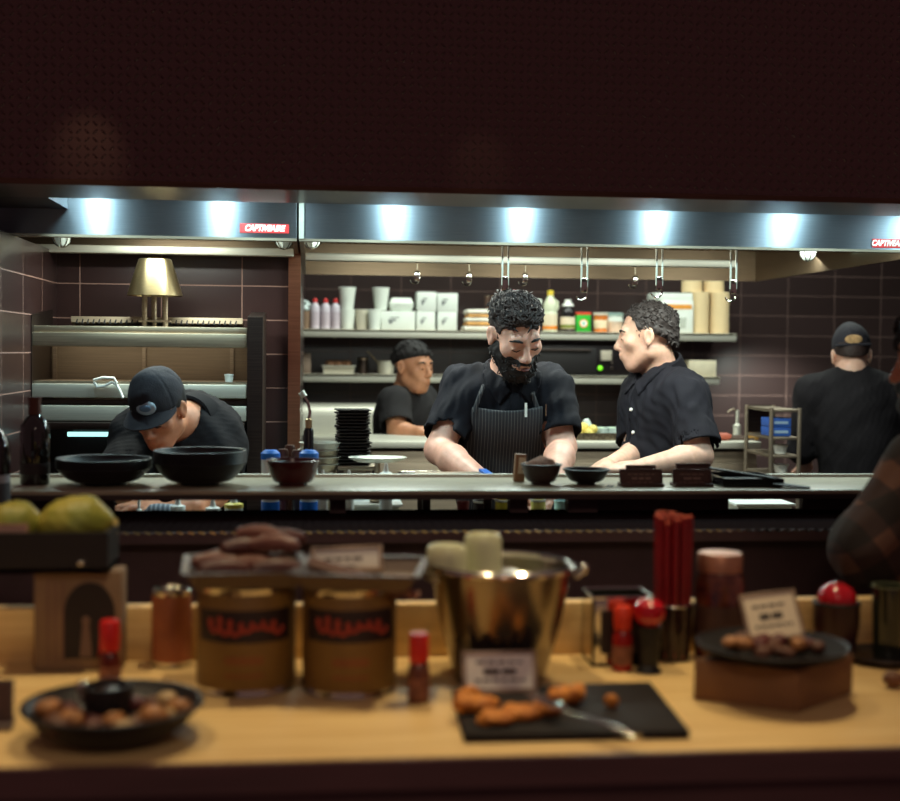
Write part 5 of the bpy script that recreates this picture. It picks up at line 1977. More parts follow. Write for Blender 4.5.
# things under the ledge in the middle
for px_, y0, wpx, mat, lab, Y in ((504, 500, 18, pm('yellow_tub', (222, 204, 70), .5), 'yellow tub seen under the ledge left of the middle post', 3.40),
                                  (538, 500, 15, pm('pale_yellow_tub', (226, 214, 120), .5), 'pale yellow tub seen under the ledge right of the middle post', 3.40),
                                  (562, 501, 16, pm('pale_teal_tub', (170, 206, 206), .5), 'pale teal tub seen under the ledge beside the dark panel', 3.42),
                                  (482, 501, 18, pm('black_tub', (50, 44, 46), .4), 'black tub seen under the ledge beside the yellow one', 3.44),
                                  (463, 502, 12, pm('dark_red_tub', (120, 34, 34), .4), 'dark red tub seen under the ledge below the steel tray', 3.40)):
    t = thing('deli_tub', lab, 'tub', (W(px_, 508, Y).x, Y, ZW), group='tubs seen under the pass ledge')
    h, r = W(px_, y0, Y).z - ZW, S(wpx / 2, Y)
    MB().lathe([(0, 0), (r * .9, 0), (r, h), (r * .94, h), (r * .84, .006), (0, .006)], n=26).build('tub', mat, t)
    MB().lathe([(r, h - .004), (r * 1.06, h - .002), (r * 1.06, h + .002), (r * .94, h + .002)], n=26, closed=True).build('rim', WHITE if 'yellow' in lab else mat, t)
a, b = W(349, 512, 3.5), W(398, 512, 3.5)
t = thing('steel_bin', 'pale steel insert bin seen under the ledge right of the first post', 'bin', ((a.x + b.x) / 2, 3.43, ZW))
MB().box((0, .05, .05), (b.x - a.x, .1, .10)).build('bin', STEEL_LIGHT, t, bevel=.004)
MB().box((0, .05, .103), (b.x - a.x + .015, .12, .006)).build('flange', WHITE, t)
a, b = W(738, 512, 3.5), W(792, 512, 3.5)
t = thing('steel_bin', 'pale steel insert bin seen under the ledge at the right end', 'bin', ((a.x + b.x) / 2, 3.5, ZW))
MB().box((0, .05, .045), (b.x - a.x, .1, .09)).build('bin', STEEL_LIGHT, t, bevel=.004)
MB().box((0, .05, .093), (b.x - a.x + .015, .12, .006)).build('flange', WHITE, t)
t = thing('scrubber', 'blue and white scrubber lying between the blue-lidded tubs', 'scrubber', (W(290, 508, 3.42).x, 3.44, ZW))
MB().box((0, 0, .02), (.07, .05, .04)).build('pad', WHITE, t, bevel=.006)
MB().tube([(-.03, 0, .045), (0, -.01, .06), (.035, 0, .05)], .008, 10).build('handle', CHROME, t)
# ---------------------------------------------------------------- on the pass ledge
LZ = ZL + .0015
BOWL = pm('black_stoneware', (27, 23, 24), .45, var=.15, scale=8, spec=.4)
BOWL_R = pm('dark_red_glaze', (72, 20, 18), .22, var=.2)
MARK = pm('printed_grey', (70, 62, 56), .8)


def bowl_profile(r, h, foot=.42, th=.0032, p=.55, ring=.006):
    out, inn = [], []
    for i in range(15):
        u = i / 14
        out.append((r * (foot + (1 - foot) * u ** p), ring + (h - ring) * u ** 1.5))
        inn.append((max(0.0, r * (foot + (1 - foot) * u ** p) - th), ring + th + (h - ring - th) * u ** 1.5))
    pr = [(0, ring * .6), (r * foot * .85, ring * .6), (r * foot * .85, 0), (r * foot * .98, 0)] + out + [(r - th * .4, h + .001)] + inn[::-1] + [(0, ring + th)]
    return pr


def bowl(px_, rpx, ytop, Y, label, mat, z=None, group=None, foot=.42, h=None, rim=None):
    x = W(px_, 488, Y).x
    r = S(rpx, Y) / 1.01
    t = thing('serving_bowl', label, 'bowl', (x, Y, LZ if z is None else z), group=group)
    h = h or (W(px_, ytop, Y).z - LZ)
    MB().lathe(bowl_profile(r, h, foot), n=56).build('bowl', mat, t)
    MB().lathe([(r * .985 + .003 * math.cos(a), h - .001 + .0025 * math.sin(a)) for a in np.linspace(0, 2 * PI, 9)[:-1]], n=56, closed=True).build('rim', rim or mat, t)
    return t


RIM_G = pm('worn_rim', (70, 62, 62), .35)
for px_, ytop, rpx, n_, side in ((104, 458.5, 46, 4, 'left'), (200, 450.5, 45.5, 5, 'right')):
    Y = 3.09
    top = W(px_, ytop, Y).z - LZ
    d = .0062
    hb = top - d * (n_ - 1)
    for i in range(n_):
        if i == n_ - 1:
            lab = 'black serving bowl on top of the %s stack, %s' % (('shorter', 'by the dark bottle') if side == 'left' else ('taller', 'before the bending cook shoulder'))
        elif i == 0:
            lab = 'black serving bowl at the bottom of the %s stack' % ('shorter' if side == 'left' else 'taller')
        else:
            lab = 'black serving bowl in the middle of the %s stack' % ('shorter' if side == 'left' else 'taller')
        bowl(px_, rpx, ytop, Y, lab, BOWL, LZ + d * i, 'stacked black bowls, %s stack' % ('shorter' if side == 'left' else 'taller'), h=hb)
bowl(293, 26.5, 460, 3.07, 'small dark red glazed bowl alone on the ledge, left of the first post', BOWL_R, foot=.55)
bowl(541, 20.5, 464, 3.08, 'small dark bowl heaped with brown crumbs before the bearded cook', pm('brown_black_glaze', (52, 34, 30), .3), foot=.5)
bowl(586, 23.5, 469, 3.08, 'small empty black bowl beside the bowl of brown crumbs', BOWL, foot=.42)
f = Field([-.06, -.06, -.03], [.06, .06, .06], .0035)
f.ell((0, 0, -.008), (.043, .043, .026), 0)
f.all(lambda P, F: F + .004 * wob(P, 110, 91) + .002 * wob(P, 260, 92))
f.all(lambda P, F: np.maximum(F, -.016 - P[..., 2]))
o = f.build('crumb_heap', pm('toasted_crumbs', (134, 92, 70), .9, var=.35, scale=160))
tag(o, 'heap of brown crumbs filling the small dark bowl', 'crumbs', None, (W(541, 466, 3.08).x, 3.08, W(541, 464, 3.08).z - .003))
o['kind'] = 'stuff'
p = W(520, 489, 3.14)
t = thing('wooden_card_block', 'tan wooden card block tucked behind the bowl of brown crumbs', 'card holder', (p.x, 3.15, LZ))
MB().box((0, 0, .034), (S(11, 3.15), .02, .068), (0, R(4), 0)).build('block', pm('tan_wood', (150, 112, 80), .6, var=.15), t, bevel=.002)
MB().box((.004, -.0105, .04), (S(7, 3.15), .001, .04), (0, R(4), 0)).build('card', CREAM, t)

# dark wine bottle with yellow glints
Y = 3.10
x = W(35, 488, Y).x
h = W(35, 397, Y).z - LZ
r = S(14, Y)
GLASS_D = pm('dark_green_glass', (22, 16, 12), .06, var=.05, coat=.6)
t = thing('wine_bottle', 'dark wine bottle with a brown foil neck beside the shorter bowl stack', 'bottle', (x, Y, LZ))
MB().lathe([(0, 0), (r * .95, 0), (r, .005), (r, h * .60), (r * .95, h * .68), (r * .7, h * .75), (r * .38, h * .80), (r * .34, h * .86), (0, h * .86)], n=40).build('glass', GLASS_D, t)
MB().lathe([(0, h * .80), (r * .44, h * .80), (r * .42, h * .97), (r * .46, h * .975), (r * .46, h), (0, h)], n=28).build('foil', pm('brown_foil', (86, 50, 40), .4, .5), t)
MB().lathe([(r * 1.004, h * .12), (r * 1.008, h * .13), (r * 1.008, h * .24), (r * 1.004, h * .25)], n=40).build('label', pm('dark_label', (40, 30, 30), .6), t)
# bottle at the left edge, on the tread shelf
Y = 2.82
x = W(-8, 500, Y).x
z0 = ZS + .001
h = W(0, 405, Y).z - z0
r = S(17, Y)
t = thing('dark_bottle', 'black glass bottle with a grey label cut off by the left edge', 'bottle', (x, Y, z0))
MB().lathe([(0, 0), (r * .95, 0), (r, .005), (r, h * .62), (r * .92, h * .70), (r * .6, h * .78), (r * .36, h * .84), (r * .33, h), (0, h)], n=40).build('glass', GLASS_D, t)
lb = MB().lathe([(r * 1.004, h * .10), (r * 1.008, h * .11), (r * 1.008, h * .42), (r * 1.004, h * .43)], n=40).build('label', pm('grey_label', (150, 146, 150), .6, var=.1), t)
MB().lathe([(r * 1.012, h * .16), (r * 1.014, h * .165), (r * 1.014, h * .36), (r * 1.012, h * .365)], n=40).build('label_band', pm('dark_grey_print', (60, 56, 60), .6), lb)

FRAME_D = wood_mat('dark_stained_frame', (84, 56, 46), (68, 46, 40), (3, 30, 30))


def print_rows(t, w, h, rows, mat, M, off, seed=1, name='print'):
    """Short rows of illegible small print on a card: one mark per word, mapped by matrix M."""
    rr = random.Random(seed)
    m = MB()
    for zc, hh_, span, wl in rows:
        x = -span / 2 * w
        while x < span / 2 * w - wl * w * .5:
            L = wl * w * rr.uniform(.6, 1.2)
            L = min(L, span / 2 * w - x)
            c = M @ Vector((x + L / 2, off, zc * h))
            m.box(c, (L, .0006, hh_ * h), M.to_3x3())
            x += L + .035 * w
    return m.build(name, mat, t)


def sign(name, label, px0, px1, y0, y1, Y, zbase, tilt, frame_m, card_m, roll=0.0, rz=0.0, base=True, seed=1, group=None, rowm=None, back=False):
    a, b = W(px0, y1, Y), W(px1, y1, Y)
    w = b.x - a.x
    h = W(px0, y0, Y).z - W(px0, y1, Y).z
    zb = W((px0 + px1) / 2, y1, Y).z - zbase
    t = thing(name, label, 'sign', ((a.x + b.x) / 2, Y, zbase), rz, group)
    M = Matrix.Translation((0, 0, zb)) @ Matrix.Rotation(roll, 4, 'Y') @ Matrix.Rotation(tilt, 4, 'X')
    R3 = M.to_3x3()
    fwid = w * .055
    m = MB()
    for sx in (-1, 1):
        m.box(M @ Vector((sx * (w / 2 - fwid / 2), 0, h / 2)), (fwid, .006, h), R3)
    for zz in (fwid / 2, h - fwid / 2):
        m.box(M @ Vector((0, 0, zz)), (w - fwid * 1.6, .0055, fwid), R3)
    m.build('frame', frame_m, t, bevel=.001)
    cd = MB().box(M @ Vector((0, .0006, h / 2)), (w - fwid * 1.8, .003, h - fwid * 1.8), R3).build('card', card_m, t)
    print_rows(cd, w, h, [(.72, .05, .62, .12), (.50, .13, .44, .20), (.30, .05, .66, .10)], rowm or MARK, M, -.0014, seed)
    if base:
        MB().box((0, .008, .004), (w * .98, .05, .008)).build('foot', frame_m, t, bevel=.001)
        if zb > .012:
            MB().box((0, .006, zb / 2), (w * .9, .006, zb + .004)).build('riser', frame_m, t)
    return t


DCARD = pm('dim_brown_card', (92, 70, 62), .8, var=.1)
DPRN = pm('pale_small_print', (146, 122, 108), .8)
sign('menu_stand', 'dark framed menu stand, front one of the pair before the grey-haired cook', 620, 663, 469, 488, 3.03, LZ, R(-14), FRAME_D, DCARD, seed=3, rowm=DPRN)
sign('menu_stand', 'dark framed menu stand just behind another, before the grey-haired cook', 626, 656, 465, 487, 3.10, LZ, R(-6), FRAME_D, DCARD, seed=4, rowm=DPRN)
sign('menu_stand', 'dark framed menu stand, front one of the pair nearest the black tray', 673, 712, 469, 488, 3.03, LZ, R(-14), FRAME_D, DCARD, seed=5, rowm=DPRN)
sign('menu_stand', 'dark framed menu stand behind the one nearest the black tray', 676, 711, 463.5, 487, 3.10, LZ, R(-6), FRAME_D, DCARD, seed=6, rowm=DPRN)
# black tray and flat knife on the ledge
a, b = W(716, 488, 3.08), W(772, 488, 3.08)
t = thing('black_tray', 'flat black tray on the ledge right of the menu stands', 'tray', ((a.x + b.x) / 2, 3.10, LZ))
w = b.x - a.x
MB().box((0, 0, .004), (w, .18, .008)).build('base', BLACK, t, bevel=.002)
m = MB()
for sx in (-1, 1):
    m.box((sx * w / 2, 0, .011), (.008, .18, .018))
    m.box((0, sx * .088, .011), (w, .008, .018))
m.build('rim', DARK_GLOSS, t)
t = thing('black_spatula', 'black spatula lying off the right end of the black tray', 'spatula', (W(784, 491, 3.0).x, 3.0, LZ), R(-24))
MB().box((-.10, 0, .030), (.16, .018, .006), (0, R(7), 0)).build('handle', BLACK, t, bevel=.002)
MB().add([(-.025, -.03, .006), (.06, -.012, .001), (.06, .012, .001), (-.025, .03, .006), (-.025, -.03, .011), (.06, -.012, .004), (.06, .012, .004), (-.025, .03, .011)],
         [(0, 3, 2, 1), (4, 5, 6, 7), (0, 1, 5, 4), (1, 2, 6, 5), (2, 3, 7, 6), (3, 0, 4, 7)]).build('blade', BLACK, t)
# small white card lying on the ledge before the first menu stand
t = thing('receipt_slip', 'small pale slip of paper on the ledge beside the first menu stand', 'paper', (W(612, 489, 3.0).x, 3.02, LZ), R(-20))
MB().box((0, 0, .0008), (.03, .07, .0012)).build('sheet', CREAM, t)
MB().box((0, .0, .0017), (.018, .04, .0004)).build('print', MARK, t)

# ---------------------------------------------------------------- on the dining counter
CZ = ZC + .001
CLAMP = pm('brushed_card_frame', (150, 128, 110), .4, .7)


def onC(px_, py_):
    return WZ(px_, py_, ZC)


def hgt(px_, ytop, Y):
    return W(px_, ytop, Y).z - ZC


# carton with an arched picture
p = onC(78, 671)
xa, xb = W(34, 640, p.y).x, W(122, 640, p.y).x
hb = hgt(78, 572, p.y)
t = thing('wine_carton', 'tall pinkish carton with a black arched picture, under the crate of green fruit', 'box', ((xa + xb) / 2, p.y, CZ))
w = xb - xa
MB().box((0, .029, hb / 2), (w, .058, hb)).build('carton', pm('pinkish_carton', (134, 110, 86), .8, var=.1), t, bevel=.003)
poly = [(w * (-.16), hb * .12), (w * .42, hb * .12)] + [(w * .13 + w * .29 * math.cos(a), hb * .58 + w * .36 * math.sin(a)) for a in np.linspace(0, PI, 16)]
ar = MB().prism(poly, -.0012, .0002).build('arch_print', pm('black_print', (34, 26, 28), .6), t)
MB().prism([(w * .02, hb * .14), (w * .16, hb * .14), (w * .13, hb * .45), (w * .05, hb * .45)], -.002, -.001).build('pale_figure', pm('pale_print', (120, 96, 84), .7), ar)
MB().ell((w * .09, -.0016, hb * .50), (.007, .0015, .009)).build('figure_head', pm('pale_print_head', (120, 96, 84), .7), ar)
MB().prism([(w * .22, hb * .14), (w * .40, hb * .14), (w * .38, hb * .34), (w * .25, hb * .36)], -.002, -.001).build('red_figure', pm('red_print', (140, 36, 34), .7), ar)
m = MB()
for k in range(3):
    m.box((-w * .34 + .012 * k, -.0008, hb * .5), (.003, .001, hb * .82))
m.build('side_stripes', pm('dusty_rose_print', (122, 90, 80), .7), t)
# crate with green fruit
ya = p.y - .004
ca, cb_ = W(-14, 560, ya).x, W(110, 560, ya).x
cz0 = ZC + hb + .002
cz1 = W(70, 531, ya).z
t = thing('fruit_crate', 'low black crate of green fruit sitting on the pinkish carton', 'crate', ((ca + cb_) / 2, ya + .040, cz0))
w, hc_ = cb_ - ca, cz1 - cz0
MB().box((0, 0, .004), (w, .12, .008)).build('floor_board', BLACK, t)
for sx in (-1, 1):
    MB().box((sx * (w / 2 - .004), 0, hc_ / 2), (.008, .12, hc_)).build('side_board', BLACK, t)
    MB().box((0, sx * .056, hc_ / 2), (w - .016, .008, hc_)).build('long_board', BLACK, t)
MB().ell((w * .28, -.0615, hc_ * .25), (.006, .003, .004)).build('rivet', CHROME, t)
FRUIT = pm('yellow_green_rind', (156, 142, 58), .5, var=.0, scale=14, second=(112, 118, 40), bump=.1, bscale=50)
for i, (px_, py_, rpx, dy, lab) in enumerate(((73, 521, 30, .05, 'large yellow-green fruit in the middle of the black crate'), (10, 522, 25, .05, 'yellow-green fruit at the left end of the black crate'),
                                              (45, 532, 14, .10, 'small yellow-green fruit between the two large ones'), (97, 533, 14, .09, 'yellow-green fruit half hidden at the right end of the crate'))):
    Y = ya + dy
    r = S(rpx, Y)
    f = Field([-r * 1.5] * 3, [r * 1.5] * 3, r / 16)
    f.ell((0, 0, 0), (r * 1.12, r, r * .92), 0)
    f.cone((r * .5, 0, r * .25), (r * 1.0, 0, r * .1), r * .6, r * .3, r * .5)
    f.all(lambda P, F: F + r * .03 * wob(P / r, 4, 100 + i))
    c = W(px_, py_ + (4 if rpx > 20 else 0), Y)
    t2 = thing('green_fruit', lab, 'fruit', (c.x, Y, c.z), group='green fruit in the black crate')
    f.build('flesh', FRUIT, t2)
    MB().cyl((r * 1.22, -.0, r * .08), (r * 1.38, -.004, r * .1), r * .10, r * .13, 10).build('stem', pm('pale_stem', (196, 178, 110), .6), t2)
sign('price_card', 'pale card in a frame clipped to the left front of the fruit crate', -14, 27, 524, 569, ya - .012, cz0 - .0, R(-6), pm('rosy_frame', (150, 112, 96), .5), pm('rosy_card', (196, 160, 138), .8), base=False, seed=8)
# red-capped sauce bottle by the carton
p = onC(110, 690)


def sauce_bottle(px_, ybase, ytop, wpx, label, capfrac, body, capm, group=None, z=None, Y=None, name='sauce_bottle'):
    if Y is None:
        q = onC(px_, ybase)
        Y = q.y
    x = W(px_, ybase, Y).x
    z = CZ if z is None else z
    h = W(px_, ytop, Y).z - z
    r = S(wpx / 2, Y)
    t = thing(name, label, 'bottle', (x, Y, z), group=group)
    hb = h * (1 - capfrac)
    MB().lathe([(0, 0), (r * .94, 0), (r, .004), (r, hb * .75), (r * .8, hb * .92), (r * .6, hb), (0, hb)], n=28).build('glass', body, t)
    cp_ = MB().lathe([(0, hb - .002), (r * .86, hb - .002), (r * .92, hb + .004), (r * .92, h - .003), (r * .8, h), (0, h)], n=28).build('cap', capm, t)
    lb = MB().lathe([(r * 1.004, hb * .15), (r * 1.01, hb * .17), (r * 1.01, hb * .58), (r * 1.004, hb * .6)], n=28).build('label', pm('dim_sauce_label', (130, 80, 60), .6, var=.3, scale=60), t)
    return t


SAUCE = pm('red_brown_sauce', (92, 34, 24), .15, var=.2)
sauce_bottle(110, 690, 620, 21, 'red-capped sauce bottle standing before the pinkish carton', .42, SAUCE, RED)
sauce_bottle(418.5, 702, 633, 22, 'red-capped shaker standing alone left of the steel bucket', .40, pm('brown_shaker_glass', (110, 66, 48), .2, var=.2), pm('bright_red_cap', (214, 44, 30), .35), name='seasoning_shaker')
# tin cans
def can(px_, wpx, ybase, ytop, label, wall, band=None, script=None, name='tin_can', Yadj=0):
    q = onC(px_, ybase)
    r = S(wpx / 2, q.y)
    Y = q.y + r
    x = W(px_, ybase, Y).x
    h = W(px_, ytop, Y - r).z - ZC
    t = thing(name, label, 'can', (x, Y, CZ))
    MB().lathe([(0, .003), (r - .004, .003), (r - .002, 0), (r, .002), (r * .985, .006), (r * .985, h - .006), (r, h - .003), (r - .002, h), (r - .004, h - .003), (0, h - .004)], n=56).build('shell', CHROME, t)
    lb = MB().lathe([(r * .988, .010), (r * .994, .011), (r * .994, h - .011), (r * .988, h - .010)], n=56).build('label', wall, t)
    if band:
        b0, b1 = h * band[0], h * band[1]
        bd_ = MB()
        nn = 24
        vs, fs = [], []
        for k in range(nn + 1):
            a = -PI / 2 + R(-62 + 124 * k / nn)
            for zz in (b0, b1):
                for rr_ in (r * .995, r * 1.001):
                    vs.append((rr_ * math.cos(a), rr_ * math.sin(a), zz))
        for k in range(nn):
            o_ = k * 4
            fs += [(o_ + 1, o_ + 5, o_ + 7, o_ + 3), (o_, o_ + 2, o_ + 6, o_ + 4), (o_ + 2, o_ + 3, o_ + 7, o_ + 6), (o_, o_ + 4, o_ + 5, o_ + 1)]
        fs += [(0, 1, 3, 2), (nn * 4, nn * 4 + 2, nn * 4 + 3, nn * 4 + 1)]
        bo = MB().add(vs, fs).build('name_band', pm('dark_name_band', (40, 26, 24), .5), lb)
        pts = []
        for k in range(90):
            u = k / 89
            a = -PI / 2 + R(-44 + 88 * u)
            zz = (b0 + b1) / 2 + (b1 - b0) * (.16 * math.sin(u * 44) * (1 + .5 * math.sin(u * 7)) + .05 * math.sin(u * 11))
            a += R(3.6) * math.cos(u * 44)
            pts.append((r * 1.003 * math.cos(a), r * 1.003 * math.sin(a), zz))
        MB().tube(pts, .0034, 6).build('script_lettering', pm('rust_red_print', (176, 66, 44), .6), bo)
        m = MB()
        for row, (zz, n3) in enumerate(((h * .34, 5), (h * .20, 9))):
            for k in range(n3):
                a = -PI / 2 + R(-22 + 44 * (k + .5) / n3)
                m.box((r * .998 * math.cos(a), r * .998 * math.sin(a), zz), (.006 if row else .011, .0012, .006 if row else .012), (0, 0, a + PI / 2))
        m.build('small_print', pm('brown_small_print', (140, 84, 40), .6), lb)
    return t, Y, r, h


LAB = pm('ochre_label', (128, 96, 42), .55, var=.08, scale=8)
t, Y, r, h = can(172, 40, 670, 592, 'narrow orange-brown tin between the pinkish carton and the large cans', pm('orange_brown_label', (150, 84, 50), .5, var=.15))
MB().lathe([(r * .8, h - .001), (r * .9, h + .002), (r * .8, h + .003)], n=40).build('inner_ring', CHROME, t)
c1, Y1, r1_, h1 = can(246, 102, 699, 590, 'large ochre can with a dark name band, left of the two under the trays', LAB, (.50, .80))
c2, Y2, r2_, h2 = can(349, 98, 701, 592, 'large ochre can with a dark name band, right of the two under the trays', LAB, (.52, .82))


TRAYM = brushed('tray_steel', (104, 92, 86), .5)


def pan_tray(cx_, Y, z, w, d, h, label, rz=0.0):
    t = thing('steel_tray', label, 'tray', (cx_, Y, z), rz, 'steel trays on the large cans')
    MB().box((0, 0, .002), (w * .82, d * .82, .004)).build('base', CHROME, t)
    for nm, vs in (('wall', None),):
        for sx, sy in ((-1, 0), (1, 0), (0, -1), (0, 1)):
            if sx:
                v = [(sx * w * .41, -d * .41, 0), (sx * w * .41, d * .41, 0), (sx * w * .5, d * .5, h), (sx * w * .5, -d * .5, h)]
                off = Vector((sx * .003, 0, .0))
            else:
                v = [(-w * .41, sy * d * .41, 0), (w * .41, sy * d * .41, 0), (w * .5, sy * d * .5, h), (-w * .5, sy * d * .5, h)]
                off = Vector((0, sy * .003, .0))
            vv = [Vector(q) for q in v]
            MB().add([q for q in vv] + [q + off for q in vv], [(0, 1, 2, 3), (7, 6, 5, 4), (0, 4, 5, 1), (1, 5, 6, 2), (2, 6, 7, 3), (3, 7, 4, 0)]).build('wall', TRAYM, t)
    m = MB()
    for sx in (-1, 1):
        m.box((sx * w * .515, 0, h), (.012, d * 1.06, .003))
        m.box((0, sx * d * .515, h), (w * 1.06, .012, .003))
    m.build('rolled_rim', TRAYM, t)
    return t


xt1 = W(245, 600, Y1).x
pan_tray(xt1, Y1 + .0, CZ + h1 + .001, .180, .185, .026, 'steel tray of reddish sausages on the left large can', R(4))
xt2 = W(362, 600, Y2).x
pan_tray(xt2, Y2 + .0, CZ + h2 + .001, .186, .185, .026, 'steel tray with a wooden paddle on the right large can', R(-10))
MEAT = pm('cured_sausage', (78, 38, 32), .4, var=.25, scale=30)
MEAT2 = pm('pink_sausage', (104, 62, 52), .4, var=.2, scale=30)
for i, (dx, dy, dz, a, mt) in enumerate(((-.03, -.045, .022, 10, MEAT), (.012, -.03, .024, -14, MEAT2), (.05, -.045, .022, 6, MEAT), (-.045, .01, .024, -8, MEAT2), (.0, .02, .046, 12, MEAT), (.045, .01, .052, -10, MEAT2),
                                         (.055, .045, .056, 14, MEAT), (-.02, .055, .026, 5, MEAT), (.02, .05, .062, -22, MEAT2))):
    q = MB().tube([(-.04, 0, -.004), (-.034, 0, 0), (-.012, .002, .004), (.012, .002, .004), (.034, 0, 0), (.04, 0, -.004)], [.006, .0125, .015, .015, .0125, .006], 14)
    o = q.build('sausage', mt)
    tag(o, 'reddish sausage heaped in the steel tray on the left large can', 'sausage', 'sausages in the steel tray', (xt1 + dx, Y1 + .01 + dy, CZ + h1 + dz), R(a))
t = thing('wooden_paddle', 'dark wooden paddle leaning in the right steel tray before the framed card', 'paddle', (xt2 - .01, Y2 - .03, CZ + h2 + .014), R(-8))
MB().box((0, 0, 0), (.16, .028, .010), (R(20), R(16), 0)).build('blade', pm('dark_paddle_wood', (92, 56, 46), .6, var=.2), t, bevel=.002)
MB().box((.085, .0, -.024), (.03, .014, .010), (R(20), R(16), 0)).build('handle', pm('worn_paddle_grip', (150, 104, 86), .6), t, bevel=.002)
sign('price_card', 'white card in a metal frame standing at the back of the right steel tray', 312, 384, 546, 592, Y2 + .06, CZ + h2 + .006, R(-14), CLAMP, PAPER, roll=R(-2), seed=9, group=None)

# steel bucket with glasses in it
q = onC(500, 690)
rb0, rb1 = S(48, q.y), S(75, q.y + .07)
Yk = q.y + rb0
xk = W(500, 620, Yk).x
hk = W(497, 562, Yk).z - ZC
t = thing('ice_bucket', 'large polished steel bucket holding two clear cups, behind the framed card', 'bucket', (xk, Yk, CZ))
MB().lathe([(0, .004), (rb0 - .004, .004), (rb0 - .002, 0), (rb0, .004), (rb0 + (rb1 - rb0) * .55, hk * .5), (rb1 - .004, hk - .008), (rb1 - .007, hk - .008),
            (rb0 + (rb1 - rb0) * .55 - .003, hk * .5), (rb0 - .003, .008), (0, .008)], n=64).build('bucket', pm('mirror_steel', (146, 136, 122), .24, 1.0, var=.05), t)
MB().lathe([(rb1 - .004 + .006 * math.cos(a), hk - .006 + .006 * math.sin(a)) for a in np.linspace(0, 2 * PI, 11)[:-1]], n=64, closed=True).build('rolled_rim', CHROME, t)
# dark zigzag reflection painted on the bucket front
vs, fs = [], []
def refl_patch(poly, name, mat, par, dr):
    m = MB()
    vs = []
    for rr_ in (0.0, .0012):
        for (u, v) in poly:
            z = hk * v
            rad = rb0 + (rb1 - rb0) * (.55 * min(1, v / .5) if v < .5 else .55 + .45 * (v - .5) / .5) + .0006 + dr + rr_
            a = -PI / 2 + u
            vs.append((rad * math.cos(a), rad * math.sin(a), z))
    n = len(poly)
    fs = [tuple(range(n)), tuple(range(2 * n - 1, n - 1, -1))] + [(k, k + n, (k + 1) % n + n, (k + 1) % n) for k in range(n)]
    return m.add(vs, fs).build(name, mat, par)


REFL = pm('black_reflection', (30, 22, 22), .5)
eb = refl_patch([(-.66, .22), (-.5, .20), (-.35, .22), (-.2, .20), (0, .22), (.2, .2), (.38, .22), (.42, .44), (.30, .56), (.20, .36), (.10, .54), (.0, .34), (-.1, .46), (-.22, .36), (-.34, .50), (-.5, .42), (-.66, .56)], 'emblem', REFL, t, 0)
for k in range(2):
    s = MB()
    a = -PI / 2 + (1.35 if k else -1.35)
    s.tube([((rb1 + .002) * math.cos(a - .12), (rb1 + .002) * math.sin(a - .12), hk - .02), ((rb1 + .018) * math.cos(a), (rb1 + .018) * math.sin(a), hk - .012), ((rb1 + .002) * math.cos(a + .12), (rb1 + .002) * math.sin(a + .12), hk - .02)], .004, 8)
    ea = s.build('handle_ear', CHROME, t)
    MB().ell(((rb1 + .016) * math.cos(a), (rb1 + .016) * math.sin(a), hk - .006), (.007, .007, .007)).build('handle_knob', CHROME, ea)
f = Field([-.115, -.115, 0], [.115, .115, .08], .004)
f.ell((0, 0, .03), (.104, .104, .02), 0)
f.all(lambda P, F: F + .006 * wob(P, 60, 95))
ic = f.build('ice_fill', pm('crushed_ice', (196, 196, 190), .2, var=.1, trans=.3), t)
ic.location = (0, 0, hk - .072)
CUPG = pm('pale_green_plastic', (216, 216, 178), .3, var=.05, trans=.2)
for px_, ytop, wpx, dy, lab in ((447, 548, 44, -.01, 'pale greenish upturned cup at the left inside the steel bucket'), (483, 537, 41, .035, 'pale greenish upturned cup at the back inside the steel bucket')):
    Y = Yk + dy
    x = W(px_, ytop, Y).x
    r = S(wpx / 2, Y) * .95
    ztop = W(px_, ytop - 2, Y).z - CZ
    zb_ = CZ + hk - .028
    hq = W(px_, ytop - 2, Y).z - zb_
    t2 = thing('upturned_cup', lab, 'cup', (x, Y, zb_), group='cups in the steel bucket')
    MB().lathe([(r * 1.0, 0), (r * 1.0, hq * .62), (r * .97, hq * .9), (r * .88, hq), (0, hq), (0, hq - .006), (r * .84, hq - .006), (r * .92, hq * .86), (r * .95, hq * .6), (r * .95, 0)], n=36).build('cup', CUPG, t2)
    MB().lathe([(r * .7, hq - .001), (r * .72, hq + .003), (r * .66, hq + .003), (r * .64, hq - .001)], n=36, closed=True).build('base_ring', CUPG, t2)
# framed card before the bucket
sp_ = onC(500, 694)
sign('price_card', 'white card in a metal frame standing before the steel bucket', 463, 538, 651, 693, sp_.y - .04, CZ, R(-24), CLAMP, PAPER, seed=10)

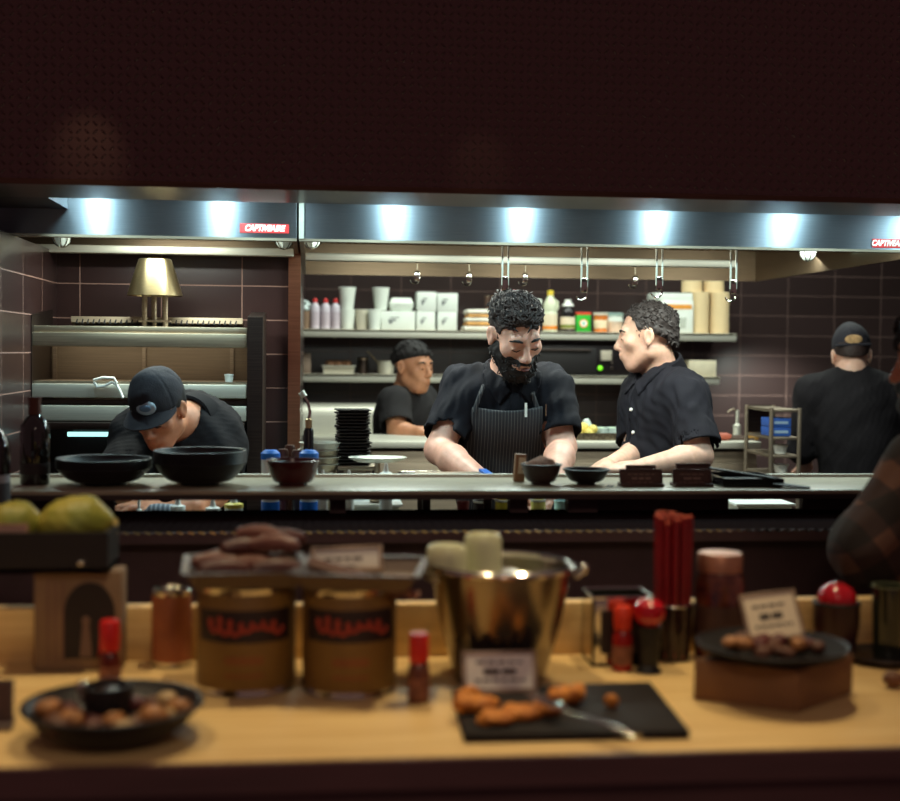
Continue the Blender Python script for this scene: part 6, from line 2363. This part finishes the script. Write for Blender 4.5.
# slate board with fried chicken
cs = [WZ(464, 735, ZC + .012), WZ(690, 731, ZC + .012), WZ(650, 682, ZC + .012), WZ(452, 689, ZC + .012)]
cen = sum(cs, Vector()) / 4
t = thing('slate_board', 'black slate board of fried chicken with a fork across it', 'board', (cen.x, cen.y, CZ))
vs = [(c.x - cen.x, c.y - cen.y, 0.0) for c in cs] + [(c.x - cen.x, c.y - cen.y, .012) for c in cs]
MB().add(vs, [(0, 3, 2, 1), (4, 5, 6, 7), (0, 1, 5, 4), (1, 2, 6, 5), (2, 3, 7, 6), (3, 0, 4, 7)]).build('slate', pm('black_slate', (30, 25, 25), .7, var=.2, bump=.1, spec=.25), t, bevel=.0015)
FRIED = pm('fried_crust', (220, 142, 54), .6, var=.0, scale=50, second=(168, 92, 32), bump=.5, bscale=120)
for i, (px_, py_, wx, hz, lab) in enumerate(((478, 706, 22, 13, 'fried chicken piece at the left corner of the slate board'), (496, 720, 18, 11, 'fried chicken piece nearest the front edge of the slate'),
                                             (520, 715, 20, 10, 'fried chicken piece before the framed card on the slate'), (545, 712, 13, 9, 'small fried chicken piece under the fork tines'),
                                             (566, 698, 19, 14, 'fried chicken piece at the back of the slate behind the fork'), (468, 697, 13, 10, 'small fried chicken piece at the back left of the slate'),
                                             (612, 704, 6, 9, 'tiny fried crumb alone right of the fork'))):
    c = WZ(px_, py_ + hz * .4, ZC + .013)
    r = S(wx * 1.25, c.y)
    hh_ = S(hz, c.y) * 1.35
    f = Field([-r * 1.5, -r * 1.3, -.01], [r * 1.5, r * 1.3, hh_ * 1.7], max(.0022, r / 18))
    rr_ = random.Random(200 + i)
    f.ell((0, 0, hh_ * .45), (r * .85, r * .6, hh_ * .5), 0)
    for k in range(6):
        f.ell((rr_.uniform(-.6, .6) * r, rr_.uniform(-.4, .4) * r, hh_ * rr_.uniform(.3, .7)), (r * .36, r * .34, hh_ * .36), .006)
    f.all(lambda P, F: np.maximum(F + .0022 * wob(P, 180, 210 + i), -P[..., 2]))
    o = f.build('fried_chicken', FRIED)
    tag(o, lab, 'food', 'fried chicken on the slate board', (c.x, c.y, ZC + .0135))
# fork
p0, p1 = WZ(531, 694, ZC + .045), WZ(638, 737, ZC + .022)
dv = p1 - p0
L = dv.length
t = thing('fork', 'steel fork resting on the fried chicken with its handle over the slate edge', 'fork', tuple(p0))
q = dv.to_track_quat('X', 'Z')
t.rotation_euler = q.to_euler()
m = MB()
m.tube([(L * .30, 0, .0), (L * .38, 0, -.003), (L * .6, 0, .0), (L * .8, 0, .002), (L, 0, 0)], [.004, .003, .0038, .007, .0085], 12, .35)
m.build('handle', CHROME, t)
hd_ = MB().box((L * .235, 0, -.001), (L * .10, .024, .003), taper=.8).build('head', CHROME, t, bevel=.001)
for k in range(4):
    MB().tube([(L * .19, -.0095 + .0063 * k, -.001), (L * .08, -.0100 + .0067 * k, -.003), (0, -.0100 + .0067 * k, .003)], [.002, .0019, .001], 8).build('tine', CHROME, t)

# shallow black bowl with food, left
c = WZ(113, 706, ZC + .045)
rw = S(88, c.y)
t = thing('food_bowl', 'wide shallow black bowl of mixed snacks at the left of the counter', 'bowl', (c.x, c.y, CZ))
hw_ = .048
MB().lathe([(0, .003), (rw * .45, .003), (rw * .45, 0), (rw * .5, 0), (rw * .8, hw_ * .4), (rw, hw_), (rw - .006, hw_ + .001), (rw * .76, hw_ * .45), (rw * .45, .010), (0, .010)], n=64).build('bowl', BOWL, t)
MB().lathe([(rw - .003 + .004 * math.cos(a), hw_ + .003 * math.sin(a)) for a in np.linspace(0, 2 * PI, 9)[:-1]], n=64, closed=True).build('rim', BOWL, t)
SN = [pm('golden_snack', (160, 106, 56), .5, var=.3, scale=40, bump=.3), pm('dark_red_snack', (86, 28, 28), .45, var=.25), pm('brown_snack', (96, 58, 40), .6, var=.3, bump=.3), pm('pale_snack', (176, 148, 104), .5, var=.2, bump=.2)]
rr_ = random.Random(77)
SPOTS = [(-.085, -.02, 0), (-.07, -.05, 2), (-.05, .0, 1), (-.045, -.062, 0), (-.02, -.07, 2), (-.015, -.035, 1), (.01, -.068, 0), (.035, -.058, 2), (.04, -.02, 0), (.06, -.045, 1), (.075, -.01, 3), (.09, .01, 0),
         (.07, .03, 3), (.05, .05, 2), (-.065, .03, 1), (-.03, .05, 2), (.0, .065, 0), (-.09, .02, 2), (.028, .02, 1), (.025, -.085, 3), (-.06, -.08, 2), (.065, -.075, 0)]
for i, (dx, dy, k) in enumerate(SPOTS):
    r = rr_.uniform(.012, .017)
    d_ = math.hypot(dx, dy) / rw
    f = Field([-r * 1.7] * 3, [r * 1.7] * 3, .0026)
    f.ell((0, 0, 0), (r * 1.15, r, r * .8), 0)
    f.ell((r * .5, rr_.uniform(-.4, .4) * r, r * .2), (r * .6, r * .6, r * .5), .005)
    f.all(lambda P, F: F + .0018 * wob(P, 150, 300 + i))
    o = f.build('snack_piece', SN[k])
    tag(o, ('golden', 'dark red', 'brown', 'pale')[k] + ' snack piece in the wide shallow black bowl', 'food', '%s snacks in the shallow bowl' % ('golden', 'dark red', 'brown', 'pale')[k],
        (c.x + dx, c.y + dy, CZ + .028 + .030 * max(0, d_ - .45) + (.012 if i % 3 == 0 else 0)), R(rr_.uniform(0, 180)))
t2 = thing('dark_dip_pot', 'small black dip pot set in the middle of the snack bowl', 'pot', (c.x - .008, c.y + .005, CZ + .011))
MB().lathe([(0, 0), (.026, 0), (.034, .045), (.034, .062), (.030, .062), (.029, .045), (.022, .006), (0, .006)], n=36).build('pot', BLACK, t2)
MB().lathe([(0, .050), (.0295, .050), (.02, .055), (0, .058)], n=36).build('dip', pm('dark_dip', (44, 26, 24), .3), t2)
t2 = thing('glass_bead_lid', 'shiny clear stopper lying among the snacks at the back left', 'stopper', (c.x - .052, c.y + .065, CZ + .045))
MB().ell((0, 0, .010), (.010, .010, .010)).build('ball', CHROME, t2)
MB().cyl((0, 0, -.012), (0, 0, .004), .006, .008, 12).build('plug', STEEL_LIGHT, t2)
# sign holder cut by the left edge
pE = onC(4, 729)
sign('card_holder', 'dark card holder cut off by the left edge of the counter', -40, 13, 681, 729, pE.y, CZ, R(-9), pm('grey_brown_frame', (96, 82, 78), .45), DCARD, rz=R(6), seed=14)

# ---------------------------------------------------------------- right side of the counter
q = onC(620, 667)
xa, xb = W(592, 660, q.y).x, W(652, 660, q.y).x
ht = hgt(620, 598, q.y)
w = xb - xa
dt = min(w, cb - q.y - .012)
t = thing('square_tin', 'open square steel tin with a dark label, behind the red-capped bottle', 'tin', ((xa + xb) / 2, q.y + dt / 2, CZ))
MB().box((0, 0, .003), (w, dt, .006)).build('base', CHROME, t, bevel=.001)
for sx in (-1, 1):
    MB().box((sx * (w / 2 - .002), 0, ht / 2), (.004, dt, ht)).build('wall', CHROME, t)
    MB().box((0, sx * (dt / 2 - .002), ht / 2), (w, .004, ht)).build('wall', CHROME, t)
m = MB()
for sx in (-1, 1):
    m.tube([(sx * w / 2, -dt / 2, ht), (sx * w / 2, dt / 2, ht)], .003, 8)
    m.tube([(-w / 2, sx * dt / 2, ht), (w / 2, sx * dt / 2, ht)], .003, 8)
m.build('rim_wire', CHROME, t)
lb = MB().box((-w * .06, -dt / 2 - .001, ht * .5), (w * .6, .002, ht * .62)).build('dark_label', pm('near_black_label', (46, 34, 32), .5), t)
sauce_bottle(622, 667, 606, 21, 'red-capped bottle standing right before the square steel tin', .34, pm('bright_red_sauce', (150, 28, 24), .2), pm('orange_red_cap', (214, 60, 34), .35), Y=q.y - S(13, q.y))
Yb_ = q.y + dt * .5
REDB = pm('red_glazed_ball', (178, 18, 30), .15, var=.1, coat=.5)
Yb_ = q.y - .035
rb_ = S(17, Yb_)
xq = W(649, 640, Yb_).x
zq = W(649, 613, Yb_).z - ZC
t = thing('egg_cup', 'small dark cup under the shiny red fruit, before the steel tin', 'cup', (xq, Yb_, CZ))
MB().lathe([(0, 0), (rb_ * .8, 0), (rb_ * .55, .012), (rb_ * .8, zq - rb_ * .75), (rb_ * .74, zq - rb_ * .75), (rb_ * .45, zq - rb_ * .95), (0, zq - rb_ * .98)], n=32).build('cup', BLACK, t)
t = thing('red_fruit', 'shiny red round fruit sitting in a small dark cup before the steel tin', 'fruit', (xq, Yb_, CZ + zq))
MB().lathe([(0, -rb_ * .85), (rb_ * .55, -rb_ * .8), (rb_ * .95, -rb_ * .3), (rb_, 0), (rb_ * .9, rb_ * .5), (rb_ * .5, rb_ * .82), (rb_ * .15, rb_ * .82), (0, rb_ * .75)], n=32).build('skin', REDB, t)
MB().tube([(0, 0, rb_ * .75), (.003, 0, rb_ * 1.05)], .0022, 8).build('stem', pm('green_stem', (70, 84, 40), .6), t)
# bundle of red sticks in a dark glass
Yl = cb - S(20, cb) * 1.2 - .004
x = W(672, 640, Yl).x
r = S(20, Yl)
hg_ = hgt(672, 604, Yl)
t = thing('stick_glass', 'dark glass holding a bundle of red sticks', 'glass', (x, Yl, CZ))
MB().lathe([(0, 0), (r * .9, 0), (r * 1.05, hg_), (r * 1.0, hg_), (r * .85, .006), (0, .006)], n=36).build('glass', pm('smoked_glass', (60, 40, 36), .08, var=.05, trans=.4), t)
MB().lathe([(r * 1.02 + .002 * math.cos(a), hg_ + .002 * math.sin(a)) for a in np.linspace(0, 2 * PI, 9)[:-1]], n=36, closed=True).build('rim', CHROME, t)
STK = pm('dark_red_stick', (128, 20, 26), .35, var=.15)
TIP = pm('orange_stick_tip', (166, 66, 40), .6, var=.2)
n_ = 0
hs_ = hgt(672, 518, Yl)
for ring, cnt in ((0, 1), (.46, 6), (.92, 12)):
    for k in range(cnt):
        a = 2 * PI * k / cnt + ring
        bx_, by_ = r * ring * .82 * math.cos(a), r * ring * .82 * math.sin(a)
        dz = rr_.uniform(-.008, .006)
        tx_, ty_ = bx_ * 1.12, by_ * 1.12
        hz = hs_ + dz - .0065
        o = thing('red_stick', 'long red stick in the bundle standing in the dark glass', 'stick', (x + bx_, Yl + by_, CZ + .0065), group='red sticks in the dark glass')
        MB().tube([(0, 0, 0), (tx_ - bx_, ty_ - by_, hz)], .0058, 8).build('stick', STK, o)
        MB().ell((tx_ - bx_, ty_ - by_, hz), (.0054, .0054, .004), nu=10, nv=6).build('tip', TIP, o)
# preserve jar
Yj = cb - S(26, cb) - .004
x = W(719, 620, Yj).x
r = S(26, Yj)
hj = hgt(719, 553, Yj)
t = thing('preserve_jar', 'big jar of red preserves with a copper-coloured lid behind the brown box', 'jar', (x, Yj, CZ))
MB().lathe([(0, 0), (r * .95, 0), (r, .008), (r, hj * .70), (r * .9, hj * .80), (r * .84, hj * .84), (0, hj * .84)], n=40).build('glass', pm('red_preserve_glass', (58, 20, 20), .1, var=.0, scale=38, second=(104, 52, 28), coat=.7), t)
MB().lathe([(0, hj * .83), (r * .9, hj * .83), (r * .9, hj * .97), (r * .84, hj), (0, hj)], n=40).build('lid', pm('copper_lid', (186, 132, 104), .35, .7), t)
MB().lathe([(r * 1.005, hj * .2), (r * 1.01, hj * .22), (r * 1.01, hj * .5), (r * 1.005, hj * .52)], n=40).build('label', pm('dark_jar_label', (70, 44, 36), .6, var=.3), t)
# brown box (corner toward us) with a black dish of food on it
pc_ = WZ(797, 714, ZC)
pl_ = WZ(693, 700, ZC)
pr_ = WZ(853, 694, ZC)
hbx = hgt(797, 672, pc_.y)
t = thing('kraft_box', 'low brown box turned corner-on at the right, carrying a black dish', 'box', (pc_.x, pc_.y, CZ))
bk = pl_ + pr_ - pc_
P4 = [Vector((0, 0, 0)), pr_ - pc_, bk - pc_, pl_ - pc_]
vs = [(v.x, v.y, 0) for v in P4] + [(v.x, v.y, hbx) for v in P4]
MB().add(vs, [(0, 3, 2, 1), (4, 5, 6, 7), (0, 1, 5, 4), (1, 2, 6, 5), (2, 3, 7, 6), (3, 0, 4, 7)]).build('box', pm('kraft_card', (126, 88, 56), .7, var=.1), t, bevel=.003)
cbx = pc_ + (bk - pc_) * .5
MB().box((cbx.x - pc_.x, cbx.y - pc_.y, hbx + .0006), (.03, .10, .001), (0, 0, .5)).build('tape', pm('brown_tape', (120, 80, 50), .4), t)
zd = CZ + hbx + .002
rd_ = S(78, cbx.y)
t = thing('black_dish', 'round black dish of snacks on the brown box', 'dish', (cbx.x - .008, cbx.y - .01, zd))
MB().lathe([(0, 0), (rd_ * .6, 0), (rd_ * .95, .012), (rd_, .020), (rd_ * .96, .021), (rd_ * .6, .006), (0, .006)], n=56).build('dish', pm('matt_black_dish', (26, 22, 22), .8, spec=.2), t)
MB().lathe([(rd_ * .98 + .003 * math.cos(a), .0205 + .0025 * math.sin(a)) for a in np.linspace(0, 2 * PI, 9)[:-1]], n=56, closed=True).build('rim', BOWL, t)
for i, (dx, dy, k) in enumerate(((-.07, -.01, 0), (-.055, -.025, 0), (-.06, .01, 3), (-.03, -.04, 2), (-.02, .0, 1), (.005, -.045, 2), (.0, -.01, 2), (.02, .03, 1), (.03, -.03, 0), (.045, .0, 2), (.06, .02, 1), (-.03, .04, 2), (.01, .06, 1), (.07, -.01, 2), (-.005, .03, 1), (.05, .045, 2))):
    r = rr_.uniform(.011, .015)
    f = Field([-r * 1.7] * 3, [r * 1.7] * 3, .0026)
    f.ell((0, 0, 0), (r * 1.2, r, r * .8), 0)
    f.ell((r * .5, rr_.uniform(-.4, .4) * r, r * .2), (r * .6, r * .6, r * .5), .005)
    f.all(lambda P, F: F + .0018 * wob(P, 150, 400 + i))
    o = f.build('snack_piece', SN[k])
    tag(o, ('golden', 'dark red', 'brown', 'pale')[k] + ' snack piece on the round black dish', 'food', '%s snacks on the black dish' % ('golden', 'dark red', 'brown', 'pale')[k],
        (cbx.x - .008 + dx, cbx.y - .01 + dy, zd + .0065 + r * .82 + (.010 if k == 0 else 0)), R(rr_.uniform(0, 180)))
sign('price_card', 'cream card in a frame tilted among the snacks on the black dish', 750, 805, 590, 640, cbx.y + .015, zd + .008, R(-30), CLAMP, CREAM, roll=R(-8), rz=R(-6), base=False, seed=11)
# dark cup with red ball, dark plate, dark glass, brown nut at the right edge
Yc = cb - S(24, cb) - .004
x = W(836, 640, Yc).x
r = S(24, Yc)
hcup = hgt(836, 603, Yc)
t = thing('dark_cup', 'dark cup holding a shiny red ball at the right of the counter', 'cup', (x, Yc, CZ))
MB().lathe([(0, 0), (r * .75, 0), (r * .98, hcup * .6), (r, hcup), (r * .93, hcup), (r * .9, hcup * .6), (r * .68, .006), (0, .006)], n=40).build('cup', pm('dark_plum_cup', (52, 24, 26), .35), t)
MB().lathe([(r * .965 + .003 * math.cos(a), hcup + .003 * math.sin(a)) for a in np.linspace(0, 2 * PI, 9)[:-1]], n=40, closed=True).build('rim', BLACK, t)
t = thing('red_ball', 'shiny dark red ball sitting in the dark cup', 'ball', (x, Yc, CZ + hcup + r * .12))
MB().ell((0, 0, 0), (r * .86, r * .86, r * .78), nu=32, nv=20).build('ball', REDB, t)
MB().cyl((0, 0, r * .74), (0, 0, r * .84), .004, .003, 10).build('stalk', pm('dark_stalk', (60, 40, 30), .6), t)
pP = WZ(884, 660, ZC)
pP.y = min(pP.y, cb - .082)
t = thing('dark_plate', 'dark round plate at the right edge behind the brown nut', 'plate', (pP.x, pP.y, CZ))
MB().lathe([(0, 0), (.05, 0), (.075, .010), (.073, .012), (.05, .004), (0, .004)], n=48).build('plate', DARK_GLOSS, t)
MB().lathe([(.074 + .002 * math.cos(a), .011 + .002 * math.sin(a)) for a in np.linspace(0, 2 * PI, 9)[:-1]], n=48, closed=True).build('rim', STEEL_DARK, t)
Yg = pP.y
x = W(884, 640, Yg).x
t = thing('dark_tumbler', 'dark green tumbler standing on the dark plate at the right edge', 'tumbler', (x + .012, Yg + .01, CZ + .0045))
hg_ = hgt(884, 590, Yg)
r = S(18, Yg)
MB().lathe([(0, 0), (r * .85, 0), (r, hg_), (r * .94, hg_), (r * .8, .008), (0, .008)], n=36).build('tumbler', pm('bottle_green_glass', (40, 44, 34), .1, var=.1, coat=.4), t)
MB().lathe([(r * .97 + .002 * math.cos(a), hg_ + .002 * math.sin(a)) for a in np.linspace(0, 2 * PI, 9)[:-1]], n=36, closed=True).build('rim', pm('green_rim', (90, 96, 70), .2), t)
pN = WZ(893, 688, ZC)
f = Field([-.03] * 3, [.03] * 3, .0022)
f.ell((0, 0, 0), (.017, .015, .014), 0)
f.all(lambda P, F: F + .0008 * wob(P, 160, 500))
o = f.build('brown_nut', pm('nut_shell', (112, 74, 50), .5, var=.3, bump=.3))
tag(o, 'single brown nut lying on the counter at the right edge', 'nut', None, (pN.x, pN.y, CZ + .0138))
# small dark jar beside the cup
pD = WZ(790, 640, ZC)
t = thing('spice_jar', 'small dark jar with a bright lid behind the tilted cream card', 'jar', (W(783, 620, cb - .03).x, cb - .03, CZ))
MB().lathe([(0, 0), (.022, 0), (.022, .06), (0, .06)], n=30).build('jar', pm('dark_spice', (64, 36, 28), .3), t)
MB().lathe([(0, .059), (.023, .059), (.023, .072), (0, .073)], n=30).build('lid', CHROME, t)
# ---------------------------------------------------------------- lights
def light(name, kind, loc, energy, col, size=.1, target=None, spot=None, blend=.5, size_y=None, spread=None):
    ld = bpy.data.lights.new(name, kind)
    ld.energy = energy
    ld.color = col
    if kind == 'AREA':
        ld.size = size
        if size_y:
            ld.shape = 'RECTANGLE'
            ld.size_y = size_y
        if spread:
            ld.spread = spread
    else:
        ld.shadow_soft_size = size
    if kind == 'SPOT':
        ld.spot_size = spot
        ld.spot_blend = blend
    o = bpy.data.objects.new(name, ld)
    COL.objects.link(o)
    o.location = loc
    if target is not None:
        o.rotation_euler = (Vector(target) - Vector(loc)).to_track_quat('-Z', 'Y').to_euler()
    return o


COOL = (.62, .95, 1.0)
KIT = (.90, 1.0, .90)
WARM = (1.0, .80, .47)
for px_ in (100, 240, 375, 512, 657, 797, 935):
    q = W(310 + (px_ - 310) / .947, 225, YF)
    light('slot_lamp', 'SPOT', (q.x, 3.68, 2.075), 7.5, COOL, .02, (q.x, 3.74, 1.0), R(176), .25)
# strip lamps inside the hoods, shining down on the cook line
for x, y, e in ((-.45, 4.15, 7), (.25, 4.2, 7), (.75, 4.2, 7), (1.25, 4.2, 7), (1.75, 4.25, 5)):
    light('hood_lamp', 'AREA', (x, y, 1.99), e, KIT, .34, (x, y + .02, 0), size_y=.06)
for x, e in ((.35, 26), (1.1, 26), (1.9, 26)):
    light('aisle_lamp', 'AREA', (x, 5.0, 1.98), e * .2, KIT, .5, (x, 5.4, 1.0), size_y=.08)
for x in (.5, 1.5, 2.6):
    light('ceiling_lamp', 'AREA', (x, 6.25, 2.85), 21, KIT, .6, (x, 6.5, 1.5), size_y=.3)
# warm spots over the dining counter
for x, y, e in ((-.75, 2.05, 34), (0.05, 2.05, 42), (.75, 2.1, 42)):
    light('counter_spot', 'SPOT', (x, y + .14, 2.75), e * 1.1, WARM, .04, (x, y - .10, 1.06), R(58), .6)
light('soffit_fill', 'SPOT', (-.6, 2.5, 2.6), 8.0, WARM, .02, (-.55, 3.3, 2.06), R(14), 1.0)  # narrow spots added to put patches of glow on the soffit plate
light('soffit_fill', 'SPOT', (.4, 2.5, 2.6), 3.0, WARM, .02, (.43, 3.3, 2.06), R(12), 1.0)
w = bpy.data.worlds.new('world')
SC.world = w
w.use_nodes = True
bg = w.node_tree.nodes['Background']
bg.inputs[0].default_value = (1.0, .58, .60, 1)
bg.inputs[1].default_value = .11
light('tile_fill', 'SPOT', (W(765, 340, 7.0).x, 6.9, 1.66), 60, KIT, .04, (W(765, 400, 7.4).x, 7.4, 1.05), R(100), .9)  # added spot without a fixture, brightens the lower right tiles
light('broiler_fill', 'AREA', (W(140, 350, 4.3).x, 4.28, W(140, 336, 4.3).z), 0.45, (1.0, .86, .68), .6, (W(140, 350, 4.3).x, 4.36, 1.0), size_y=.04)  # added fill under the broiler top, brightens its shaded back panel
light('front_fill', 'SPOT', (.2, -.2, 2.6), 24, (1.0, .80, .62), .12, (.1, 1.95, 1.05), R(44), .6)  # added front fill behind the camera, lifts the cards and object fronts
light('hood_fill', 'POINT', (-.45, 4.2, 2.16), 2.5, (1.0, .82, .55), .04).data.energy = 1.2  # added warm point between the jars, tints the left hood filters
